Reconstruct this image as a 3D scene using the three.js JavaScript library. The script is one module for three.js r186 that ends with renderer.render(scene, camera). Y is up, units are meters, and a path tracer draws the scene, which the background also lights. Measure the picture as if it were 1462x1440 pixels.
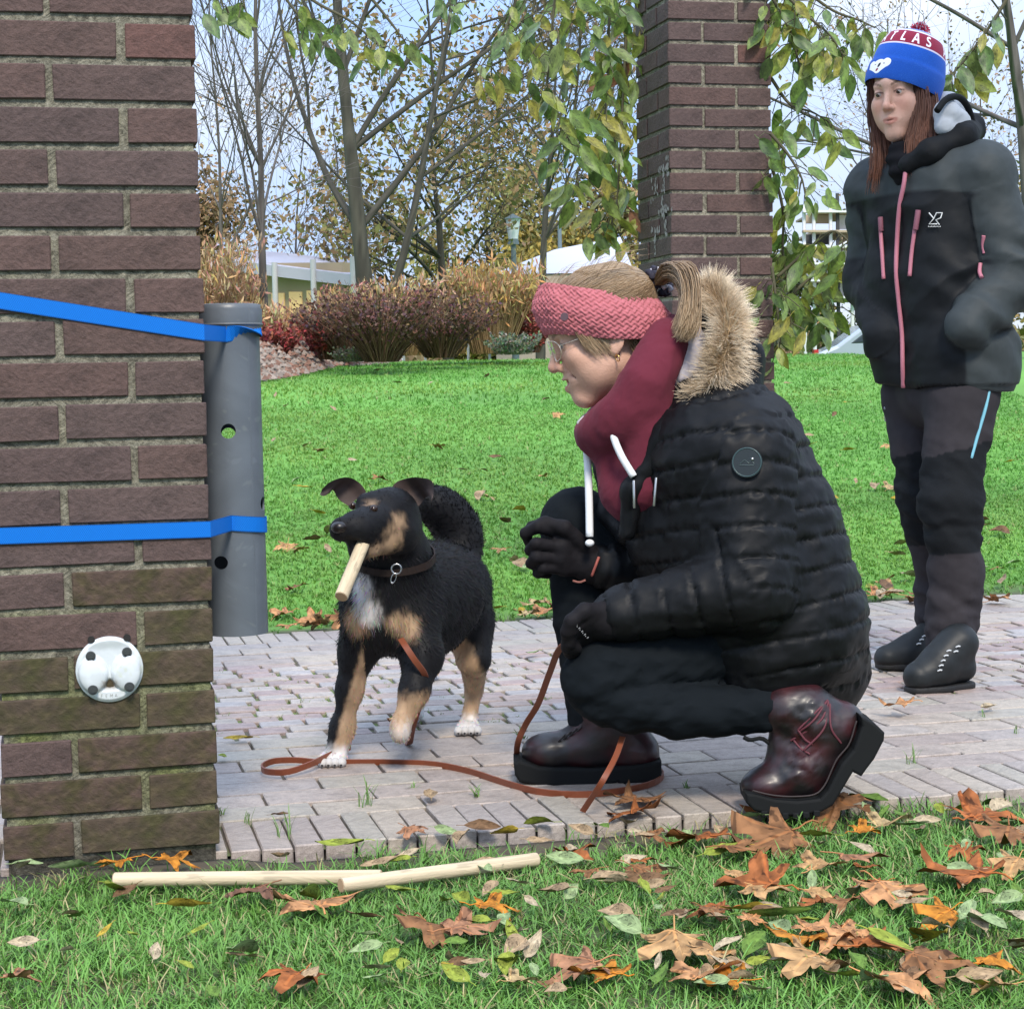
import * as THREE from 'three';
import { mergeGeometries, mergeVertices } from 'three/addons/utils/BufferGeometryUtils.js';
import { ConvexGeometry } from 'three/addons/geometries/ConvexGeometry.js';
import { Brush, Evaluator, SUBTRACTION } from 'three-bvh-csg';

// ---------------------------------------------------------------- camera, sky, sun, exposure
const F = 2640, CW = 1462, CH = 1440, CAM_H = 0.77, PITCH = Math.atan((720 - 543) / F), ROLL = 0.021;
const scene = new THREE.Scene();
const camera = new THREE.PerspectiveCamera(2 * Math.atan(CH / 2 / F) * 180 / Math.PI, CW / CH, 0.05, 600);
camera.rotation.order = 'YXZ';
camera.position.set(0, CAM_H, 0);
camera.rotation.set(-PITCH, 0, -ROLL);
camera.updateMatrixWorld();
const renderer = new THREE.WebGLRenderer();
renderer.toneMapping = THREE.LinearToneMapping;
renderer.toneMappingExposure = 2.55;
renderer.shadowMap.enabled = true;

function rng(seed) { let a = seed >>> 0; return () => { a = (a + 0x6d2b79f5) | 0; let t = Math.imul(a ^ (a >>> 15), 1 | a); t = (t + Math.imul(t ^ (t >>> 7), 61 | t)) ^ t; return ((t ^ (t >>> 14)) >>> 0) / 4294967296; }; }
const hash3 = (x, y, z) => { let h = (Math.imul(x, 374761393) + Math.imul(y, 668265263) + Math.imul(z, 2147483647 - 58999)) | 0; h = Math.imul(h ^ (h >>> 13), 1274126177); h = Math.imul(h ^ (h >>> 16), 2246822519); return ((h ^ (h >>> 15)) >>> 0) / 4294967296; };
function vnoise(x, y, z) { // value noise in -1..1
  const xi = Math.floor(x), yi = Math.floor(y), zi = Math.floor(z); let u = x - xi, v = y - yi, w = z - zi;
  u = u * u * (3 - 2 * u); v = v * v * (3 - 2 * v); w = w * w * (3 - 2 * w);
  const L = (a, b, t) => a + (b - a) * t;
  return 2 * L(L(L(hash3(xi, yi, zi), hash3(xi + 1, yi, zi), u), L(hash3(xi, yi + 1, zi), hash3(xi + 1, yi + 1, zi), u), v),
    L(L(hash3(xi, yi, zi + 1), hash3(xi + 1, yi, zi + 1), u), L(hash3(xi, yi + 1, zi + 1), hash3(xi + 1, yi + 1, zi + 1), u), v), w) - 1;
}
const fbm = (x, y, z, n = 4) => { let s = 0, a = 0.5; for (let i = 0; i < n; i++) { s += a * vnoise(x, y, z); x *= 2.03; y *= 2.03; z *= 2.03; a *= 0.5; } return s; };
const ridge = (x, y, z, n = 2) => 1 - 2.6 * Math.abs(fbm(x, y, z, n));
const clamp = (x, a = 0, b = 1) => Math.min(b, Math.max(a, x));
const mix = (a, b, t) => a + (b - a) * t;
const sstep = (a, b, x) => { const t = clamp((x - a) / (b - a)); return t * t * (3 - 2 * t); };
const V = (x, y, z) => new THREE.Vector3(x, y, z);

// the sky: high thin overcast with pale blue breaks, the same all the way round
{
  const w = 1024, h = 512, d = new Float32Array(w * h * 4);
  for (let j = 0; j < h; j++) for (let i = 0; i < w; i++) {
    const el = ((j + 0.5) / h - 0.5) * Math.PI, az = (i + 0.5) / w * 2 * Math.PI, c = Math.cos(el);
    const x = Math.cos(az) * c, y = Math.sin(el), z = Math.sin(az) * c;
    const n = fbm(x * 5 + 3, y * 13, z * 5, 5), m = clamp(0.5 + n * 1.25);
    const up = 0.66 * (1 + 1.3 * Math.max(0, y)), o = (j * w + i) * 4;
    d[o] = mix(0.285, 0.50, m) * up; d[o + 1] = mix(0.41, 0.55, m) * up; d[o + 2] = mix(0.65, 0.635, m) * up; d[o + 3] = 1;
  }
  const t = new THREE.DataTexture(d, w, h, THREE.RGBAFormat, THREE.FloatType);
  t.mapping = THREE.EquirectangularReflectionMapping; t.magFilter = THREE.LinearFilter; t.needsUpdate = true;
  scene.background = t; scene.environment = t;
}
const sun = new THREE.DirectionalLight(0xfff3e2, 1.5);
sun.position.set(1.5, 7.5, 3.2); sun.target.position.set(0.2, 0, -4);
sun.castShadow = true; sun.shadow.radius = 24; sun.shadow.mapSize.set(2048, 2048);
Object.assign(sun.shadow.camera, { left: -30, right: 30, top: 40, bottom: -30, near: -60, far: 120 });
scene.add(sun, sun.target);

// ---------------------------------------------------------------- pixels of the photograph -> rays, ground points
const Q = camera.quaternion.clone();
const rayDir = (px, py) => V((px - CW / 2) / F, (CH / 2 - py) / F, -1).applyQuaternion(Q);
const W = (px, py, d) => rayDir(px, py).multiplyScalar(d).add(camera.position);       // point at depth d along the optical axis
const pxm = (d) => F / d;                                                             // photo pixels per metre at depth d

// ---------------------------------------------------------------- naming
const used = {};
function numbered(n) { used[n] = (used[n] ?? -1) + 1; return used[n] ? n + '_' + String(used[n]).padStart(3, '0') : n; }
function tag(o, label, category, group, kind) { if (label) o.userData.label = label; if (category) o.userData.category = category; if (group) o.userData.group = group; if (kind) o.userData.kind = kind; return o; }
const shade = (m) => { m.castShadow = true; m.receiveShadow = true; return m; };
function thing(name, label, category, base, group) { const g = new THREE.Group(); g.name = numbered(name); g.position.copy(base); g.updateMatrixWorld(); tag(g, label, category, group); scene.add(g); return g; }
// a part whose geometry is given in world coordinates, under a thing or a part that stands unrotated
function part(parent, name, geo, mat, label) {
  const m = shade(new THREE.Mesh(geo, mat)); m.name = name;
  const p = parent.getWorldPosition(V(0, 0, 0)); geo.translate(-p.x, -p.y, -p.z);
  if (label) m.userData.label = label; parent.add(m); m.updateMatrixWorld(); return m;
}
function single(name, geo, mat, base, label, category, group, kind) { const m = shade(new THREE.Mesh(geo, mat)); m.name = numbered(name); geo.translate(-base.x, -base.y, -base.z); m.position.copy(base); tag(m, label, category, group, kind); scene.add(m); return m; }
function structure(name, geo, mat) { const m = shade(new THREE.Mesh(geo, mat)); m.name = name; m.userData.kind = 'structure'; scene.add(m); return m; }

// ---------------------------------------------------------------- materials and textures
const lin = (r, g, b) => new THREE.Color().setRGB(r, g, b);
const mat = (c, rough = 0.9, o = {}) => new THREE.MeshStandardMaterial({ color: Array.isArray(c) ? lin(...c) : c, roughness: rough, side: THREE.DoubleSide, ...o });
const phys = (c, rough = 0.9, o = {}) => new THREE.MeshPhysicalMaterial({ color: Array.isArray(c) ? lin(...c) : c, roughness: rough, side: THREE.DoubleSide, ...o });
function dataTex(w, h, fn, srgb = true) { // fn(u,v) -> grey or [r,g,b] in 0..1
  const d = new Uint8Array(w * h * 4);
  for (let j = 0; j < h; j++) for (let i = 0; i < w; i++) { let c = fn(i / w, j / h); if (!Array.isArray(c)) c = [c, c, c]; const o = (j * w + i) * 4; for (let k = 0; k < 3; k++) d[o + k] = clamp(c[k]) * 255; d[o + 3] = 255; }
  const t = new THREE.DataTexture(d, w, h); t.wrapS = t.wrapT = THREE.RepeatWrapping; t.magFilter = THREE.LinearFilter; t.minFilter = THREE.LinearMipmapLinearFilter; if (srgb) t.colorSpace = THREE.SRGBColorSpace; t.needsUpdate = true; return t;
}
const tileNoise = (u, v, f, n = 4, s = 0) => { const a = u * 2 * Math.PI, b = v * 2 * Math.PI, r = f / (2 * Math.PI); return fbm(Math.cos(a) * r + s, Math.sin(a) * r + Math.cos(b) * r * 1.3 + 7.1, Math.sin(b) * r * 1.3 + s * 0.7, n); };
const rep = (t, x, y = x) => { const c = t.clone(); c.repeat.set(x, y); c.needsUpdate = true; return c; };
const grainTex = dataTex(256, 256, (u, v) => 0.89 + 0.13 * tileNoise(u, v, 9, 5) + 0.14 * tileNoise(u, v, 40, 3, 2) + 0.2 * (hash3(u * 256 | 0, v * 256 | 0, 3) - 0.5));
const grainBump = dataTex(256, 256, (u, v) => 0.5 + 0.55 * tileNoise(u, v, 22, 4, 5) + 0.25 * (hash3(u * 256 | 0, v * 256 | 0, 8) - 0.5), false);
const weaveBump = dataTex(128, 128, (u, v) => 0.5 + 0.25 * Math.sin(u * 2 * Math.PI * 16) * Math.sin(v * 2 * Math.PI * 16) + 0.2 * (hash3(u * 128 | 0, v * 128 | 0, 1) - 0.5), false);

// ---------------------------------------------------------------- geometry helpers
function boxUV(geo, s = 1, ox = 0, oy = 0) { // uv in metres from the dominant axis
  const p = geo.attributes.position; if (!geo.attributes.normal) geo.computeVertexNormals(); const n = geo.attributes.normal, uv = new Float32Array(p.count * 2);
  for (let i = 0; i < p.count; i++) { const ax = Math.abs(n.getX(i)), ay = Math.abs(n.getY(i)), az = Math.abs(n.getZ(i)); let a, b; if (az >= ax && az >= ay) { a = p.getX(i); b = p.getY(i); } else if (ax >= ay) { a = p.getZ(i); b = p.getY(i); } else { a = p.getX(i); b = p.getZ(i); } uv[2 * i] = a * s + ox; uv[2 * i + 1] = b * s + oy; }
  geo.setAttribute('uv', new THREE.BufferAttribute(uv, 2)); return geo;
}
function chamferBox(w, h, d, c, jit = 0, r = Math.random) {
  const P = []; const x = w / 2, y = h / 2, z = d / 2;
  for (const i of [-1, 1]) for (const j of [-1, 1]) for (const k of [-1, 1]) { const q = () => (r() - 0.5) * jit; const a = q(), b = q(), e = q(), cc = c * (0.7 + 0.8 * r()); P.push(V(i * x + a, j * (y - cc) + b, k * (z - cc) + e), V(i * (x - cc) + a, j * y + b, k * (z - cc) + e), V(i * (x - cc) + a, j * (y - cc) + b, k * z + e)); }
  return boxUV(new ConvexGeometry(P));
}
function clean(g) { const o = new THREE.BufferGeometry(); const q = g.index ? g.toNonIndexed() : g; o.setAttribute('position', q.attributes.position.clone()); if (q.attributes.normal) o.setAttribute('normal', q.attributes.normal.clone()); else o.computeVertexNormals(); return o; }
const merge = (list) => mergeGeometries(list.map(clean));
// raw triangle collector with optional colours
class TB {
  constructor() { this.p = []; this.c = []; this.i = []; this.u = []; }
  v(x, y, z, c, u) { this.p.push(x, y, z); if (c) this.c.push(c[0], c[1], c[2]); if (u) this.u.push(u[0], u[1]); return this.p.length / 3 - 1; }
  t(a, b, c) { this.i.push(a, b, c); }
  q(a, b, c, d) { this.i.push(a, b, c, a, c, d); }
  geo() { const g = new THREE.BufferGeometry(); g.setAttribute('position', new THREE.Float32BufferAttribute(this.p, 3)); if (this.c.length) g.setAttribute('color', new THREE.Float32BufferAttribute(this.c, 3)); if (this.u.length) g.setAttribute('uv', new THREE.Float32BufferAttribute(this.u, 2)); g.setIndex(this.i); g.computeVertexNormals(); return g; }
}
// a tube through points with a radius for each, added to a collector (n sides)
function tubeInto(tb, pts, rad, n = 6, col, flat = 1) {
  const m = pts.length; let N = V(0, 0, 0), prev = null; const rings = [];
  for (let i = 0; i < m; i++) {
    const T = pts[Math.min(m - 1, i + 1)].clone().sub(pts[Math.max(0, i - 1)]).normalize();
    if (!prev) { N = Math.abs(T.y) < 0.9 ? V(0, 1, 0) : V(1, 0, 0); }
    N = N.clone().addScaledVector(T, -N.dot(T)); if (N.lengthSq() < 1e-8) N = V(1, 0, 0).addScaledVector(T, -T.x); N.normalize(); prev = T;
    const B = T.clone().cross(N), r = typeof rad === 'number' ? rad : Array.isArray(rad) ? rad[i] : rad(i / (m - 1)), ring = [];
    for (let k = 0; k < n; k++) { const a = k / n * 2 * Math.PI, ca = Math.cos(a) * r * flat, sa = Math.sin(a) * r; const c = typeof col === 'function' ? col(i / (m - 1), k) : col; ring.push(tb.v(pts[i].x + N.x * ca + B.x * sa, pts[i].y + N.y * ca + B.y * sa, pts[i].z + N.z * ca + B.z * sa, c)); }
    rings.push(ring);
  }
  for (let i = 0; i < m - 1; i++) for (let k = 0; k < n; k++) { const k2 = (k + 1) % n; tb.q(rings[i][k], rings[i][k2], rings[i + 1][k2], rings[i + 1][k]); }
  for (const [ring, f] of [[rings[0], 1], [rings[m - 1], 0]]) for (let k = 1; k < n - 1; k++) f ? tb.t(ring[0], ring[k + 1], ring[k]) : tb.t(ring[0], ring[k], ring[k + 1]);
}
const tube = (pts, rad, n = 8, col, flat) => { const tb = new TB(); tubeInto(tb, pts, rad, n, col, flat); return tb.geo(); };
const curve = (pts, n, tension = 0.5) => new THREE.CatmullRomCurve3(pts, false, 'centripetal', tension).getPoints(n);
// a flat ribbon along points; side(i) gives the width direction
function ribbon(pts, width, sideFn, thick = 0.002) {
  const tb = new TB(), m = pts.length, R = [];
  for (let i = 0; i < m; i++) { const T = pts[Math.min(m - 1, i + 1)].clone().sub(pts[Math.max(0, i - 1)]).normalize(); const S = sideFn(i / (m - 1), T, pts[i]).clone(); S.addScaledVector(T, -S.dot(T)).normalize(); const N = T.clone().cross(S).multiplyScalar(thick / 2); const w = (typeof width === 'number' ? width : width(i / (m - 1))) / 2; const row = []; for (const [a, b] of [[-1, 1], [1, 1], [1, -1], [-1, -1]]) { const q = pts[i].clone().addScaledVector(S, a * w).addScaledVector(N, b); row.push(tb.v(q.x, q.y, q.z, null, [0, 0])); } R.push(row); }
  const len = [0]; for (let i = 1; i < m; i++) len.push(len[i - 1] + pts[i].distanceTo(pts[i - 1]));
  for (let i = 0; i < m - 1; i++) for (let k = 0; k < 4; k++) { const a = R[i][k], b = R[i][(k + 1) % 4], c = R[i + 1][(k + 1) % 4], d = R[i + 1][k]; const q = [[a, i, 0], [b, i, 1], [c, i + 1, 1], [d, i + 1, 0]].map(([j, e, f]) => tb.v(tb.p[3 * j], tb.p[3 * j + 1], tb.p[3 * j + 2], null, [len[e] / 0.0265, f])); tb.q(...q); }
  tb.q(...R[0]); tb.q(...R[m - 1].slice().reverse()); return tb.geo();
}

// ---------------------------------------------------------------- distance fields and surface nets
const cap = (a, b, ra, rb = ra, k) => ({ t: 0, a, b, ra, rb, k, c: a.clone().add(b).multiplyScalar(0.5), R: a.distanceTo(b) / 2 + Math.max(ra, rb) });
const ell = (c, r, q, k) => ({ t: 1, c, r, q: q ? q.clone().invert() : null, k, m: Math.min(r.x, r.y, r.z), R: Math.max(r.x, r.y, r.z) });
const cut = (prim, k) => { prim.sub = true; prim.k = k; return prim; };
function primD(o, x, y, z) {
  if (o.t === 0) { const a = o.a, b = o.b, bx = b.x - a.x, by = b.y - a.y, bz = b.z - a.z, ax = x - a.x, ay = y - a.y, az = z - a.z; const h = clamp((ax * bx + ay * by + az * bz) / (bx * bx + by * by + bz * bz + 1e-12)); return Math.hypot(ax - bx * h, ay - by * h, az - bz * h) - (o.ra + (o.rb - o.ra) * h); }
  let dx = x - o.c.x, dy = y - o.c.y, dz = z - o.c.z;
  if (o.q) { const v = _t.set(dx, dy, dz).applyQuaternion(o.q); dx = v.x; dy = v.y; dz = v.z; }
  const k0 = Math.hypot(dx / o.r.x, dy / o.r.y, dz / o.r.z), k1 = Math.hypot(dx / (o.r.x * o.r.x), dy / (o.r.y * o.r.y), dz / (o.r.z * o.r.z));
  return k1 < 1e-9 ? -o.m : k0 * (k0 - 1) / k1;
}
const _t = new THREE.Vector3();
function field(prims, K = 0.02) {
  return (x, y, z) => {
    let d = 1e3;
    for (const o of prims) {
      const k = o.k ?? K;
      if (o.sub) { const e = -primD(o, x, y, z), h = Math.max(k - Math.abs(d - e), 0) / k; d = Math.max(d, e) + h * h * k * 0.25; continue; }
      const far = Math.hypot(x - o.c.x, y - o.c.y, z - o.c.z) - o.R; if (far > d + k) continue;
      const e = primD(o, x, y, z), h = Math.max(k - Math.abs(d - e), 0) / k; d = Math.min(d, e) - h * h * k * 0.25;
    }
    return d;
  };
}
function boundsOf(prims, pad = 0.03) { const b = new THREE.Box3(); for (const o of prims) { if (o.sub) continue; b.expandByPoint(o.c.clone().addScalar(o.R)); b.expandByPoint(o.c.clone().addScalar(-o.R)); if (o.t === 0) { } } return b.expandByScalar(pad); }
function nets(f, box, cell) {
  const nx = Math.ceil((box.max.x - box.min.x) / cell) + 1, ny = Math.ceil((box.max.y - box.min.y) / cell) + 1, nz = Math.ceil((box.max.z - box.min.z) / cell) + 1, B = 6;
  const g = new Float32Array(nx * ny * nz).fill(1), x0 = box.min.x, y0 = box.min.y, z0 = box.min.z, lim = B * cell * 0.9 + 2.5 * cell;
  for (let bz = 0; bz < nz; bz += B) for (let by = 0; by < ny; by += B) for (let bx = 0; bx < nx; bx += B) {
    const d = f(x0 + (bx + B / 2) * cell, y0 + (by + B / 2) * cell, z0 + (bz + B / 2) * cell), far = Math.abs(d) > lim;
    for (let k = bz; k < Math.min(nz, bz + B); k++) for (let j = by; j < Math.min(ny, by + B); j++) for (let i = bx; i < Math.min(nx, bx + B); i++) g[(k * ny + j) * nx + i] = far ? Math.sign(d) : f(x0 + i * cell, y0 + j * cell, z0 + k * cell);
  }
  const id = new Int32Array(nx * ny * nz).fill(-1), P = [], I = [], at = (i, j, k) => (k * ny + j) * nx + i;
  for (let k = 0; k < nz - 1; k++) for (let j = 0; j < ny - 1; j++) for (let i = 0; i < nx - 1; i++) {
    const o = at(i, j, k); let m = 0; const v = [g[o], g[o + 1], g[o + nx], g[o + nx + 1], g[o + nx * ny], g[o + nx * ny + 1], g[o + nx * ny + nx], g[o + nx * ny + nx + 1]];
    for (let c = 0; c < 8; c++) if (v[c] < 0) m |= 1 << c;
    if (m === 0 || m === 255) continue;
    let sx = 0, sy = 0, sz = 0, n = 0;
    for (let c = 0; c < 8; c++) for (const b of [1, 2, 4]) { if (c & b) continue; const e = c | b; if ((v[c] < 0) === (v[e] < 0)) continue; const t = v[c] / (v[c] - v[e]); sx += (c & 1) + (b === 1 ? t : 0); sy += ((c >> 1) & 1) + (b === 2 ? t : 0); sz += ((c >> 2) & 1) + (b === 4 ? t : 0); n++; }
    id[o] = P.length / 3; P.push(x0 + (i + sx / n) * cell, y0 + (j + sy / n) * cell, z0 + (k + sz / n) * cell);
  }
  const sxy = nx * ny;
  for (let k = 1; k < nz - 1; k++) for (let j = 1; j < ny - 1; j++) for (let i = 1; i < nx - 1; i++) {
    const o = at(i, j, k), s = g[o] < 0;
    const quad = (a, b, c, d, flip) => { if (a < 0 || b < 0 || c < 0 || d < 0) return; flip ? I.push(a, c, b, a, d, c) : I.push(a, b, c, a, c, d); };
    if (s !== g[o + 1] < 0) quad(id[o - nx - sxy], id[o - sxy], id[o], id[o - nx], !s);
    if (s !== g[o + nx] < 0) quad(id[o - 1 - sxy], id[o - 1], id[o], id[o - sxy], !s);
    if (s !== g[o + sxy] < 0) quad(id[o - 1 - nx], id[o - nx], id[o], id[o - 1], !s);
  }
  const geo = new THREE.BufferGeometry(); geo.setAttribute('position', new THREE.Float32BufferAttribute(P, 3)); geo.setIndex(I); geo.computeVertexNormals(); return geo;
}
// mesh a field; optional displacement (metres, along the normal) and vertex colour
function skin(prims, cell, o = {}) {
  let f = typeof prims === 'function' ? prims : field(prims, o.k ?? 0.02); const box = o.box ?? boundsOf(prims);
  if (o.mod) { const f0 = f; f = (x, y, z) => o.mod(f0(x, y, z), x, y, z); }
  const g = nets(f, box, cell), p = g.attributes.position, n = g.attributes.normal;
  if (o.disp) { for (let i = 0; i < p.count; i++) { const d = o.disp(p.getX(i), p.getY(i), p.getZ(i), n.getX(i), n.getY(i), n.getZ(i)); p.setXYZ(i, p.getX(i) + n.getX(i) * d, p.getY(i) + n.getY(i) * d, p.getZ(i) + n.getZ(i) * d); } g.computeVertexNormals(); }
  if (o.color) { const c = new Float32Array(p.count * 3); for (let i = 0; i < p.count; i++) { const q = o.color(p.getX(i), p.getY(i), p.getZ(i), n.getX(i), n.getY(i), n.getZ(i)); c.set(q, 3 * i); } g.setAttribute('color', new THREE.BufferAttribute(c, 3)); }
  if (o.uv) boxUV(g, 1);
  return g;
}

// ---------------------------------------------------------------- the lie of the land: a paved path across the view, lawns before and behind it
const YAW = 13.7 * Math.PI / 180, E1 = V(Math.cos(YAW), 0, -Math.sin(YAW)), E2 = V(-Math.sin(YAW), 0, -Math.cos(YAW));
const flatHit = (px, py, y = 0) => { const d = rayDir(px, py); return camera.position.clone().addScaledVector(d, (y - CAM_H) / d.y); };
const A0 = flatHit(310, 1217);                                       // front edge of the path beside the near pillar
const toST = (p) => { const q = p.clone().sub(A0); return [q.dot(E1), q.dot(E2)]; };
const fromST = (s, t, y = 0) => A0.clone().addScaledVector(E1, s).addScaledVector(E2, t).setY(y);
const PATH_T = toST(flatHit(735, 886))[1];                           // width of the path
function landST(s, t) {
  if (t < 0) return -0.022 + 0.012 * fbm(s * 2.5, t * 2.5, 1, 3) * sstep(0, -0.15, t) + 0.022 * sstep(-0.1, -0.6, t) + 0.016 * sstep(0.12, 0, s) * sstep(-0.35, -0.05, t);
  if (t < PATH_T) return -0.07;
  const u = t - PATH_T; return -0.012 + 1.22 * (1 - Math.exp(-Math.pow(u / 20, 1.15) * 1.5)) * 1.08 * sstep(0, 1.2, u + 0.5) + 0.02 * fbm(s * 0.5, t * 0.5, 2, 3) * sstep(0, 2, u) - 0.75 * sstep(24, 32, u) * sstep(2, 6, s);
}
const land = (x, z) => { const [s, t] = toST(V(x, 0, z)); return landST(s, t); };
function hit(px, py) { // march the pixel's ray to the land
  const d = rayDir(px, py), o = camera.position; let a = 1, b = 1; for (let k = 1; k < 4000; k++) { b = 1 + k * 0.05; const p = o.clone().addScaledVector(d, b); if (p.y < Math.max(land(p.x, p.z), toST(p)[1] > 0 && toST(p)[1] < PATH_T ? 0 : -9)) break; a = b; }
  for (let k = 0; k < 20; k++) { const m = (a + b) / 2, p = o.clone().addScaledVector(d, m); const g = Math.max(land(p.x, p.z), toST(p)[1] > 0 && toST(p)[1] < PATH_T ? 0 : -9); if (p.y < g) b = m; else a = m; }
  return o.clone().addScaledVector(d, b);
}
const grassTex = dataTex(512, 512, (u, v) => { const n = tileNoise(u, v, 14, 5), m = tileNoise(u, v, 60, 3, 9), q = hash3(u * 512 | 0, v * 512 | 0, 4); const k = 0.62 + 0.5 * n + 0.35 * m + 0.25 * (q - 0.5); return [k * 0.62, k * 0.8, k * 0.34]; });
{
  const ts = [], ss = []; for (let t = -6; t < -1.2; t += 0.2) ts.push(t); for (let t = -1.2; t < -0.001; t += 0.02) ts.push(t); ts.push(0, 0.012); for (let t = 0.2; t < PATH_T - 0.05; t += 0.3) ts.push(t); ts.push(PATH_T - 0.012, PATH_T + 0.002); for (let t = PATH_T + 0.05; t < PATH_T + 2; t += 0.05) ts.push(t); for (let t = PATH_T + 2, k = 0.1; t < 320; k *= 1.045, t += k) ts.push(t);
  for (let s = -2; s <= 4.5; s += 0.03) ss.push(s); for (let s = 4.5, k = 0.05; s < 220; k *= 1.1, s += k) { ss.push(s); } for (let s = -2, k = 0.05; s > -220; k *= 1.1, s -= k) ss.unshift(s - 0.01);
  const tb = new TB(), n = ss.length;
  for (const t of ts) for (const s of ss) {
    const p = fromST(s, t, landST(s, t)); const soil = t < 0 ? clamp(sstep(-0.22, 0, t + 0.1 * fbm(s * 4, t * 4, 8, 3)) + 0.4 * (fbm(s * 6, t * 6, 3, 3) > 0.12)) : t < PATH_T + 0.14 ? 0.85 : clamp(0.9 * sstep(0.4, 0, t - PATH_T + 0.25 * fbm(s * 3, t * 3, 5, 3)));
    const k = 1 + 0.35 * fbm(s * 0.9, t * 0.9, 7, 4), g = t < 0 ? [0.06, 0.1, 0.028] : [0.105, 0.265, 0.034];
    tb.v(p.x, p.y, p.z, [mix(g[0], 0.075, soil) * k, mix(g[1], 0.06, soil) * k, mix(g[2], 0.04, soil) * k], [s / 1.5, t / 1.5]);
  }
  for (let j = 0; j < ts.length - 1; j++) for (let i = 0; i < n - 1; i++) tb.q(j * n + i, j * n + i + 1, (j + 1) * n + i + 1, (j + 1) * n + i);
  structure('lawn_ground', tb.geo(), mat([1, 1, 1], 1, { vertexColors: true, bumpMap: grassTex, bumpScale: 0.01 }));
}

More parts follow.
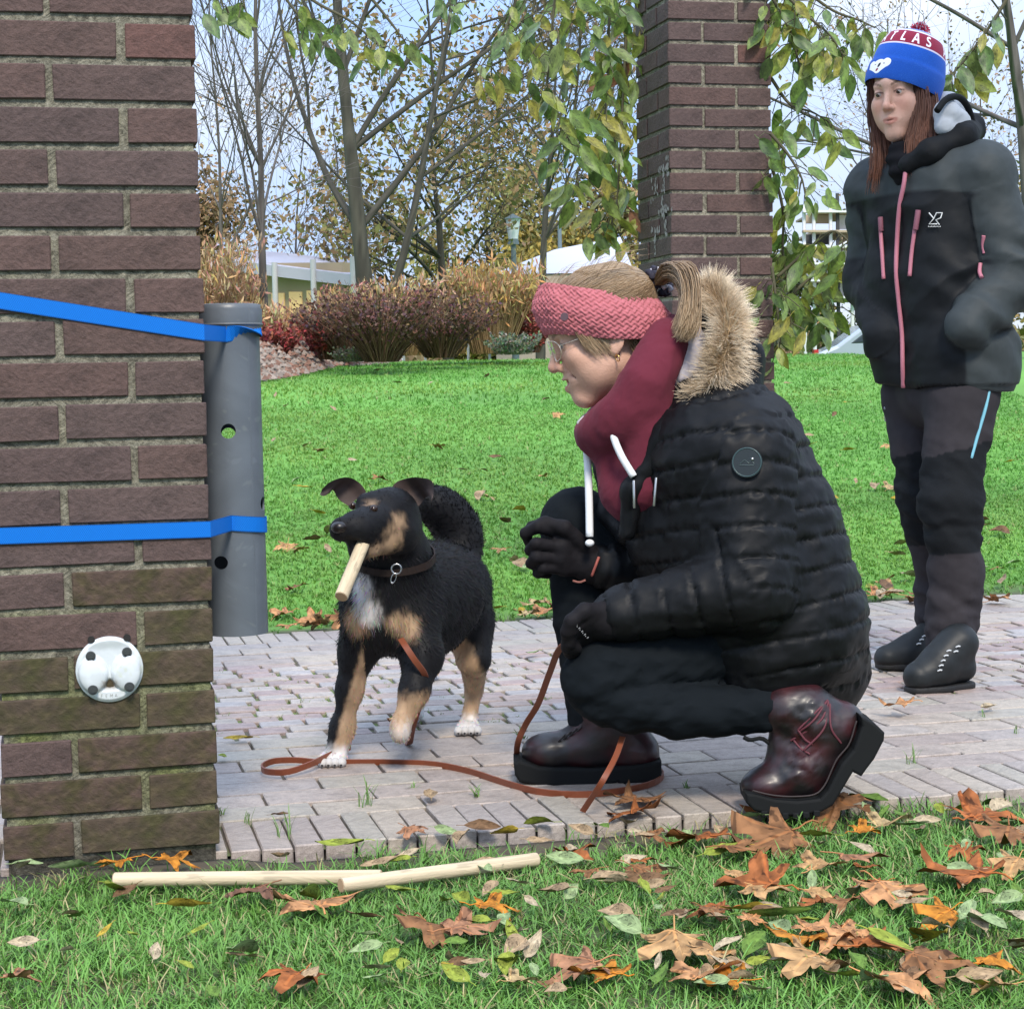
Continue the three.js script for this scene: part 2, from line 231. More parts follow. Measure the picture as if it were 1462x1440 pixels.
// ---------------------------------------------------------------- brick paving: soldier courses at both edges, stretchers, a small-stone field between
const S0 = -3.6, S1 = 6.4;
const paverTones = [[0.41, 0.345, 0.30], [0.44, 0.375, 0.315], [0.38, 0.32, 0.285], [0.43, 0.375, 0.33], [0.39, 0.34, 0.31], [0.45, 0.39, 0.32], [0.41, 0.37, 0.31], [0.37, 0.305, 0.27]];
const paverMats = paverTones.map((c, i) => mat(c, 0.5 + 0.05 * (i % 3), { map: rep(grainTex, 4.2 + i * 0.3), bumpMap: rep(grainBump, 7), bumpScale: 0.0012 }));
const stoneTones = [[0.40, 0.31, 0.27], [0.43, 0.37, 0.32], [0.40, 0.37, 0.36], [0.38, 0.29, 0.27], [0.44, 0.39, 0.35]];
{
  const r = rng(41), pave = new THREE.Group(); pave.name = 'brick_path'; pave.userData.kind = 'structure'; scene.add(pave);
  const list = [];                                                                  // [s, t, length along s, length along t, kind]
  const J = 0.0045;
  for (const [ta, tc] of [[0, 0.213], [PATH_T - 0.205, PATH_T]]) for (let s = S0; s < S1;) { const w = 0.0525 + 0.003 * (r() - 0.5); list.push([s + w / 2, (ta + tc) / 2 + 0.004 * (r() - 0.5), w - J * (0.6 + 0.9 * r()), tc - ta - J, 0]); s += w; }
  const rowP = 0.106;
  const band = (t0, n) => { for (let k = 0; k < n; k++) { let s = S0 - (k * 0.073 % 0.2) - 0.02 * r(); for (; s < S1;) { const L = 0.2 + 0.006 * (r() - 0.5); list.push([s + L / 2, t0 + (k + 0.5) * rowP, L - J * (0.7 + r()), rowP - J * (0.7 + 0.8 * r()), 0]); s += L; } } };
  const nF = 7, f0 = 0.213 + nF * rowP, nB = 4, b0 = PATH_T - 0.205 - nB * rowP;
  band(0.213, nF); band(b0, nB);
  const fr = Math.round((b0 - f0) / 0.074), fp = (b0 - f0) / fr;
  for (let k = 0; k < fr; k++) { let s = S0 - (k % 2) * 0.05 - 0.02 * r(); for (; s < S1;) { const L = 0.1 + 0.012 * (r() - 0.5); list.push([s + L / 2, f0 + (k + 0.5) * fp, L - 0.010 * (0.7 + 0.6 * r()), fp - 0.005 - 0.005 * r(), 1]); s += L; } }
  // the 300 that show largest become bricks of their own, the rest one mass of real geometry
  const seen = (q) => { const p = fromST(q[0], q[1]); const c = p.clone().sub(camera.position).applyQuaternion(Q.clone().invert()); const px = CW / 2 + F * c.x / -c.z, py = CH / 2 - F * c.y / -c.z; const inside = px > (py > 800 ? 280 : 0) && px < CW + 30 && py < CH; return (inside ? 1 : 0.001) * q[2] * q[3] / Math.pow(-c.z, 3) * (q[4] ? 0.75 : 1); };
  list.forEach((q) => { q[5] = seen(q); }); const order = list.map((q, i) => i).sort((a, b) => list[b][5] - list[a][5]); const single_ = new Set(order.slice(0, 300));
  const variants = {}; const rest = []; const Mrot = new THREE.Matrix4().makeBasis(E1, V(0, 1, 0), E2.clone().negate());
  const restTone = [];
  list.forEach((q, i) => {
    const key = q[4] + '_' + (q[3] > 0.15 ? 's' : 'r') + '_' + (i % 4);
    const dims = q[4] ? [0.088, 0.065] : q[3] > 0.15 ? [0.048, q[3]] : [0.194, 0.099];
    const g = variants[key] ??= chamferBox(dims[0], 0.05, dims[1], 0.002, 0.002, r);
    const p = fromST(q[0], q[1], -0.025 + (r() - 0.5) * 0.0035);
    const m = new THREE.Matrix4().compose(p, new THREE.Quaternion().setFromRotationMatrix(Mrot).multiply(new THREE.Quaternion().setFromEuler(new THREE.Euler((r() - 0.5) * 0.016, (r() - 0.5) * 0.012, (r() - 0.5) * 0.01))), V(q[2] / dims[0], 1, q[3] / dims[1]));
    const tone = Math.floor(r() * paverMats.length);
    if (single_.has(i)) { const b = shade(new THREE.Mesh(g, q[4] ? stoneMat(Math.floor(r() * 5)) : paverMats[tone])); b.name = q[4] ? 'paving_stone' : 'paving_brick'; b.applyMatrix4(m); pave.add(b); }
    else { const c = clean(g).applyMatrix4(m); const tn = q[4] ? stoneTones[Math.floor(r() * 5)] : paverTones[tone]; const a = new Float32Array(c.attributes.position.count * 3); const k = 0.9 + 0.2 * r(); for (let j = 0; j < a.length; j += 3) a.set([tn[0] * k, tn[1] * k, tn[2] * k], j); c.setAttribute('color', new THREE.BufferAttribute(a, 3)); rest.push(c); }
  });
  function stoneMat(i) { return stoneMat['m' + i] ??= mat(stoneTones[i], 0.5, { map: rep(grainTex, 5), bumpMap: rep(grainBump, 7), bumpScale: 0.0015 }); }
  const rg = boxUV(mergeGeometries(rest)); const rm = shade(new THREE.Mesh(rg, mat([1, 1, 1], 0.55, { vertexColors: true, map: rep(grainTex, 4.7), bumpMap: rep(grainBump, 7), bumpScale: 0.0012 }))); rm.name = 'far_paving_bricks'; rm.userData.kind = 'stuff'; pave.add(rm);
  // joint sand with moss
  const tb = new TB(), ns = 500, nt = 150; for (let j = 0; j <= nt; j++) for (let i = 0; i <= ns; i++) { const s = mix(S0, S1, i / ns), t = mix(0.004, PATH_T - 0.004, j / nt), p = fromST(s, t, -0.009 + 0.004 * fbm(s * 30, t * 30, 3, 2)); const inF = t > f0 && t < b0 ? 1 : 0; const moss = clamp((fbm(s * 9, t * 9, 4, 3) * 2.2 + (inF ? 0.75 : -0.35))); tb.v(p.x, p.y, p.z, [mix(0.11, 0.12, moss), mix(0.095, 0.165, moss), mix(0.078, 0.05, moss)]); }
  for (let j = 0; j < nt; j++) for (let i = 0; i < ns; i++) tb.q(j * (ns + 1) + i, j * (ns + 1) + i + 1, (j + 1) * (ns + 1) + i + 1, (j + 1) * (ns + 1) + i);
  const jm = shade(new THREE.Mesh(tb.geo(), mat([1, 1, 1], 1, { vertexColors: true }))); jm.name = 'joint_sand'; pave.add(jm);
  var FIELD0 = f0, FIELD1 = b0, FIELDP = fp;
}

// ---------------------------------------------------------------- brick pillars of the pergola
const BL = 0.222, BH = 0.110, BJ = 0.012, COURSE = 0.0672, BRICK = 0.0548, PW = BL + BH + BJ;
const mossTex = dataTex(256, 256, (u, v) => { const n = tileNoise(u, v, 10, 5, 3), q = 0.8 + 0.25 * tileNoise(u, v, 30, 4, 1), m = clamp(0.3 + 1.6 * n); return [mix(0.97, 0.78, m) * q, mix(0.93, 0.85, m) * q, mix(0.93, 0.6, m) * q]; });
const mortarTex = dataTex(256, 256, (u, v) => { const n = 0.8 + 0.4 * tileNoise(u, v, 30, 4, 4) + 0.5 * (hash3(u * 256 | 0, v * 256 | 0, 13) - 0.5); return [n, n, n * 0.97]; });
const brickTones = [[0.102, 0.064, 0.057], [0.097, 0.062, 0.057], [0.108, 0.065, 0.056], [0.094, 0.061, 0.056], [0.103, 0.067, 0.061], [0.112, 0.066, 0.057]];
const brickMats = brickTones.map((c, i) => mat(c, 0.82, { map: rep(grainTex, 3.1 + 0.35 * i), bumpMap: rep(grainBump, 6), bumpScale: 0.002 }));
const redBrick = mat([0.135, 0.066, 0.055], 0.82, { map: rep(grainTex, 3.4), bumpMap: rep(grainBump, 6), bumpScale: 0.002 });
const mossMats = [[0.135, 0.1, 0.07], [0.122, 0.094, 0.062], [0.13, 0.09, 0.068]].map((c, i) => mat(c, 0.9, { map: rep(mossTex, 2.1 + 0.6 * i), bumpMap: rep(grainBump, 6), bumpScale: 0.002 }));
function pillar(corner, courses, flip, label, seed, chalk) {
  // corner: right front corner on the ground, in (s, t); base group sits there unrotated
  const base = fromST(corner[0], corner[1], 0), P = thing('brick_pillar', label, 'pillar', base), r = rng(seed);
  const rot = new THREE.Matrix4().makeBasis(E1, V(0, 1, 0), E2.clone().negate()), qr = new THREE.Quaternion().setFromRotationMatrix(rot);
  const loc = (s, t, y) => E1.clone().multiplyScalar(s).addScaledVector(E2, t).setY(y);
  const str = [], hdr = []; for (let k = 0; k < 5; k++) { str.push(chamferBox(BL, BRICK, BH, 0.0016, 0.0018, r)); hdr.push(chamferBox(BH, BRICK, BL, 0.0016, 0.0018, r)); }
  const y0 = 0.018;
  for (let c = 0; c < courses; c++) {
    const B = (c + flip) % 2, y = y0 + c * COURSE + BRICK / 2;
    const spots = [[-BL / 2, BH / 2, 0], [-PW + BH / 2, BL / 2, 1], [-PW + BL / 2, PW - BH / 2, 0], [-BH / 2, PW - BL / 2, 1]];
    for (const [s, t, h] of spots) {
      const low = c < 1 ? 0.9 : c < 4 ? 0.6 : c < 6 ? 0.25 : 0.02; let m = r() < low ? mossMats[Math.floor(r() * 3)] : brickMats[Math.floor(r() * 6)]; if (r() < 0.035 && c > 5) m = redBrick;
      const b = shade(new THREE.Mesh((h ? hdr : str)[Math.floor(r() * 5)], m)); b.name = 'brick';
      b.position.copy(loc(B ? -PW - s : s, t, y)).addScaledVector(V(r() - 0.5, 0, r() - 0.5), 0.003); b.position.y += (r() - 0.5) * 0.0018; b.quaternion.copy(qr); b.rotation.y += (r() - 0.5) * 0.008; b.rotateZ((r() - 0.5) * 0.006); P.add(b);
    }
  }
  // recessed mortar, rough, algae in the lower joints where the photograph shows it
  const H = courses * COURSE + y0, tb = new TB(), ins = 0.0065;
  const face = (o, a, nrm, w, moss) => {
    const nx = 34, ny = Math.round((H + 0.1) / 0.011), id = [];
    for (let j = 0; j <= ny; j++) for (let i = 0; i <= nx; i++) {
      const u = i / nx, y = -0.08 + (H + 0.08) * j / ny, p = o.clone().addScaledVector(a, u * w), n = fbm(p.x * 90 + seed, y * 90, p.z * 90, 3), big = fbm(p.x * 14 + seed, y * 14, p.z * 14, 3);
      const edge = i === 0 || i === nx ? 0 : 1; p.addScaledVector(nrm, 0.003 * n * edge + (y < y0 ? -0.004 : 0));
      const g = 1 + 0.5 * n + 0.35 * big; let c = [0.28 * g, 0.262 * g, 0.21 * g];
      const al = clamp((y < 0.06 ? 0.3 : y < 0.34 ? 0.55 : y < 0.42 ? 0.15 : -0.55) + 1.5 * big); c = [mix(c[0], 0.17 * g, al), mix(c[1], 0.19 * g, al), mix(c[2], 0.07 * g, al)];
      if (y < y0) c = [0.085 * g, 0.08 * g, 0.065 * g];
      if (chalk && fbm(p.x * 8, y * 5, p.z * 8, 2) > 0.25) c = c.map((q) => Math.min(0.6, q * 1.5));
      id.push(tb.v(p.x, y, p.z, c));
    }
    for (let j = 0; j < ny; j++) for (let i = 0; i < nx; i++) tb.q(id[j * (nx + 1) + i], id[j * (nx + 1) + i + 1], id[(j + 1) * (nx + 1) + i + 1], id[(j + 1) * (nx + 1) + i]);
  };
  const w = PW - 2 * ins, c00 = loc(-PW + ins, ins, 0), c10 = loc(-ins, ins, 0), c11 = loc(-ins, PW - ins, 0), c01 = loc(-PW + ins, PW - ins, 0);
  face(c00, E1, E2.clone().negate(), w); face(c10, E2, E1, w); face(c11, E1.clone().negate(), E2, w); face(c01, E2.clone().negate(), E1.clone().negate(), w);
  const m = shade(new THREE.Mesh(boxUV(tb.geo()), mat([1, 1, 1], 0.98, { vertexColors: true, map: rep(mortarTex, 7), bumpMap: rep(grainBump, 9), bumpScale: 0.0025 }))); m.name = 'mortar'; P.add(m);
  if (chalk) { // white lime bloom on the shaded side, thin crusts with ragged outlines
    const lb = new TB(); for (const [y, t, ww, hh] of [[1.435, 0.07, 0.06, 0.012], [1.40, 0.06, 0.01, 0.05], [1.38, 0.16, 0.05, 0.05], [1.33, 0.07, 0.012, 0.06], [1.30, 0.05, 0.09, 0.01], [1.25, 0.14, 0.07, 0.014], [1.27, 0.045, 0.014, 0.06], [1.44, 0.02, 0.015, 0.04], [1.21, 0.16, 0.012, 0.05]]) for (let k = 0; k < 15; k++) { const tt = t + (r() - 0.5) * ww * 1.6, yy = y + (r() - 0.5) * hh * 1.6, q = 0.003 + 0.004 * r(); const o = loc(-PW - 0.0022 - 0.0008 * r(), tt, yy); const id = []; for (let e = 0; e < 7; e++) { const a = e / 7 * 6.283, rr = q * (0.6 + 0.8 * r()); const v = o.clone().addScaledVector(E2, Math.cos(a) * rr); v.y += Math.sin(a) * rr * 1.3; id.push(lb.v(v.x, v.y, v.z)); } for (let e = 1; e < 6; e++) lb.t(id[0], id[e], id[e + 1]); }
    const lm = shade(new THREE.Mesh(lb.geo(), mat([0.3, 0.285, 0.275], 1))); lm.name = 'lime_bloom'; P.add(lm);
  }
  return { P, loc: (s, t, y) => loc(s, t, y).add(base), base };
}
const P1C = [0.004, -0.014], P1 = pillar(P1C, 37, 0, 'dark brown brick pillar with blue straps and algae green lower courses', 11, false);
const P2near = toST(W(957, 250, 5.86)), P2C = [P2near[0] + PW, P2near[1]];
const P2 = pillar(P2C, 37, 1, 'dark brown brick pillar with white lime marks behind the crouching woman', 23, true);
const planeHit = (px, py, o, n) => { const d = rayDir(px, py), c = camera.position; return c.clone().addScaledVector(d, o.clone().sub(c).dot(n) / d.dot(n)); };
const NF = E2.clone().negate();                                    // the pillars' front faces look this way
const onP1 = (px, py, lift = 0) => planeHit(px, py, P1.loc(0, -lift, 0), NF);

// the pergola's beams rest on the pillars, above the frame, and carry the vine
{
  const wood = mat([0.16, 0.115, 0.08], 0.85, { bumpMap: rep(grainBump, 3, 18), bumpScale: 0.003 });
  const beam = (a, b, w, h, label) => { const L = a.distanceTo(b), g = boxUV(chamferBox(w, h, L, 0.006)); const m = shade(new THREE.Mesh(g, wood)); m.name = numbered('pergola_beam'); m.position.copy(a).add(b).multiplyScalar(0.5); m.lookAt(b); tag(m, label, 'beam'); scene.add(m); };
  const top = 37 * COURSE + 0.018;
  beam(P1.loc(-PW / 2 - 2.2, PW / 2, top + 0.08), P1.loc(-PW / 2 + 4.2, PW / 2, top + 0.08), 0.12, 0.155, 'timber beam lying on the strapped brick pillar');
  beam(P2.loc(-PW / 2 - 4.2, PW / 2, top + 0.08), P2.loc(-PW / 2 + 3.4, PW / 2, top + 0.08), 0.12, 0.155, 'timber beam lying on the lime marked brick pillar');
}

// ---------------------------------------------------------------- grey drain pipe strapped to the pillar
const PIPE_R = 0.0525, scuffTex = dataTex(256, 256, (u, v) => { const n = 0.93 + 0.12 * tileNoise(u, v, 6, 4, 2), s = sstep(0.3, 0.42, tileNoise(u * 1, v, 26, 3, 6)); return [n + 0.12 * s, n + 0.1 * s, n + 0.06 * s]; });
const pipeC = W(333, 700, 3.19), PY0 = W(338, 905, 3.19).y, PY1 = W(329, 436, 3.19).y;
{
  const base = V(pipeC.x, PY0, pipeC.z), T = thing('drain_pipe', 'grey plastic drain pipe with drilled holes strapped to brick pillar', 'pipe', base);
  const H = PY1 - PY0, R = PIPE_R, prof = [[R, 0], [R, H - 0.06], [R + 0.002, H - 0.05], [R + 0.0045, H - 0.035], [R + 0.0055, H - 0.03], [R + 0.0055, H - 0.008], [R + 0.003, H - 0.006], [R + 0.0035, H], [R - 0.002, H + 0.001], [R - 0.0035, H - 0.004], [R - 0.0035, 0], [R, 0]].map(([a, b]) => new THREE.Vector2(a, b));
  let body = new Brush(new THREE.LatheGeometry(prof, 96)); body.updateMatrixWorld(); const ev = new Evaluator(); ev.attributes = ['position', 'normal'];
  const toCam = camera.position.clone().sub(base).setY(0).normalize(), side = V(toCam.z, 0, -toCam.x);
  const drill = (px, py, rad, len, ang = 0, tilt = 0) => { const y = W(px, py, 3.14).y - PY0, off = (px - 333.5) / pxm(3.15); const g = new THREE.CylinderGeometry(rad, rad, len, 28); g.rotateX(Math.PI / 2); const b = new Brush(g); const dir = toCam.clone().applyAxisAngle(V(0, 1, 0), ang); dir.y = tilt; b.position.copy(side.clone().multiplyScalar(off)).setY(y); if (len < 0.12) b.position.addScaledVector(dir, R); b.lookAt(b.position.clone().add(dir)); b.updateMatrixWorld(); body = ev.evaluate(body, b, SUBTRACTION); };
  drill(329, 619, 0.0125, 0.2, 0, 0.09); drill(313, 804, 0.0115, 0.06); drill(333.5, 722, 0.012, 0.06, 1.28);
  const g = body.geometry; g.translate(base.x, base.y, base.z);
  boxUV(g); part(T, 'pipe_wall', g, mat([0.125, 0.145, 0.17], 0.4, { map: rep(scuffTex, 2.2), bumpMap: rep(grainBump, 4), bumpScale: 0.0003 }));
  const ring = new THREE.TorusGeometry(R + 0.0045, 0.0022, 8, 64); ring.rotateX(Math.PI / 2); ring.translate(base.x, PY1 - 0.034, base.z); part(T, 'socket_bead', ring, mat([0.11, 0.12, 0.135], 0.45));
}
// ---------------------------------------------------------------- blue lashing straps round the pillar and the pipe
{
  const webTex = dataTex(64, 64, (u, v) => { const rib = 0.5 + 0.5 * Math.sin(u * 2 * Math.PI * 8 + (Math.floor(v * 10) % 2) * Math.PI), e = v < 0.06 || v > 0.94 ? 0.8 : 1, k = (0.84 + 0.14 * rib + 0.08 * (hash3(u * 64 | 0, v * 64 | 0, 5) - 0.5)) * e; return [k, k, k]; }), blue = phys([0.003, 0.17, 0.66], 0.7, { map: webTex, specularIntensity: 0.4 });
  const strap = (L0, L1, R1, twist, label) => {
    const wd = 0.0265, F0 = onP1(L0[0], L0[1], 0.002), F1 = onP1(L1[0], L1[1], 0.002), slope = (F1.y - F0.y) / (toST(F1)[0] - toST(F0)[0]);
    const yAt = (s) => F1.y + slope * (s - toST(F1)[0]), pts = [], e = 0.0025; const [cs, ct] = P1C;
    for (let k = 0; k <= 20; k++) { const s = cs - PW - e + (PW + e) * k / 20; pts.push(fromST(s, ct - e, yAt(s))); }
    const pc = toST(pipeC), yE = W(R1[0], R1[1], 3.19).y, yC = yAt(cs); const a0 = -1.75;
    for (let k = 0; k <= 26; k++) { const a = a0 + (k / 26) * 3.6, R = PIPE_R + 0.0025; pts.push(fromST(pc[0] + Math.cos(a) * R, pc[1] + Math.sin(a) * R, mix(yC, yE, clamp(k / 10)))); }
    for (let k = 0; k <= 10; k++) { const s = cs + e - (PW + 2 * e) * k / 10; pts.push(fromST(s, ct + PW + e, mix(yE, yAt(cs - PW), k / 10))); }
    pts.push(fromST(cs - PW - e, ct + PW / 2, yAt(cs - PW))); pts.push(fromST(cs - PW - e, ct - e, yAt(cs - PW)));
    const n = pts.length, kc = 20 / (n - 1), kp = 34 / (n - 1);
    const g = ribbon(pts, wd, (t, T) => { let S = V(0, 1, 0); if (twist && t > kc && t < kp) { const u = (t - kc) / (kp - kc); const B = T.clone().cross(S).normalize(); const a = sstep(0.0, 0.95, u) * Math.PI; S = S.multiplyScalar(Math.cos(a)).addScaledVector(B, Math.sin(a)); } else if (twist && t >= kp) S = V(0, -1, 0); return S; }, 0.0016);
    single('lashing_strap', g, blue, pts[0].clone(), label, 'strap');
  };
  strap([0, 429], [281, 473], [370, 470], true, 'upper blue lashing strap, slanting across the pillar and twisted over the pipe');
  strap([0, 765], [296, 755.5], [377, 749], false, 'lower blue lashing strap, level across the pillar and flat on the pipe');
}
// ---------------------------------------------------------------- white round wall fitting with four bolts
{
  const c = onP1(156, 955), T = thing('wall_fitting', 'round white metal wall fitting with four dark bolts on brick pillar', 'fitting', c), R = 0.0535;
  const ring = [[0, 0.012], [0.02, 0.0118], [0.04, 0.0105], [R - 0.004, 0.008], [R - 0.001, 0.0065], [R, 0.0045], [R, -0.002], [0, -0.002]].map(([a, b]) => new THREE.Vector2(a, b));
  const rotM = new THREE.Matrix4().makeBasis(E1, V(0, 1, 0), NF).setPosition(c);
  // disc with a raised neck at the top narrowing to a rusty notch, as a height field
  const tb = new TB(), nr = 40, na = 120, id = [];
  const hgt = (x, y) => { const rr = Math.hypot(x, y); const wy = 0.0035 + 0.032 * sstep(-0.012, 0.04, y); const bowl = y > -0.03 ? sstep(wy + 0.004, wy - 0.001, Math.abs(x)) : 0; const lobe = Math.max(0, 1 - Math.pow(Math.hypot((Math.abs(x) - 0.026) / 0.024, (y + 0.006) / 0.03), 3)); const notch = sstep(-0.012, -0.02, y) * sstep(-0.036, -0.028, y) * sstep(0.003, -0.003, Math.abs(x) + 0.75 * (y + 0.014)); return 0.007 + 0.009 * Math.pow(lobe, 0.6) - 0.004 * bowl * (1 - sstep(0.03, 0.05, y)) - 0.006 * notch - 0.004 * sstep(R - 0.006, R, rr); };
  for (let i = 0; i <= nr; i++) for (let k = 0; k < na; k++) { const rr = R * i / nr, a = k / na * 2 * Math.PI, x = Math.cos(a) * rr, y = Math.sin(a) * rr; const st = clamp(fbm(x * 90, y * 90, 3, 3) * 2 + 0.2); const rust = sstep(0.018, 0.004, Math.hypot(x * 0.9, (y + 0.024) * 1.5) + 0.006 * fbm(x * 300, y * 300, 1, 2)); const alg = x > 0.008 && y > -0.012 && y < 0.022 ? 0.45 * clamp(fbm(x * 120, y * 120, 9, 3) * 3 + 0.1) : 0; let col = [0.60, 0.64, 0.66].map((q) => q * (0.94 + 0.1 * st)); col = [mix(mix(col[0], 0.5, alg), 0.16, rust * 0.8), mix(mix(col[1], 0.53, alg), 0.10, rust * 0.8), mix(mix(col[2], 0.36, alg), 0.05, rust * 0.8)]; id.push(tb.v(x, y, hgt(x, y), col)); }
  for (let i = 0; i < nr; i++) for (let k = 0; k < na; k++) { const k2 = (k + 1) % na; tb.q(id[i * na + k], id[(i + 1) * na + k], id[(i + 1) * na + k2], id[i * na + k2]); }
  const rim = []; for (let k = 0; k < na; k++) { const a = k / na * 2 * Math.PI; rim.push(tb.v(Math.cos(a) * R, Math.sin(a) * R, -0.001, [0.5, 0.52, 0.53])); } for (let k = 0; k < na; k++) { const k2 = (k + 1) % na; tb.q(id[nr * na + k], rim[k], rim[k2], id[nr * na + k2]); }
  part(T, 'plate', tb.geo().applyMatrix4(rotM), mat([1, 1, 1], 0.38, { vertexColors: true }));
  for (const [x, y] of [[-0.029, 0.0235], [0.0285, 0.0265], [-0.0275, -0.030], [0.0300, -0.0285]]) { const g = new THREE.CylinderGeometry(0.0075, 0.0082, 0.007, 20); g.rotateX(Math.PI / 2); const h = new THREE.CylinderGeometry(0.0045, 0.0045, 0.003, 6); h.rotateX(Math.PI / 2); h.translate(0, 0, 0.0045); const m = merge([g, h]); m.translate(x, y, hgt(x, y) + 0.0035); part(T, 'bolt', m.applyMatrix4(rotM), mat([0.045, 0.05, 0.05], 0.6, { metalness: 0.3 })); }
  const txt = new TB(); { const L = { F: [[0, 0, 0, 6], [0, 6, 3, 6], [0, 3, 2.4, 3]], E: [[0, 0, 0, 6], [0, 6, 3, 6], [0, 3, 2.4, 3], [0, 0, 3, 0]], M: [[0, 0, 0, 6], [0, 6, 2, 2], [2, 2, 4, 6], [4, 6, 4, 0]], A: [[0, 0, 2, 6], [2, 6, 4, 0], [0.8, 2, 3.2, 2]] }; let x = -0.0145; for (const ch of 'FEMA') { for (const [a, b, e, f] of L[ch]) { const sc = 0.00085, yb = -0.0445; tubeInto(txt, [V(x + a * sc, yb + b * sc, hgt(0, -0.04) + 0.0002), V(x + e * sc, yb + f * sc, hgt(0, -0.04) + 0.0002)], 0.0004, 5); } x += 0.0072; } }
  part(T, 'embossed_lettering', txt.geo().applyMatrix4(rotM), mat([0.36, 0.37, 0.36], 0.5));
  for (const [px, py] of [[130, 913], [181, 910]]) { const q = onP1(px, py, 0.0024); const g = new THREE.CylinderGeometry(0.0058, 0.0058, 0.004, 20); g.rotateX(Math.PI / 2); g.applyMatrix4(new THREE.Matrix4().makeBasis(E1, V(0, 1, 0), NF).setPosition(q)); const m = shade(new THREE.Mesh(g, mat([0.012, 0.011, 0.01], 0.8))); m.name = 'plug_hole'; m.position.sub(P1.base); P1.P.add(m); }
}

// ---------------------------------------------------------------- figures: heads, hands, hair
const skinTone = (c) => c;
function headGeo(o = {}) { // local frame: face +z, up +y, metres; origin between the ears at eye height
  const v = V, s = [];
  s.push(ell(v(0, 0.037, -0.018), v(0.073, 0.083, 0.094)));
  s.push(ell(v(0, -0.03, 0.03), v(0.056, 0.082, 0.06), null, 0.03));
  s.push(cap(v(-0.048, -0.058, 0.005), v(-0.012, -0.104, 0.066), 0.02, 0.016, 0.03), cap(v(0.048, -0.058, 0.005), v(0.012, -0.104, 0.066), 0.02, 0.016, 0.03));
  s.push(cap(v(-0.007, -0.103, 0.076), v(0.007, -0.103, 0.076), 0.0145, 0.0145, 0.02));
  for (const x of [-1, 1]) s.push(ell(v(x * 0.041, -0.028 + (o.smile ?? 0) * 0.002, 0.061 + (o.smile ?? 0) * 0.003), v(0.024, 0.021, 0.022), null, 0.025));
  for (const x of [-1, 1]) s.push(ell(v(x * 0.038, -0.058, 0.042), v(0.024, 0.028, 0.03), null, 0.03));
  s.push(cap(v(-0.036, 0.019, 0.073), v(0, 0.022, 0.085), 0.011, 0.012, 0.02), cap(v(0.036, 0.019, 0.073), v(0, 0.022, 0.085), 0.011, 0.012, 0.02));
  for (const x of [-1, 1]) s.push(cut(ell(v(x * 0.031, -0.001, 0.099), v(0.017, 0.0105, 0.017)), 0.014));
  for (const x of [-1, 1]) { s.push(ell(v(x * 0.031, -0.001, 0.0765), v(0.0158, 0.0128, 0.0128), null, 0.004)); s.push(cut(ell(v(x * 0.031, -0.0015 - (o.lid ?? 0) * 0.5, 0.091), v(0.0125, 0.0048 - (o.lid ?? 0) * 0.5, 0.009)), 0.002)); }
  s.push(cap(v(0, 0.008, 0.087), v(0, -0.033, 0.1105), 0.0075, 0.0092, 0.013), ell(v(0, -0.036, 0.109), v(0.0105, 0.0088, 0.0098), null, 0.007));
  for (const x of [-1, 1]) { s.push(ell(v(x * 0.0115, -0.039, 0.0985), v(0.0072, 0.007, 0.0088), null, 0.006)); s.push(cut(ell(v(x * 0.0062, -0.0462, 0.103), v(0.0033, 0.004, 0.005)), 0.002)); }
  s.push(ell(v(0, -0.068, 0.073), v(0.033, 0.024, 0.025), null, 0.02));
  const sm = o.smile ?? 0;
  for (const x of [-1, 1]) { s.push(cap(v(0, -0.0655, 0.0958 + sm * 0.0022), v(x * (0.0265 + sm * 0.003), -0.0695 + sm * 0.009, 0.0855 - sm * 0.0085), 0.0052, 0.003, 0.006), cap(v(0, -0.0762 - sm * 0.0045, 0.0932 + sm * 0.002), v(x * (0.0255 + sm * 0.003), -0.0712 + sm * 0.009, 0.0855 - sm * 0.0085), 0.0062, 0.003, 0.006)); }
  s.push(cut(ell(v(0, -0.0708 + sm * 0.0015, 0.103), v(0.024, 0.0013 + sm * 0.0042, 0.013 + sm * 0.006)), 0.003));
  if (sm) for (const x of [-1, 1]) s.push(cut(cap(v(0, -0.0702, 0.098), v(x * 0.015, -0.0672, 0.0905), 0.0032, 0.0026), 0.002), cut(cap(v(x * 0.015, -0.0672, 0.0905), v(x * 0.03, -0.0605, 0.078), 0.0026, 0.001), 0.002));
  if (sm) for (const x of [-1, 1]) s.push(cut(cap(v(x * 0.0185, -0.04, 0.094), v(x * (0.033 + 0.003 * sm), -0.064, 0.0815 - 0.004 * sm), 0.0012, 0.0008), 0.006 + 0.004 * sm));
  for (const x of [-1, 1]) { const q = new THREE.Quaternion().setFromEuler(new THREE.Euler(-0.15, x * -0.35, x * 0.12)); s.push(ell(v(x * 0.0745, -0.014, -0.008), v(0.0065, 0.0305, 0.018), q, 0.006)); s.push(cut(ell(v(x * 0.083, -0.012, -0.004), v(0.006, 0.019, 0.009), q), 0.004)); s.push(ell(v(x * 0.073, -0.04, 0.0), v(0.006, 0.009, 0.008), null, 0.006)); }
  s.push(cap(v(0, -0.07, -0.022), v(0, -0.21, -0.06), 0.053, 0.056, 0.03));
  s.push(ell(v(0, -0.235, -0.065), v(0.11, 0.05, 0.075), null, 0.03));
  return s;
}
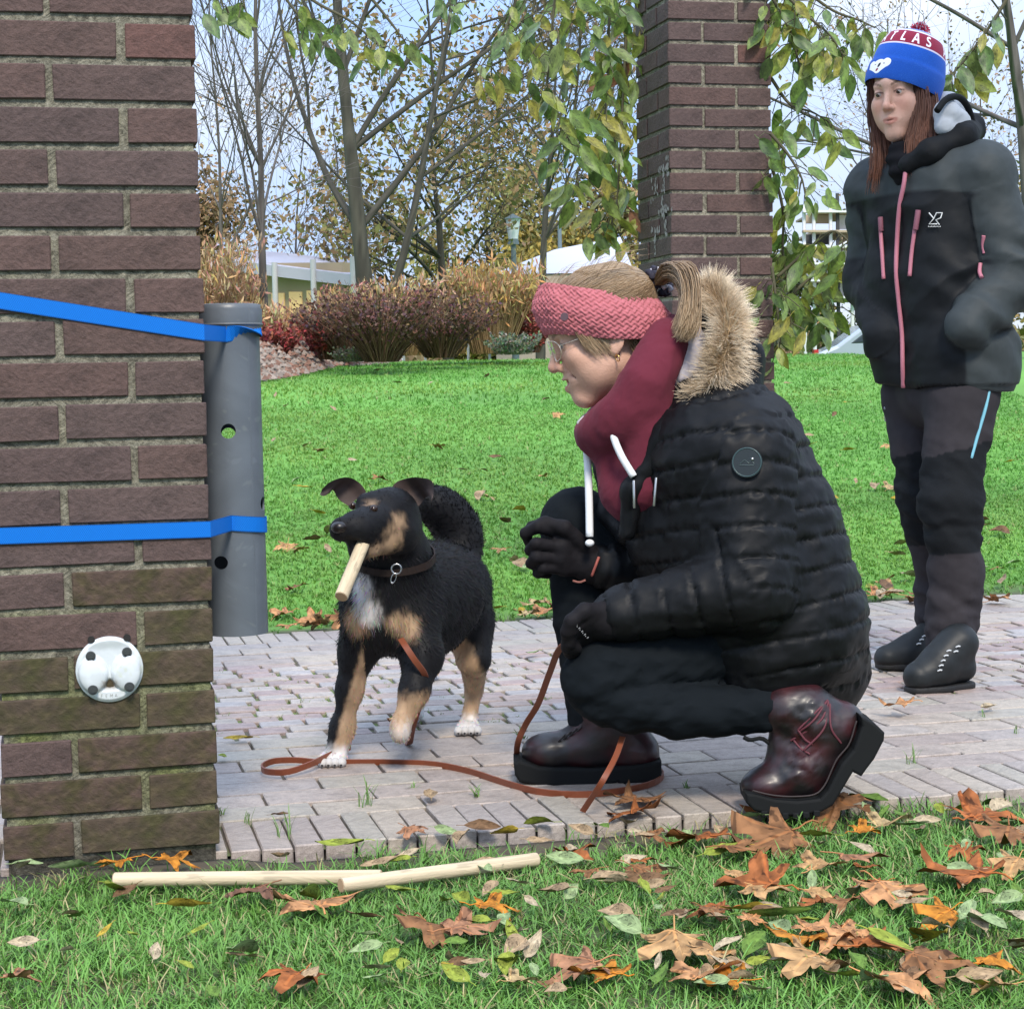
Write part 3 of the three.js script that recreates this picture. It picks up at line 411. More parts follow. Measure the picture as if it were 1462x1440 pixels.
function headColor(base, o = {}) {
  return (x, y, z) => {
    const n = 1 + 0.06 * fbm(x * 160, y * 160, z * 160, 2), c = base.map((q) => q * n), ax = Math.abs(x), m = (col, t) => { for (let i = 0; i < 3; i++) c[i] = mix(c[i], col[i], t); };
    m([base[0] * 1.02, base[1] * 0.72, base[2] * 0.66], 0.4 * sstep(0.036, 0.004, Math.hypot(ax - 0.04, y + 0.035)) * (z > 0.03 ? 1 : 0));
    m([base[0] * 1.0, base[1] * 0.7, base[2] * 0.65], 0.55 * sstep(0.02, 0.006, Math.hypot(x, y + 0.038, z - 0.11)));
    const ly = y - (o.smile ?? 0) * 9 * ax * ax, lip = sstep(0.024, 0.02, ax) * sstep(0, 0.002, -0.0612 - 7 * ax * ax - ly) * sstep(0, 0.002, ly + 0.0825 - 17 * ax * ax) * (z > 0.08 ? 1 : 0); m([base[0] * 0.78, base[1] * 0.5, base[2] * 0.5], 0.75 * lip);
    const bw = 0.024 + 0.004 * (ax - 0.03) / 0.02 - 9 * Math.pow(ax - 0.034, 2); const brow = sstep(0.0042, 0.0022, Math.abs(y - bw)) * sstep(0.012, 0.017, ax) * sstep(0.056, 0.05, ax) * (z > 0.05 ? 1 : 0); m(o.brow ?? [0.12, 0.07, 0.04], 0.75 * brow);
    const lash = sstep(0.0028, 0.0012, Math.abs(y - 0.0032 + 14 * Math.pow(ax - 0.031, 2))) * sstep(0.0165, 0.0145, Math.abs(ax - 0.031)) * (z > 0.08 ? 1 : 0); m([0.05, 0.03, 0.025], 0.8 * lash);
    return c;
  };
}
function eyes(parent, M, gaze, iris) {
  for (const x of [-1, 1]) {
    const g = new THREE.SphereGeometry(0.0122, 28, 20), p = g.attributes.position, c = new Float32Array(p.count * 3), d = gaze.clone().normalize();
    for (let i = 0; i < p.count; i++) { const a = V(p.getX(i), p.getY(i), p.getZ(i)).normalize().angleTo(d); c.set(a < 0.24 ? [0.005, 0.005, 0.005] : a < 0.58 ? iris : [0.42, 0.38, 0.36], 3 * i); }
    g.setAttribute('color', new THREE.BufferAttribute(c, 3)); g.translate(x * 0.031, -0.001, 0.0765); g.applyMatrix4(M);
    part(parent, 'eye', g, phys([1, 1, 1], 0.12, { vertexColors: true }));
  }
}
const frame = (o, fwd, up) => { const z = fwd.clone().normalize(), x = up.clone().cross(z).normalize(), y = z.clone().cross(x); return new THREE.Matrix4().makeBasis(x, y, z).setPosition(o); };
// thin hair strands along guide curves: one part, three sided tubes with root to tip colour
function strand(tb, pts, r0, c0, c1) { tubeInto(tb, pts, (t) => r0 * (1 - 0.75 * t * t), 3, (t) => [mix(c0[0], c1[0], t), mix(c0[1], c1[1], t), mix(c0[2], c1[2], t)]); }
// a gloved or bare hand: palm and five jointed fingers, from joints given as world points
function handPrims(wrist, knuckles, fingers, thumb, r = 0.0115, palmR = 0.017) {
  const P = []; const n = knuckles.length; for (let i = 0; i < n; i++) { P.push(cap(wrist.clone().lerp(knuckles[i], 0.12), knuckles[i], palmR * 1.15, palmR * 0.85, 0.012)); if (i) P.push(cap(knuckles[i - 1], knuckles[i], palmR * 0.8, palmR * 0.8, 0.012)); }
  fingers.forEach((f, i) => { let a = knuckles[i]; f.forEach((b, j) => { P.push(cap(a, b, r * (1.06 - 0.08 * j) * (i === 3 ? 0.9 : 1), r * (1 - 0.1 * j) * (i === 3 ? 0.9 : 1), 0.0045)); a = b; }); });
  let a = thumb[0]; thumb.slice(1).forEach((b, j) => { P.push(cap(a, b, r * (1.35 - 0.2 * j), r * (1.15 - 0.12 * j), 0.008)); a = b; });
  return P;
}
// outline traced from the photograph, given its own distance and thickness: a solid lying in the plane facing the lens at depth d
function slab(outline, d, thick, bevel, push = 0) {
  const c = W(outline[0][0], outline[0][1], d), pts = outline.map(([x, y]) => W(x, y, d).sub(c)); const sh = new THREE.Shape(pts.map((p) => new THREE.Vector2(p.x, p.y)));
  const g = new THREE.ExtrudeGeometry(sh, { depth: thick - 2 * bevel, bevelEnabled: true, bevelThickness: bevel, bevelSize: bevel, bevelOffset: -bevel, bevelSegments: 3, curveSegments: 4 });
  g.translate(c.x, c.y, c.z - thick / 2 + bevel + push); return g;
}

// ---------------------------------------------------------------- the crouching woman
{
  const base = flatHit(960, 1130), T = thing('person', 'woman crouching in black quilted jacket and pink knitted headband holding the leash', 'person', base);
  const black = [0.006, 0.0066, 0.0078];
  const puffMat = phys(black, 0.52, { specularIntensity: 0.36 });
  // --- leggings
  const kneeN = W(856, 972, 3.30), hipN = W(1105, 908, 3.37), ankN = W(1118, 1012, 3.28), kneeF = W(826, 752, 3.57), ankF = W(846, 1040, 3.58), hipF = W(1085, 890, 3.55);
  const leg = [cap(hipN, W(862, 958, 3.30), 0.082, 0.066), cap(kneeN, W(862, 962, 3.3), 0.07, 0.066, 0.01), cap(W(868, 996, 3.292), W(970, 1014, 3.285), 0.054, 0.05, 0.003), cap(W(970, 1014, 3.285), ankN, 0.05, 0.041, 0.003), cap(hipF, kneeF, 0.09, 0.074), cap(kneeF, W(836, 880, 3.575), 0.07, 0.06), cap(W(836, 880, 3.575), ankF, 0.06, 0.046), cap(hipN, hipF, 0.12, 0.12)];
  part(T, 'leggings', skin(leg, 0.006, { k: 0.018, disp: (x, y, z) => { const kb = sstep(0.2, 0.03, Math.hypot(x - kneeN.x - 0.05, (y - kneeN.y + 0.02) * 1.3, z - kneeN.z)), hb = sstep(0.2, 0.05, Math.hypot(x - hipN.x + 0.06, y - hipN.y, z - hipN.z)), ab = sstep(0.15, 0.03, Math.hypot(x - ankN.x, y - ankN.y, z - ankN.z)); return (0.004 + 0.009 * kb + 0.007 * hb + 0.008 * ab) * fbm(x * 26 + y * 20, y * 44 - x * 14, z * 16, 3) + 0.0012 * fbm(x * 70, y * 70, z * 70, 2); } , dd: (x, y, z) => 0.0022 * vnoise(x * 50, y * 70, z * 40) * sstep(0.16, 0.02, Math.hypot(x - kneeN.x - 0.03, y - kneeN.y + 0.03, z - kneeN.z)) }), phys([0.0065, 0.009, 0.0115], 0.85, { specularIntensity: 0.2, bumpMap: weaveBump, bumpScale: 0.0004 }));
  // --- jacket
  const elbN = W(1072, 838, 3.235), shN = W(1062, 650, 3.285), wrN = W(884, 878, 3.265), elbF = W(985, 812, 3.56), wrF = W(872, 808, 3.505);
  const tor = [cap(W(1110, 882, 3.39), W(1068, 760, 3.39), 0.165, 0.162), cap(W(1110, 882, 3.53), W(1068, 760, 3.53), 0.158, 0.155), cap(W(1068, 760, 3.385), W(1036, 655, 3.385), 0.16, 0.148), cap(W(1068, 760, 3.53), W(1036, 655, 3.54), 0.155, 0.145), cap(W(985, 655, 3.45), W(1005, 770, 3.44), 0.125, 0.118), cap(W(930, 650, 3.45), W(968, 765, 3.43), 0.088, 0.092, 0.04), cap(W(1036, 650, 3.34), W(1036, 650, 3.58), 0.125, 0.12), cap(W(1120, 915, 3.36), W(1150, 945, 3.45), 0.115, 0.12, 0.03), cap(W(1030, 880, 3.325), W(1090, 950, 3.33), 0.04, 0.07, 0.05)];
  const armN = [cap(shN, elbN, 0.086, 0.074, 0.035), cap(elbN, wrN, 0.072, 0.049, 0.02)], armF = [cap(W(985, 670, 3.66), elbF, 0.082, 0.07, 0.03), cap(elbF, wrF, 0.066, 0.046, 0.02)];
  const axT = W(1036, 600, 3.45).sub(W(1112, 900, 3.45)).normalize(), oT = W(1112, 900, 3.45);
  const inArm = field(armN), inArmF = field(armF), inTor = field(tor);
  const axis = (a, b) => b.clone().sub(a).normalize();
  const uA = axis(shN, elbN), fA = axis(elbN, wrN), fF = axis(elbF, wrF);
  const phase = (x, y, z) => {
    const p = V(x, y, z), da = inArm(x, y, z), df = inArmF(x, y, z), dt = inTor(x, y, z);
    if (da < dt - 0.004 && da < df) { const el = p.clone().sub(elbN), up = el.dot(uA), fo = el.dot(fA); return (fo > 0 && fo > up * -0.4) ? fo / 0.054 + 0.3 + 0.15 * vnoise(x * 9, y * 9, z * 9) : p.clone().sub(shN).dot(uA) / 0.054 + 0.35 + 0.12 * vnoise(x * 9, y * 9, z * 9); }
    if (df < dt - 0.004) return p.clone().sub(elbF).dot(fF) / 0.06;
    const q = p.sub(oT), h = q.dot(axT); return h / 0.054 + 0.35 * Math.sin(q.x * 5) + 0.12 * vnoise(x * 8, y * 8, z * 8);
  };
  const jf = skin([...tor, ...armN, ...armF], 0.0055, {
    k: 0.03, uv: true,
    disp: (x, y, z) => { const ph = phase(x, y, z), f = Math.abs(((ph % 1) + 1) % 1 - 0.5) * 2, seam = Math.pow(f, 5); const skirt = y < 0.24 ? 0.35 : 1; const pk = Math.pow(f, 2.2) * (0.004 * vnoise(x * 75, y * 20, z * 75) + 0.0025 * vnoise(x * 150 + 3, y * 60, z * 150)); return -0.0065 * Math.pow(f, 8) * skirt + pk + 0.0035 * ridge(x * 13 + ph * 0.2, y * 24, z * 13) * skirt + 0.004 * fbm(x * 18, y * 34, z * 18, 3) + 0.0065 * fbm(x * 46, y * 17, z * 20 + ph, 2) * f * skirt + 0.0025 * fbm(x * 90, y * 40, z * 60, 2) * f; },
    color: (x, y, z) => { const k = 1 + 0.25 * fbm(x * 20, y * 20, z * 20, 2); return [k, k, k]; },
  });
  const jacket = part(T, 'quilted_jacket', jf, (() => { const m = puffMat.clone(); m.vertexColors = true; return m; })());
  // collar lapel and placket, standing open
  const lap = [cap(W(985, 560, 3.365), W(955, 620, 3.335), 0.026, 0.03), cap(W(955, 620, 3.335), W(905, 700, 3.36), 0.03, 0.02), cap(W(905, 700, 3.36), W(895, 760, 3.37), 0.02, 0.016), cap(W(975, 545, 3.52), W(860, 640, 3.53), 0.028, 0.022), cap(W(858, 636, 3.53), W(872, 730, 3.5), 0.022, 0.02), cap(W(872, 735, 3.5), W(895, 765, 3.45), 0.022, 0.02)];
  part(jacket, 'collar', skin(lap, 0.006, { k: 0.025, disp: (x, y, z) => 0.004 * fbm(x * 30, y * 40, z * 30, 3) }), puffMat);
  // hood hanging behind the neck
  const hoodP = [cap(W(1010, 470, 3.45), W(1040, 560, 3.45), 0.06, 0.06), cap(W(1058, 510, 3.37), W(1050, 570, 3.36), 0.045, 0.05), cap(W(1058, 510, 3.53), W(1050, 570, 3.54), 0.045, 0.05), cap(W(1030, 560, 3.36), W(985, 575, 3.36), 0.03, 0.025)];
  const hood = part(jacket, 'hood', skin(hoodP, 0.007, { k: 0.04, disp: (x, y, z) => 0.006 * fbm(x * 20, y * 26, z * 20, 3) }), puffMat);
  { // fur trim
    const r = rng(77), tb = new TB();
    const loop = curve([W(984, 572, 3.345), W(1010, 560, 3.325), W(1032, 520, 3.32), W(1040, 472, 3.34), W(1028, 436, 3.40), W(1012, 420, 3.46), W(1012, 425, 3.52), W(1022, 445, 3.57), W(1024, 490, 3.58), W(990, 560, 3.56)], 60);
    const core = part(hood, 'fur_trim_band', tube(loop, (t) => 0.02 * Math.min(1, 8 * t + 0.4, 8 * (1 - t) + 0.4), 10), mat([0.46, 0.34, 0.2], 1));
    const ctr = W(985, 500, 3.45);
    for (let k = 0; k < 13000; k++) {
      const t = r(), i = Math.min(59, Math.floor(t * 60)), p = loop[i].clone().lerp(loop[i + 1] ?? loop[i], t * 60 - i), tan = loop[Math.min(60, i + 1)].clone().sub(loop[Math.max(0, i - 1)]).normalize();
      const out = p.clone().sub(ctr).normalize(); const a = (r() - 0.5) * 3.6; const b = tan.clone().cross(out).normalize(); const n = out.clone().multiplyScalar(Math.cos(a)).addScaledVector(b, Math.sin(a)).addScaledVector(tan, (r() - 0.5) * 0.9).normalize();
      const L = (0.025 + 0.025 * r()) * Math.min(1, 6 * t + 0.5), root = p.clone().addScaledVector(n, 0.014), clump = V(vnoise(t * 60, a * 4, 1), vnoise(t * 60, a * 4, 2) - 0.25, vnoise(t * 60, a * 4, 3)).multiplyScalar(0.6);
      const pts = [root, root.clone().addScaledVector(n, L * 0.5).addScaledVector(clump, L * 0.2), root.clone().addScaledVector(n, L * 0.9).addScaledVector(clump, L * 0.55)]; const q = 0.75 + 0.5 * r(), pale = clamp(0.5 + 0.9 * vnoise(t * 24, a * 2, 7));
      strand(tb, pts, 0.00055, [0.5 * q, 0.36 * q, 0.22 * q], [mix(0.62, 0.9, pale) * q, mix(0.49, 0.8, pale) * q, mix(0.33, 0.64, pale) * q]);
    }
    part(hood, 'fur_trim', tb.geo(), mat([1, 1, 1], 0.8, { vertexColors: true }));
    part(hood, 'fleece_lining', skin([ell(W(985, 500, 3.42), V(0.034, 0.06, 0.05)), ell(W(972, 530, 3.39), V(0.02, 0.035, 0.03))], 0.005, { k: 0.02, disp: (x, y, z) => 0.004 * fbm(x * 90, y * 90, z * 90, 3) }), mat([0.6, 0.57, 0.64], 1));
  }
  // --- burgundy hoodie
  const cowl = [W(955, 478, 3.44), W(948, 492, 3.375), W(922, 545, 3.345), W(890, 592, 3.365), W(858, 618, 3.42), W(850, 615, 3.49), W(880, 585, 3.545), W(935, 525, 3.535), W(957, 482, 3.48), W(955, 478, 3.44)];
  const hp = []; const cw = curve(cowl, 26); for (let i = 0; i < cw.length - 1; i++) { const t = i / (cw.length - 1); const r = 0.026 + 0.012 * Math.sin(Math.PI * Math.min(1, t * 1.9)); hp.push(cap(cw[i], cw[i + 1], r, r)); }
  hp.push(cap(W(925, 585, 3.375), W(925, 690, 3.385), 0.05, 0.05), cap(W(880, 630, 3.44), W(905, 700, 3.42), 0.045, 0.06), cap(W(935, 590, 3.45), W(950, 690, 3.45), 0.085, 0.08));
  const hoodie = part(T, 'hooded_sweatshirt', skin(hp, 0.005, { k: 0.022, disp: (x, y, z) => 0.004 * fbm(x * 22, y * 22, z * 40, 3) + 0.005 * ridge(x * 13 - y * 9, y * 7 + x * 9, z * 10) + 0.0006 * vnoise(x * 400, y * 400, z * 400) }), phys([0.115, 0.011, 0.026], 0.95, { sheen: 0.3, sheenColor: lin(0.5, 0.15, 0.2) }));
  { const inner = curve([W(940, 500, 3.44), W(900, 560, 3.385), W(868, 594, 3.40), W(842, 606, 3.44), W(838, 606, 3.48), W(862, 590, 3.53)], 24); part(hoodie, 'fleece_lining', tube(inner, 0.019, 8), mat([0.66, 0.6, 0.58], 1)); }
  const white = mat([0.72, 0.74, 0.76], 0.85);
  part(hoodie, 'drawstring', tube(curve([W(873, 598, 3.352), W(876, 622, 3.345), W(887, 650, 3.335), W(905, 680, 3.33)], 20), 0.0068, 10), white);
  part(hoodie, 'drawstring', tube(curve([W(836, 622, 3.46), W(839, 660, 3.45), W(841, 710, 3.44), W(842, 766, 3.43)], 24), 0.0072, 10), white);
  { const b = new THREE.SphereGeometry(0.0085, 14, 10); b.scale(1, 0.8, 1); const p = W(842, 775, 3.43); b.translate(p.x, p.y, p.z); part(hoodie, 'cord_knot', b, white); }
  const steel = mat([0.5, 0.5, 0.5], 0.3, { metalness: 0.9 });
  for (const [a, b, d] of [[[905, 686], [906, 725], 3.315], [[937, 682], [934, 722], 3.30], [[862, 655], [868, 668], 3.42]]) part(jacket, 'zip_pull', tube([W(a[0], a[1], d), W((a[0] + b[0]) / 2, (a[1] + b[1]) / 2, d - 0.004), W(b[0], b[1], d)], 0.0026, 6), steel);
  { // round badge on the sleeve
    const c = W(1067, 660, 3.186), n = camera.position.clone().sub(c).normalize().add(V(-0.15, 0.1, 0)).normalize(); const g = new THREE.CylinderGeometry(0.0265, 0.0265, 0.007, 40); g.rotateX(Math.PI / 2); const rm = frame(c, n, V(0, 1, 0)); g.applyMatrix4(rm);
    const badge = part(jacket, 'sleeve_badge', g, phys([0.006, 0.012, 0.0135], 0.4)); const tr = new THREE.TorusGeometry(0.0245, 0.0012, 8, 40); tr.translate(0, 0, 0.0035); tr.applyMatrix4(rm); part(badge, 'rim', tr, phys([0.03, 0.06, 0.062], 0.3));
    const lt = new TB(); for (const q of [[[-0.012, -0.003], [-0.004, 0.004], [0.004, -0.002]], [[-0.013, -0.005], [0.012, -0.005]], [[0.002, -0.001], [0.008, 0.003], [0.013, -0.003]]]) tubeInto(lt, q.map(([x, y]) => V(x, y, 0.0038)), 0.0008, 5); part(badge, 'emblem', lt.geo().applyMatrix4(rm), mat([0.05, 0.075, 0.075], 0.4));
    const st = new THREE.SphereGeometry(0.003, 10, 8); st.translate(0.0095, 0.0055, 0.004); st.applyMatrix4(rm); part(badge, 'stud', st, steel);
  }
  // --- gloves
  const gMat = phys([0.0105, 0.0095, 0.0115], 0.72, { specularIntensity: 0.3, bumpMap: weaveBump, bumpScale: 0.0006 });
  { // far hand: a loose fist held before the raised knee
    const k = [[806, 764, 3.475], [801, 781, 3.465], [801, 797, 3.47], [806, 811, 3.48]].map((q) => W(...q)), wr = W(846, 806, 3.50);
    const f = [[[768, 752, 3.455], [750, 761, 3.47], [756, 777, 3.49]], [[766, 776, 3.445], [757, 785, 3.47], [775, 793, 3.495]], [[766, 795, 3.45], [758, 804, 3.475], [776, 809, 3.5]], [[776, 811, 3.46], [768, 818, 3.48], [782, 820, 3.5]]].map((a) => a.map((q) => W(...q)));
    const P = handPrims(wr, k, f, [W(838, 782, 3.475), W(806, 753, 3.45), W(778, 746, 3.462), W(758, 752, 3.48)]); P.push(cap(wr, W(862, 808, 3.503), 0.036, 0.041, 0.015));
    const gl = part(T, 'glove', skin(P, 0.0035, { k: 0.006, disp: (x, y, z) => 0.0012 * fbm(x * 90, y * 90, z * 90, 3) }), gMat);
    part(gl, 'cuff_tape', tube(curve([W(855, 795, 3.455), W(851, 806, 3.452), W(845, 822, 3.46)], 10), 0.0028, 6), mat([0.34, 0.09, 0.07], 0.7));
    part(gl, 'cuff_tape', tube(curve([W(818, 829, 3.47), W(828, 831, 3.465), W(836, 828, 3.463)], 8), 0.0022, 6), mat([0.24, 0.09, 0.07], 0.7));
  }
  { // near hand resting on the knee, closed round the leash
    const wr = W(872, 884, 3.262), k = [[838, 882, 3.232], [833, 892, 3.245], [830, 902, 3.262], [830, 912, 3.282]].map((q) => W(...q));
    const f = [[[815, 900, 3.222], [812, 918, 3.235], [824, 926, 3.255]], [[811, 909, 3.232], [810, 925, 3.247], [822, 930, 3.265]], [[811, 917, 3.25], [813, 931, 3.265], [824, 931, 3.28]], [[815, 924, 3.27], [818, 935, 3.283], [827, 932, 3.295]]].map((a) => a.map((q) => W(...q)));
    const P = handPrims(wr, k, f, [W(858, 872, 3.24), W(834, 872, 3.218), W(816, 886, 3.212), W(808, 902, 3.218)], 0.0118, 0.018); P.push(cap(wr, W(892, 878, 3.264), 0.037, 0.042, 0.015));
    const gl = part(T, 'glove', skin(P, 0.0035, { k: 0.006, disp: (x, y, z) => 0.0012 * fbm(x * 90, y * 90, z * 90, 3) }), gMat);
    const dl = new TB(); for (let i = 0; i < 9; i++) { const t = i / 8, a = W(mix(822, 838, t), mix(893, 911, t), 3.205); tubeInto(dl, [a, a.clone().add(V(0.003 * (1 - i % 2), 0.002, 0.0005))], 0.0009, 4); } part(gl, 'glove_print', dl.geo(), mat([0.25, 0.25, 0.25], 0.6));
  }
  // --- boots
  const leather = (x, y, z) => { const k = clamp(0.25 + 1.5 * fbm(x * 26, y * 26, z * 26, 3)); return [mix(0.007, 0.042, k), mix(0.005, 0.005, k), mix(0.006, 0.008, k)]; };
  const bootMat = phys([1, 1, 1], 0.46, { vertexColors: true, clearcoat: 0.2, clearcoatRoughness: 0.25 }), soleMat = phys([0.008, 0.009, 0.0095], 0.75, { specularIntensity: 0.4, }), unused = mat([0.011, 0.012, 0.013], 0.75, { bumpMap: rep(grainBump, 6), bumpScale: 0.001 }), laceMat = mat([0.10, 0.02, 0.03], 0.7);
  { // near boot, up on its toes
    const zo = ([x, y]) => [1030 + x / 5.848, 960 + y / 5.848], D = 3.275;
    const up = [ell(W(1092, 1120, D), V(0.042, 0.03, 0.043)), cap(W(1105, 1118, D), W(1140, 1108, D), 0.034, 0.042), cap(W(1140, 1100, D), W(1165, 1040, D), 0.046, 0.046), cap(W(1165, 1090, D), W(1205, 1030, D), 0.038, 0.036), cap(W(1188, 1040, D), W(1152, 1012, D), 0.04, 0.045), cap(W(1150, 1020, D), W(1122, 1012, D), 0.047, 0.047), cap(W(1112, 1100, D), W(1118, 1065, D), 0.02, 0.028, 0.02)];
    const boot = part(T, 'boot', skin(up, 0.0045, { k: 0.022, disp: (x, y, z) => { const q = W(1140, 1085, 3.275), fl = sstep(0.06, 0.015, Math.hypot(x - q.x, y - q.y)), q2 = W(1150, 1025, 3.275), f2 = sstep(0.07, 0.02, Math.hypot(x - q2.x, y - q2.y)); return 0.002 * fbm(x * 30, y * 60, z * 30, 3) + 0.0055 * (fl + f2) * fbm(x * 40 - y * 60, x * 60 + y * 40, z * 22, 3); }, color: leather }), bootMat, 'near burgundy leather boot bent on its toes');
    part(boot, 'sole', slab([[175, 960], [185, 1045], [245, 1105], [400, 1145], [600, 1155], [800, 1120], [900, 1060], [1060, 785], [1130, 822], [1168, 765], [1235, 675], [1312, 520], [1316, 455], [1240, 382], [1112, 312], [1128, 400], [1060, 600], [960, 720], [850, 940], [790, 1005], [600, 1025], [420, 1010], [260, 965]].map(zo), 3.27, 0.094, 0.005), soleMat);
    const bf = field(up, 0.022), lc = new TB(); for (const q of [[[890, 230], [790, 330], [640, 480]], [[895, 240], [830, 400], [580, 570]], [[890, 250], [860, 460], [690, 650]], [[905, 260], [920, 470], [1000, 590]], [[880, 240], [760, 410], [610, 520]], [[640, 480], [700, 560], [760, 600]], [[600, 560], [670, 640], [740, 680]]]) tubeInto(lc, curve(q.map((p) => surf(...zo(p), bf, 3.1, 3.4, 0.003)), 14), 0.0021, 6);
    const wl = new TB(); tubeInto(wl, curve([[262, 985], [420, 1022], [600, 1035], [790, 1012], [860, 945], [965, 725], [1065, 600], [1130, 402]].map((p) => W(...zo(p), 3.222)), 40), 0.0016, 5); part(boot, 'welt_stitching', wl.geo(), mat([0.03, 0.02, 0.02], 0.7));
    for (let i = 0; i < 6; i++) { const t = i / 5, p = zo([mix(330, 760, t), mix(1128, 1120, t) + 22 * Math.sin(t * 3)]); const g = chamferBox(0.011, 0.01, 0.099, 0.001); const c = W(p[0], p[1], 3.27); g.translate(c.x, c.y, c.z); part(boot, 'tread_lug', g, soleMat); }
    part(boot, 'lace', lc.geo(), laceMat);
    part(boot, 'pull_tab', tube(curve([W(1062, 1052, 3.26), W(1070, 1056, 3.26), W(1088, 1054, 3.27), W(1100, 1062, 3.27)], 10), 0.004, 6), soleMat);
  }
  { // far boot, flat on the paving
    const D = 3.575, up = [ell(W(780, 1072, D), V(0.048, 0.034, 0.044)), cap(W(795, 1075, D), W(840, 1066, D), 0.036, 0.042), cap(W(830, 1062, D), W(862, 1040, D), 0.04, 0.046), cap(W(850, 1072, D), W(912, 1076, D), 0.038, 0.04), cap(W(868, 1045, D), W(852, 1005, D), 0.05, 0.052), cap(W(905, 1066, D), W(880, 1010, D), 0.038, 0.042)];
    const boot = part(T, 'boot', skin(up, 0.005, { k: 0.022, disp: (x, y, z) => 0.0016 * fbm(x * 30, y * 60, z * 30, 3), color: leather }), bootMat, 'far burgundy leather boot flat on the paving');
    part(boot, 'sole', slab([[733, 1082], [735, 1100], [742, 1110], [770, 1115], [850, 1117], [880, 1110], [884, 1113], [938, 1111], [942, 1102], [942, 1080], [900, 1086], [840, 1090], [770, 1088], [740, 1078]], 3.575, 0.098, 0.006), soleMat);
    const lc = new TB(); for (let i = 0; i < 5; i++) { const x = 802 + i * 9, y = 1053 - i * 5; tubeInto(lc, curve([W(x - 7, y + 9, 3.545), W(x, y, 3.537), W(x + 6, y - 4, 3.55)], 8), 0.0022, 5); } part(boot, 'lace', lc.geo(), mat([0.02, 0.018, 0.02], 0.6));
  }
  // --- head
  const hc = W(862, 473, 3.45), pit = 17 * Math.PI / 180, yw = 0.06; const M = frame(hc, V(-Math.cos(pit) * Math.cos(yw), -Math.sin(pit), Math.sin(yw)), V(0, 1, 0));
  const toW = (x, y, z) => V(x, y, z).applyMatrix4(M);
  const hs = headGeo({ smile: 1 }), skinC = [0.6, 0.36, 0.265];
  const hg = skin(hs, 0.0028, { k: 0.02, uv: true, color: headColor(skinC, { brow: [0.16, 0.1, 0.06], smile: 1 }) }); hg.applyMatrix4(M);
  const bodyM = part(T, 'body', hg, phys([1, 1, 1], 0.5, { vertexColors: true, specularIntensity: 0.6, bumpMap: rep(grainBump, 22), bumpScale: 0.0006 }));
  { const tg = new THREE.SphereGeometry(1, 20, 12); tg.scale(0.019, 0.0042, 0.013); tg.translate(0, -0.0672, 0.0795); tg.applyMatrix4(M); part(bodyM, 'teeth', tg, phys([0.62, 0.58, 0.5], 0.3)); }
  eyes(bodyM, M, V(0.1, -0.15, 1), [0.1, 0.12, 0.13]);
  { // glasses
    const tb = new TB(); for (const x of [-1, 1]) { const ring = []; for (let i = 0; i <= 32; i++) { const a = i / 32 * 2 * Math.PI; ring.push(toW(x * 0.033 + Math.cos(a) * 0.0235, -0.006 + Math.sin(a) * 0.0195, 0.104 - 0.012 * Math.abs(Math.cos(a)) * (x * Math.cos(a) > 0 ? 1 : 0.1))); } tubeInto(tb, ring, 0.0009, 6); tubeInto(tb, curve([toW(x * 0.056, 0.001, 0.092), toW(x * 0.072, 0.002, 0.06), toW(x * 0.079, 0.0, 0.005)], 14), 0.0009, 5); } tubeInto(tb, curve([toW(-0.0095, -0.002, 0.104), toW(0, 0.002, 0.107), toW(0.0095, -0.002, 0.104)], 8), 0.0009, 5);
    const gl = part(T, 'glasses', tb.geo(), mat([0.62, 0.55, 0.47], 0.25, { metalness: 0.8 }));
    for (const x of [-1, 1]) { const g = new THREE.CircleGeometry(0.0232, 32); g.scale(1, 0.83, 1); g.translate(x * 0.033, -0.006, 0.1035); g.applyMatrix4(M); part(gl, 'lens', g, phys([1, 1, 1], 0.02, { transmission: 1, thickness: 0 })); }
  }
  { const g = new THREE.TorusGeometry(0.0062, 0.0011, 8, 24); g.rotateY(0.4); g.translate(0.0805, -0.053, 0.0); g.applyMatrix4(M); part(T, 'earring', g, mat([0.75, 0.5, 0.18], 0.25, { metalness: 1 })); }
  { // knitted headband: garter stitch as real relief
    const tb = new TB(), na = 420, nv = 64, rows = 11, id = [], st = 52;
    for (let i = 0; i <= na; i++) for (let j = 0; j <= nv; j++) {
      const a = i / na * 2 * Math.PI, v = (j / nv) * 2 - 1, fz = Math.cos(a), fx = Math.sin(a); const rr = 1 - (0.1 + 0.09 * Math.max(0, fz)) * sstep(-0.2, 1.1, v);
      const U = a / (2 * Math.PI) * st, vv = (v + 1) / 2 * rows + 0.34 * Math.sin(2 * Math.PI * U) + 0.25 * fbm(a * 3, v * 2, 8, 2), row = Math.floor(vv), fr = vv - row; const ph = U + (row % 2) * 0.5; const bump = 0.0042 * Math.pow(Math.sin(Math.PI * fr), 0.7) * (0.35 + 0.65 * Math.pow(Math.abs(Math.sin(Math.PI * ph)), 0.7)) - 0.001;
      const roll = 0.009 * (1 - Math.pow(Math.abs(v), 3)), lump = 0.005 * fbm(a * 4, v * 2, 1, 2), off = roll + bump + lump;
      const z = -0.008 + fz * (0.112 * rr + off), x = fx * (0.086 * rr + off), y = 0.034 + 0.4 * z + v * (0.047 + 0.004 * fz) + 0.003 * Math.sin(a * 3); const p = toW(x, y, z); const k = 1 + 0.16 * fbm(a * 30, v * 12, 4, 2);
      id.push(tb.v(p.x, p.y, p.z, [0.43 * k, 0.13 * k, 0.15 * k]));
    }
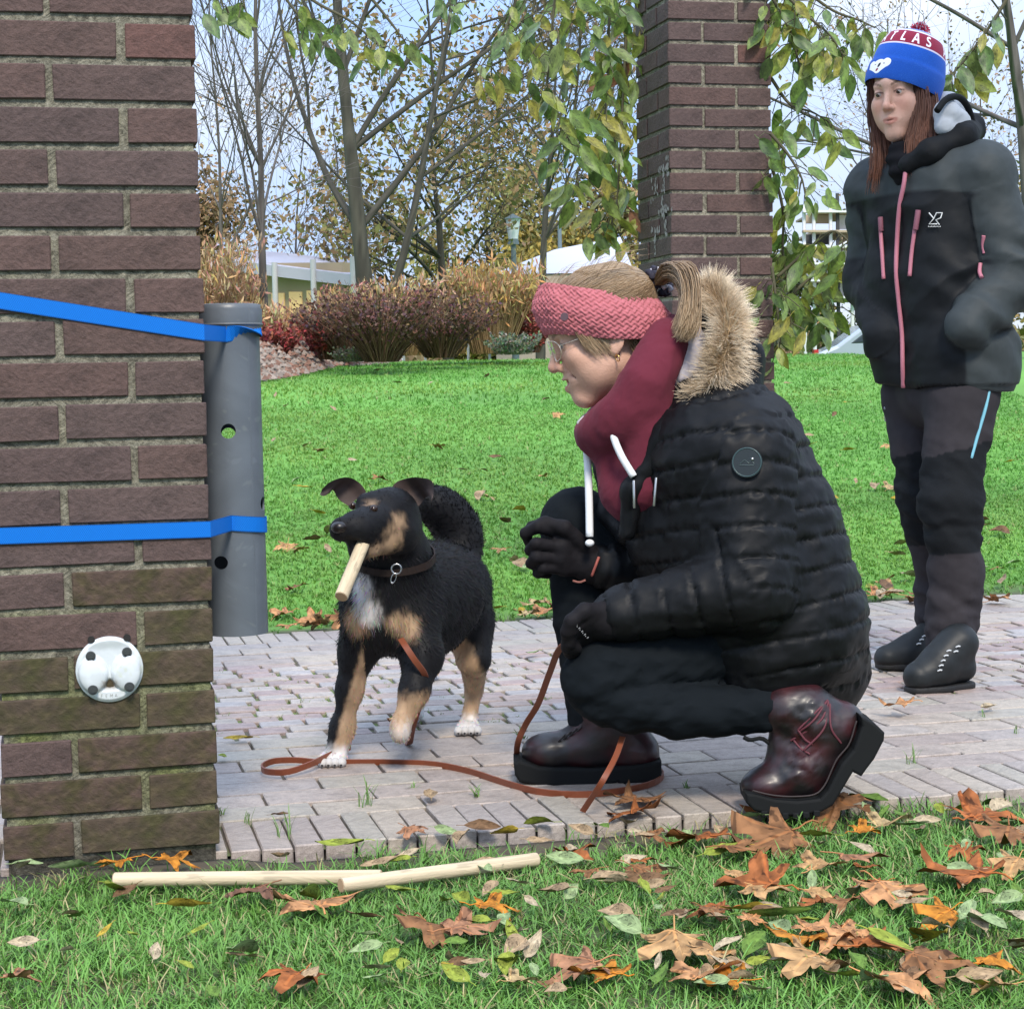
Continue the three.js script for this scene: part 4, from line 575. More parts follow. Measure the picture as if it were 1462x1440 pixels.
    for (let i = 0; i < na; i++) for (let j = 0; j < nv; j++) tb.q(id[i * (nv + 1) + j], id[(i + 1) * (nv + 1) + j], id[(i + 1) * (nv + 1) + j + 1], id[i * (nv + 1) + j + 1]);
    const hb = part(T, 'headband', tb.geo(), phys([1, 1, 1], 0.95, { vertexColors: true, sheen: 0.2, sheenColor: lin(1, 0.6, 0.65) }));
    const b = new THREE.CylinderGeometry(0.0075, 0.0075, 0.002, 20); b.rotateX(Math.PI / 2); b.applyMatrix4(frame(W(806, 452, 3.348), V(-0.35, 0.1, 0.93), V(0, 1, 0))); part(hb, 'badge', b, mat([0.09, 0.05, 0.06], 0.5));
  }
  { // hair: swept back over the crown into a ponytail
    const r = rng(5), tb = new TB(), tie = V(0, 0.062, -0.128), c0 = V(0, 0.04, -0.012), R = V(0.083, 0.085, 0.104), blond = () => { const q = 0.75 + 0.55 * r(), w = r(); return [[0.2 * q, 0.125 * q, 0.065 * q], [mix(0.3, 0.52, w) * q, mix(0.2, 0.39, w) * q, mix(0.11, 0.25, w) * q]]; };
    for (let k = 0; k < 2300; k++) {
      const a = (r() * 2 - 1) * 2.6, z0 = Math.cos(a) * 0.1, x0 = Math.sin(a) * 0.078, s = V(x0, 0.05 + 0.34 * z0 + (r() - 0.4) * 0.05, z0 - 0.01), pts = [], lift = r() * 0.006;
      for (let i = 0; i <= 7; i++) { const t = i / 7, p = s.clone().lerp(tie, t), q = p.clone().sub(c0); if (t < 0.93) { const m = Math.hypot(q.x / R.x, q.y / R.y, q.z / R.z); const tgt = p.clone().sub(c0).multiplyScalar(1 / m).multiplyScalar(1 + lift * 3).add(c0); p.lerp(tgt, sstep(1, 0.86, t)); } pts.push(p.applyMatrix4(M)); }
      const [a0, a1] = blond(); strand(tb, pts, 0.0009, a0, a1);
    }
    const tw = W(943, 402, 3.45);
    for (let k = 0; k < 1100; k++) {
      const o = V((r() - 0.5), (r() - 0.5), (r() - 0.5) * 1.6).multiplyScalar(0.034), e = 0.6 + 0.6 * r(); const c = [W(940, 402, 3.43).addScaledVector(o, 0.45), W(958, 386, 3.40).addScaledVector(o, 0.9), W(978, 394, 3.36).addScaledVector(o, e), W(986, 425, 3.335).addScaledVector(o, e), W(982, 452 + 18 * r(), 3.325).addScaledVector(o, 1.1), W(968 + 12 * r(), 468 + 12 * r(), 3.325).addScaledVector(o, 0.8)]; const [a0, a1] = blond(); strand(tb, curve(c, 12), 0.0009, a0, a1);
    }
    for (let k = 0; k < 130; k++) { const x = 0.0765 + 0.004 * r(), z = 0.018 + 0.042 * r(), y = 0.012 + 0.01 * r(), L = 0.03 + 0.035 * r(); const [a0, a1] = blond(); strand(tb, [V(x * 0.96, y, z), V(x, y - L * 0.5, z - 0.006), V(x * 0.98, y - L, z - 0.016 - 0.01 * r())].map((p) => p.applyMatrix4(M)), 0.0009, a0, a1); }
    for (let k = 0; k < 150; k++) { const x = 0.06 + 0.01 * r(), z = -0.03 - 0.05 * r(), y = -0.03 - 0.02 * r(); const [a0] = blond(); strand(tb, [V(x, y, z), V(x * 0.97, y - 0.03, z - 0.006), V(x * 0.9, y - 0.055, z - 0.012)].map((p) => p.applyMatrix4(M)), 0.0011, a0, a0); }
    for (let k = 0; k < 70; k++) { const a = (r() * 2 - 1) * 2.4, s = V(Math.sin(a) * 0.082, 0.09 + 0.03 * r(), Math.cos(a) * 0.085 - 0.01), e = s.clone().multiplyScalar(1.06).add(V((r() - 0.5) * 0.03, 0.012 * r(), -0.04 - 0.03 * r())); const [a0, a1] = blond(); strand(tb, curve([s, s.clone().lerp(e, 0.5).add(V(0, 0.01, 0)), e].map((p) => p.applyMatrix4(M)), 6), 0.0004, a0, a1); }
    const hair = part(T, 'hair', tb.geo(), mat([1, 1, 1], 0.5, { vertexColors: true }));
    const cap0 = skin([ell(V(0, 0.036, -0.016), V(0.0775, 0.0855, 0.099))], 0.005, { color: (x, y, z) => y > -0.03 - z * 0.3 - 0.02 ? [0.16, 0.1, 0.05] : [0.16, 0.1, 0.05], box: new THREE.Box3(V(-0.1, -0.02, -0.13), V(0.1, 0.14, 0.06)) }); cap0.applyMatrix4(M); part(hair, 'scalp_hair', cap0, mat([1, 1, 1], 0.6, { vertexColors: true }));
    const sc = new TB(), n = 34; for (let i = 0; i < n; i++) { const a = i / n * 2 * Math.PI, ax = tw.clone().sub(W(968, 385, 3.44)).normalize(), u = ax.clone().cross(V(0, 0, 1)).normalize(), w = ax.clone().cross(u), rr = 0.018 + 0.007 * r(), q = tw.clone().addScaledVector(u, Math.cos(a) * rr).addScaledVector(w, Math.sin(a) * rr).addScaledVector(ax, (r() - 0.5) * 0.014); const q2 = q.clone().add(V(r() - 0.5, r() - 0.5, r() - 0.5).multiplyScalar(0.022)); tubeInto(sc, [q, q.clone().lerp(q2, 0.5).addScaledVector(u, 0.004), q2], 0.0062, 6, r() < 0.2 ? [0.4, 0.38, 0.42] : [0.016, 0.014, 0.028]); }
    part(T, 'hair_tie', sc.geo(), mat([1, 1, 1], 0.8, { vertexColors: true }));
  }
}

// where the pixel's ray meets a distance field between two depths
function surf(px, py, f, d0, d1, lift = 0.002) { for (let d = d0; d < d1; d += 0.004) { const p = W(px, py, d); if (f(p.x, p.y, p.z) < lift) return p; } return W(px, py, d1); }
// ---------------------------------------------------------------- the standing woman
{
  const base = flatHit(1340, 965), T = thing('person', 'woman standing in blue bobble hat and grey black jacket with hands in pockets', 'person', base), r = rng(91);
  const fw = V(-0.58, 0, 0.81), lf = V(0.81, 0, 0.58), D = 4.66;
  // --- trousers
  const lhip = W(1374, 565, 4.58), lkn = W(1357, 715, 4.54), lcf = W(1366, 815, 4.56), lan = W(1361, 905, 4.57), rhip = W(1306, 565, 4.78), rkn = W(1321, 715, 4.76), rcf = W(1343, 815, 4.82), ran = W(1345, 893, 4.84);
  const tp = [cap(lhip, lkn, 0.088, 0.068), cap(lkn, lcf, 0.07, 0.063), cap(lcf, lan, 0.063, 0.062), cap(rhip, rkn, 0.078, 0.064), cap(rkn, rcf, 0.066, 0.06), cap(rcf, ran, 0.06, 0.056), cap(lhip, rhip, 0.088, 0.08), cap(W(1345, 515, 4.67), W(1345, 550, 4.67), 0.115, 0.1)];
  const y1 = W(1355, 640, 4.6).y, y2 = W(1355, 785, 4.6).y, bx = W(1355, 640, 4.6).x;
  part(T, 'trousers', skin(tp, 0.006, {
    k: 0.02,
    disp: (x, y, z) => { const kn = sstep(0.2, 0.05, Math.abs(y - lkn.y)), an = sstep(0.16, 0.03, Math.abs(y - lan.y - 0.03)); return 0.006 * (0.5 + kn + 1.3 * an) * ridge(x * 8 + y * 5, y * 15 + x * 8, z * 8) + 0.008 * (0.3 + kn + 1.5 * an) * fbm(x * 11, y * 26 + x * 14, z * 11, 3) + 0.003 * (kn + an) * Math.sin(y * 95 + 9 * fbm(x * 8, y * 9, z * 8, 3) + x * 40) * clamp(0.5 + 2 * fbm(x * 7, y * 7, z * 7, 2)); },
    color: (x, y, z) => { const a = y1 + 0.25 * (x - bx) + 0.004 * vnoise(x * 40, y * 40, z * 40), blk = y < a && y > y2 + 0.05 * (x - bx); const k = 1 + 0.2 * fbm(x * 60, y * 60, z * 60, 3); return blk ? [0.0095 * k, 0.011 * k, 0.013 * k] : [0.032 * k, 0.029 * k, 0.033 * k]; },
  }), phys([1, 1, 1], 0.82, { vertexColors: true, specularIntensity: 0.25, bumpMap: weaveBump, bumpScale: 0.0004 }));
  const trF = field(tp, 0.02);
  const trim = (parent, name, list, d0, d1, f, rad, m) => part(parent, name, tube(curve(list.map(([x, y]) => surf(x, y, f, d0, d1)), 30), rad, 6), m);
  trim(T, 'pocket_zip', [[1414, 550], [1408, 580], [1398, 615], [1387, 654]], 4.3, 4.9, trF, 0.0042, mat([0.16, 0.42, 0.52], 0.6));
  trim(T, 'pocket_zip', [[1264, 582], [1265, 600]], 4.3, 4.95, trF, 0.004, mat([0.3, 0.33, 0.35], 0.5));
  // --- jacket
  const lsh = W(1404, 252, 4.55), lel = W(1446, 400, 4.53), lha = W(1386, 462, 4.46), rsh = W(1254, 268, 4.79), rel = W(1242, 400, 4.84), rha = W(1266, 478, 4.68);
  const body = [cap(W(1345, 270, 4.62), W(1350, 400, 4.62), 0.118, 0.115), cap(W(1302, 275, 4.72), W(1307, 400, 4.72), 0.112, 0.11), cap(W(1352, 400, 4.62), W(1370, 520, 4.62), 0.116, 0.124), cap(W(1305, 400, 4.72), W(1315, 520, 4.72), 0.118, 0.115), cap(W(1330, 240, 4.66), W(1325, 215, 4.66), 0.11, 0.08), cap(lsh, rsh, 0.08, 0.078), cap(W(1380, 505, 4.6), W(1382, 530, 4.6), 0.125, 0.122), cap(W(1308, 515, 4.72), W(1312, 532, 4.72), 0.11, 0.105)];
  const arms = [cap(lsh, lel, 0.071, 0.064), cap(lel, lha, 0.062, 0.054), cap(rsh, rel, 0.066, 0.06), cap(rel, rha, 0.06, 0.055)], jp = [...body, ...arms], hemY = W(1350, 552, 4.6).y, hemR = W(1250, 545, 4.75).y;
  const jf0 = field(jp, 0.03), jf = (x, y, z) => Math.max(jf0(x, y, z), hemY + 0.015 * Math.sin(x * 9) - y);
  const yokeY = W(1300, 284, 4.55).y, armF = field(arms, 0.02), bodF = field(body, 0.02);
  const jc = (x, y, z) => { const k = 1 + 0.2 * fbm(x * 50, y * 50, z * 50, 3); const ga = sstep(-0.005, 0.005, bodF(x, y, z) - 0.004 - armF(x, y, z)); const q = V(x, 0, z).sub(V(base.x, 0, base.z)), side = q.dot(lf); const gArm = side > 0 ? 1 : sstep(lel.y + 0.075, lel.y + 0.085, y), gBod = Math.max(sstep(-0.004, 0.004, y - yokeY - 0.02 * Math.sin(x * 8)), sstep(0.115, 0.125, side) * sstep(0.004, -0.004, y - hemY - 0.09 - 0.6 * (side - 0.12))), g = mix(gBod, gArm, ga); return [mix(0.007, 0.036, g) * k, mix(0.0085, 0.044, g) * k, mix(0.0105, 0.047, g) * k]; };
  const jm = phys([1, 1, 1], 0.62, { vertexColors: true, specularIntensity: 0.35, bumpMap: weaveBump, bumpScale: 0.0003 });
  const jg = skin(jf, 0.0058, { box: boundsOf(jp), color: jc, disp: (x, y, z, nx, ny, nz) => { const a = armF(x, y, z) < bodF(x, y, z) ? 1 : 0.45; const el = sstep(0.25, 0.05, Math.hypot(x - lel.x, y - lel.y, z - lel.z)); return y < hemY + 0.004 ? 0 : (0.006 * a + 0.006 * el) * fbm(x * 9 + y * 6, y * 15, z * 9, 3) + (0.005 + 0.006 * a + 0.005 * el) * ridge(x * 5 + y * 4, y * 8 - x * 4, z * 5) + 0.003 * ridge(x * 14 + y * 9, y * 17 - x * 12, z * 12) * clamp(0.4 + 2 * fbm(x * 5, y * 5, z * 5, 2)) + 0.004 * (a + el) * Math.sin((y + x * 0.6) * 75 + 4 * fbm(x * 7, y * 7, z * 7, 2)) * sstep(0.1, 0.35, fbm(x * 6, y * 6, z * 6, 2) + 0.3 + 0.3 * el) + 0.0015 * fbm(x * 50, y * 50, z * 50, 2); } });
  const jacket = part(T, 'jacket', jg, jm);
  const jsurf = (x, y) => surf(x, y, jf, 4.2, 5.0, 0.0095), pink = mat([0.42, 0.15, 0.2], 0.6), pinkD = mat([0.2, 0.07, 0.10], 0.6);
  part(jacket, 'front_zip', tube(curve([[1294, 236], [1291, 262], [1285, 292], [1281, 345], [1280, 390], [1284, 435], [1288, 475], [1289, 520], [1290, 553]].map(([x, y]) => jsurf(x, y)), 60), 0.0056, 8), pink);
  for (const l of [[[1257, 312], [1258, 335], [1260, 365], [1262, 398]], [[1310, 302], [1306, 330], [1302, 360], [1299, 394]], [[1405, 336], [1404, 350], [1406, 362]], [[1400, 376], [1399, 388], [1402, 396]]]) part(jacket, 'pocket_zip', tube(curve(l.map(([x, y]) => jsurf(x, y)), 24), 0.0052, 7), pink);
  for (const l of [[[1257, 310], [1258, 330]], [[1311, 300], [1307, 328]]]) part(jacket, 'zip_garage', tube(l.map(([x, y]) => jsurf(x, y).add(V(0, 0, 0.003))), 0.007, 7), pinkD);
  { // chest emblem and the line of print under it
    const tb = new TB(); for (const l of [[[1326, 304], [1333, 312], [1326, 320], [1338, 320]], [[1333, 312], [1337, 304], [1345, 304], [1343, 311], [1336, 314], [1341, 321]]]) tubeInto(tb, l.map(([x, y]) => jsurf(x, y).add(V(0, 0, 0.004))), 0.0017, 5); for (let i = 0; i < 9; i++) tubeInto(tb, [jsurf(1325 + i * 2.1, 323.5).add(V(0, 0, 0.004)), jsurf(1326 + i * 2.1, 323.5 + 0.6 * (i % 2)).add(V(0, 0, 0.004))], 0.0014, 5);
    part(jacket, 'chest_emblem', tb.geo(), mat([0.6, 0.62, 0.62], 0.6));
  }
  // collar, neck warmer and hood with pale lining
  const col = [cap(W(1297, 236, 4.56), W(1330, 216, 4.53), 0.022, 0.028), cap(W(1330, 216, 4.53), W(1375, 197, 4.57), 0.03, 0.035), cap(W(1375, 195, 4.55), W(1385, 185, 4.68), 0.036, 0.036), cap(W(1297, 236, 4.57), W(1262, 226, 4.74), 0.02, 0.022), cap(W(1385, 185, 4.68), W(1345, 200, 4.8), 0.036, 0.04), cap(W(1338, 215, 4.7), W(1335, 200, 4.72), 0.07, 0.06)];
  part(jacket, 'collar', skin(col, 0.006, { k: 0.02, disp: (x, y, z) => 0.005 * fbm(x * 24, y * 34, z * 24, 3) }), phys([0.007, 0.008, 0.0095], 0.7, { specularIntensity: 0.3 }));
  part(T, 'neck_warmer', skin([cap(W(1290, 224, 4.62), W(1298, 240, 4.6), 0.042, 0.05), cap(W(1310, 212, 4.68), W(1315, 235, 4.68), 0.062, 0.07)], 0.005, { k: 0.02, disp: (x, y, z) => 0.003 * Math.sin(y * 180) }), phys([0.008, 0.008, 0.01], 0.9, { specularIntensity: 0.2 }));
  { const rim = curve([W(1338, 158, 4.5), W(1352, 141, 4.52), W(1370, 139, 4.56), W(1383, 155, 4.6), W(1390, 182, 4.62), W(1386, 196, 4.6)], 24); const hood = part(jacket, 'hood', tube(rim, 0.0085, 8), phys([0.007, 0.008, 0.0095], 0.7, { specularIntensity: 0.3 }));
    part(hood, 'hood_lining', skin([cap(W(1352, 160, 4.56), W(1366, 178, 4.58), 0.033, 0.036), cap(W(1348, 180, 4.55), W(1370, 190, 4.57), 0.026, 0.022), cap(W(1352, 158, 4.7), W(1365, 180, 4.72), 0.05, 0.05)], 0.005, { k: 0.012, disp: (x, y, z) => 0.006 * fbm(x * 28, y * 40, z * 28, 3) }), mat([0.40, 0.43, 0.47], 0.9)); }
  // --- shoes
  const shoe = (q, D0, label, lace) => {
    const P = q.prims.map(([a, b, ra, rb]) => cap(W(a[0], a[1], D0 + (a[2] ?? 0)), W(b[0], b[1], D0 + (b[2] ?? 0)), ra, rb)); const f0 = field(P, 0.02), yb = W(q.floor[0], q.floor[1], D0).y; const f = (x, y, z) => Math.max(f0(x, y, z), yb + 0.008 - y);
    const s = part(T, 'shoe', skin(f, 0.0045, { box: boundsOf(P), disp: (x, y, z) => 0.0012 * fbm(x * 40, y * 60, z * 40, 2), color: (x, y, z) => { const k = 1 + 0.3 * fbm(x * 50, y * 50, z * 50, 3); return y < yb + 0.02 ? [0.006, 0.006, 0.007] : [0.012 * k, 0.0145 * k, 0.016 * k]; } }), phys([1, 1, 1], 0.5, { vertexColors: true, specularIntensity: 0.6 }), label);
    const P2 = q.prims.slice(0, q.nsole).map(([a, b, ra, rb]) => cap(W(a[0], a[1], D0 + (a[2] ?? 0)).setY(yb + 0.007), W(b[0], b[1], D0 + (b[2] ?? 0)).setY(yb + 0.007), ra * 0.93, rb * 0.93)); const f2 = field(P2, 0.02); part(s, 'sole', skin((x, y, z) => Math.max(f2(x, y, z), Math.abs(y - yb - 0.007) - 0.0085), 0.004, { box: boundsOf(P2) }), mat([0.006, 0.006, 0.0065], 0.7));
    const lt = new TB(); for (const [x, y] of lace) { const p = surf(x, y, f, D0 - 0.3, D0 + 0.1, 0.003); const e = surf(x + 6, y - 1.5, f, D0 - 0.3, D0 + 0.1, 0.004); tubeInto(lt, [p, p.clone().lerp(e, 0.5).add(V(0, 0.002, 0.002)), e], 0.0021, 6); } part(s, 'lace', lt.geo(), mat([0.5, 0.52, 0.53], 0.6));
  };
  shoe({ prims: [[[1312, 966, -0.02], [1335, 956, 0], 0.038, 0.045], [[1335, 956, 0], [1372, 952, 0.03], 0.044, 0.038], [[1345, 940, 0.0], [1368, 918, 0.02], 0.045, 0.05]], nsole: 2, floor: [1330, 986] }, 4.49, 'shoe nearer the paving edge, black leather with pale laces', [[1339, 958], [1341, 951], [1344, 944], [1348, 937], [1352, 930], [1362, 931], [1365, 924], [1322, 945], [1328, 936]].slice(0, 7));
  shoe({ prims: [[[1268, 940, -0.0], [1295, 934, 0], 0.036, 0.042], [[1295, 934, 0], [1352, 932, 0.04], 0.042, 0.036], [[1310, 922, 0.0], [1345, 898, 0.03], 0.042, 0.046]], nsole: 2, floor: [1290, 953] }, 4.80, 'shoe farther back, black leather with pale laces', [[1309, 920], [1313, 914], [1317, 909]]);
  // --- head, slightly bowed and turned aside
  const hc = W(1287, 131, 4.66), M = frame(hc, V(-0.56, -0.13, 0.82), V(-0.07, 1, 0.0)).scale(V(0.87, 0.97, 0.96)), toW = (x, y, z) => V(x, y, z).applyMatrix4(M);
  const hg = skin(headGeo({ lid: 0.0034 }), 0.0028, { k: 0.02, uv: true, color: headColor([0.6, 0.36, 0.275], { brow: [0.14, 0.075, 0.045] }) }); hg.applyMatrix4(M);
  const bodyM = part(T, 'body', hg, phys([1, 1, 1], 0.5, { vertexColors: true, specularIntensity: 0.6, bumpMap: rep(grainBump, 22), bumpScale: 0.0006 }));
  eyes(bodyM, M, V(-0.25, -0.42, 1), [0.035, 0.02, 0.012]);
  { // bobble hat
    const cw = 2048, ch = 512, cv = document.createElement('canvas'); cv.width = cw; cv.height = ch; const g = cv.getContext('2d');
    const rows = [[0, 0.34, '#0f4fae'], [0.34, 0.585, '#1557bd'], [0.585, 0.61, '#dcd3e6'], [0.61, 0.83, '#8c1a35'], [0.83, 0.86, '#d9d2ea'], [0.86, 1, '#7c8ed6']]; for (const [a, b, c] of rows) { g.fillStyle = c; g.fillRect(0, ch * (1 - b), cw, ch * (b - a) + 1); }
    g.globalAlpha = 0.12; for (let k = 0; k < 12000; k++) { g.fillStyle = k % 2 ? '#000' : '#fff'; g.fillRect(r() * cw, r() * ch, 2, 5); } g.globalAlpha = 1;
    g.fillStyle = '#f2eef5'; g.font = 'bold 118px sans-serif'; g.textAlign = 'center'; g.textBaseline = 'middle'; const px = (deg) => ((deg / 360 + 0.5) % 1) * cw; const txt = 'ATLAS ATLAS '; for (let i = 0; i < 12; i++) { const deg = 2 + (i - 2) * 23; g.save(); g.translate(px((deg + 720) % 360), ch * 0.284); g.fillText(txt[i], 0, 0); g.restore(); }
    // sewn emblem at the front of the turn-up
    g.save(); g.translate(px(360 - 24), ch * (1 - 0.20)); g.scale(1.45, 1.3); g.rotate(-0.1); g.fillStyle = '#f4f1ee'; g.beginPath(); g.moveTo(-88, -28); g.quadraticCurveTo(-60, -50, -38, -32); g.quadraticCurveTo(0, -48, 34, -34); g.quadraticCurveTo(56, -52, 84, -30); g.quadraticCurveTo(92, 0, 60, 12); g.quadraticCurveTo(34, 30, 14, 50); g.quadraticCurveTo(-6, 60, -22, 44); g.quadraticCurveTo(-52, 22, -78, 12); g.closePath(); g.fill(); g.fillStyle = '#1d1a20'; g.beginPath(); g.ellipse(6, -4, 9, 16, 0.5, 0, 7); g.fill(); g.fillStyle = '#8c2030'; g.beginPath(); g.ellipse(-4, 26, 8, 13, 0.5, 0, 7); g.fill(); g.fillStyle = '#3a3640'; g.fillRect(-34, -14, 12, 5); g.fillRect(34, -14, 12, 5); g.restore();
    const tex = new THREE.CanvasTexture(cv); tex.colorSpace = THREE.SRGBColorSpace; tex.wrapS = THREE.RepeatWrapping;
    const HM = frame(W(1289, 130, 4.67), V(-0.56, -0.13, 0.82).addScaledVector(V(0.34, 0.93, -0.15).normalize(), 0.33), V(0.34, 0.93, -0.15)), tb = new TB(), na = 144, prof = [[0, 0.0, 1.035], [0.02, 0.004, 1.06], [0.15, 0.018, 1.085], [0.28, 0.034, 1.07], [0.325, 0.041, 1.05], [0.34, 0.0425, 1.012], [0.40, 0.05, 1.01], [0.5, 0.062, 0.99], [0.6, 0.075, 0.955], [0.7, 0.088, 0.90], [0.8, 0.101, 0.80], [0.86, 0.108, 0.70], [0.93, 0.115, 0.48], [0.98, 0.118, 0.22], [1, 0.1185, 0.02]], id = [];
    const put = (a, h, k) => { return V(Math.sin(a) * 0.089 * k, h * 1.3 - 0.004, Math.cos(a) * 0.104 * k).applyMatrix4(HM); };
    for (const [v, h, k] of prof) for (let i = 0; i <= na; i++) { const a = (i / na - 0.5) * 2 * Math.PI, rib = v < 0.34 ? 0.006 * Math.sin(a * 72) : 0.004 * Math.sin(a * 72); const p = put(a, h, k + rib + 0.02 * vnoise(a * 2, v * 5, 3)); id.push(tb.v(p.x, p.y, p.z, null, [i / na, v])); }
    for (let j = 0; j < prof.length - 1; j++) for (let i = 0; i < na; i++) tb.q(id[j * (na + 1) + i], id[j * (na + 1) + i + 1], id[(j + 1) * (na + 1) + i + 1], id[(j + 1) * (na + 1) + i]);
    const hat = part(T, 'bobble_hat', tb.geo(), phys([1, 1, 1], 0.95, { map: tex, sheen: 0.25, sheenColor: lin(0.5, 0.6, 1) }));
    const top = put(0, 0.122, 0), pb = new TB(); for (let k = 0; k < 900; k++) { const u = V(r() * 2 - 1, r() * 2 - 1, r() * 2 - 1).normalize(), c = r() < 0.6 ? [0.5, 0.03, 0.07] : [0.62, 0.55, 0.62], o = top.clone().addScaledVector(u, 0.006); tubeInto(pb, [o, o.clone().addScaledVector(u, 0.012 + 0.012 * r()).add(V(0, -0.002, 0))], 0.0016, 3, c); } part(hat, 'pompom', pb.geo(), mat([1, 1, 1], 1, { vertexColors: true }));
  }
  { // long straight auburn hair
    const tb = new TB(), add = (p, n, w) => { for (let k = 0; k < n; k++) { const o = V((r() - 0.5), 0, (r() - 0.5)).multiplyScalar(w * (0.5 + 0.8 * r())), e = r(), q = 0.6 + 0.7 * r(); const c = p.map((a, i) => a.clone().addScaledVector(o, 0.45 + 0.75 * i / (p.length - 1)).add(V((r() - 0.5) * 0.006, (i === p.length - 1 ? e - 0.6 : 0) * 0.05, (r() - 0.5) * 0.006))); strand(tb, curve(c, 12), 0.0012, [0.085 * q, 0.034 * q, 0.022 * q], [0.25 * q, 0.10 * q, 0.055 * q]); } };
    add([toW(0.064, 0.05, 0.032), toW(0.072, 0.0, 0.032), toW(0.071, -0.05, 0.04), toW(0.064, -0.1, 0.06), toW(0.06, -0.15, 0.085), toW(0.07, -0.2, 0.1)], 560, 0.045);
    add([toW(0.078, 0.03, -0.01), toW(0.084, -0.03, 0.0), toW(0.086, -0.08, 0.03), toW(0.088, -0.13, 0.065), toW(0.1, -0.19, 0.085)], 440, 0.05);
    add([toW(-0.066, 0.05, 0.03), toW(-0.074, 0.0, 0.022), toW(-0.073, -0.06, 0.026), toW(-0.062, -0.12, 0.04), toW(-0.058, -0.18, 0.06), toW(-0.066, -0.225, 0.07)], 460, 0.045);
    add([toW(-0.07, 0.03, -0.02), toW(-0.076, -0.04, -0.02), toW(-0.07, -0.11, -0.005), toW(-0.064, -0.19, 0.04)], 220, 0.05);
    add([toW(0, 0.0, -0.1), toW(0, -0.06, -0.1), toW(0, -0.12, -0.095)], 300, 0.16);
    part(T, 'hair', tb.geo(), mat([1, 1, 1], 0.5, { vertexColors: true }));
  }
}

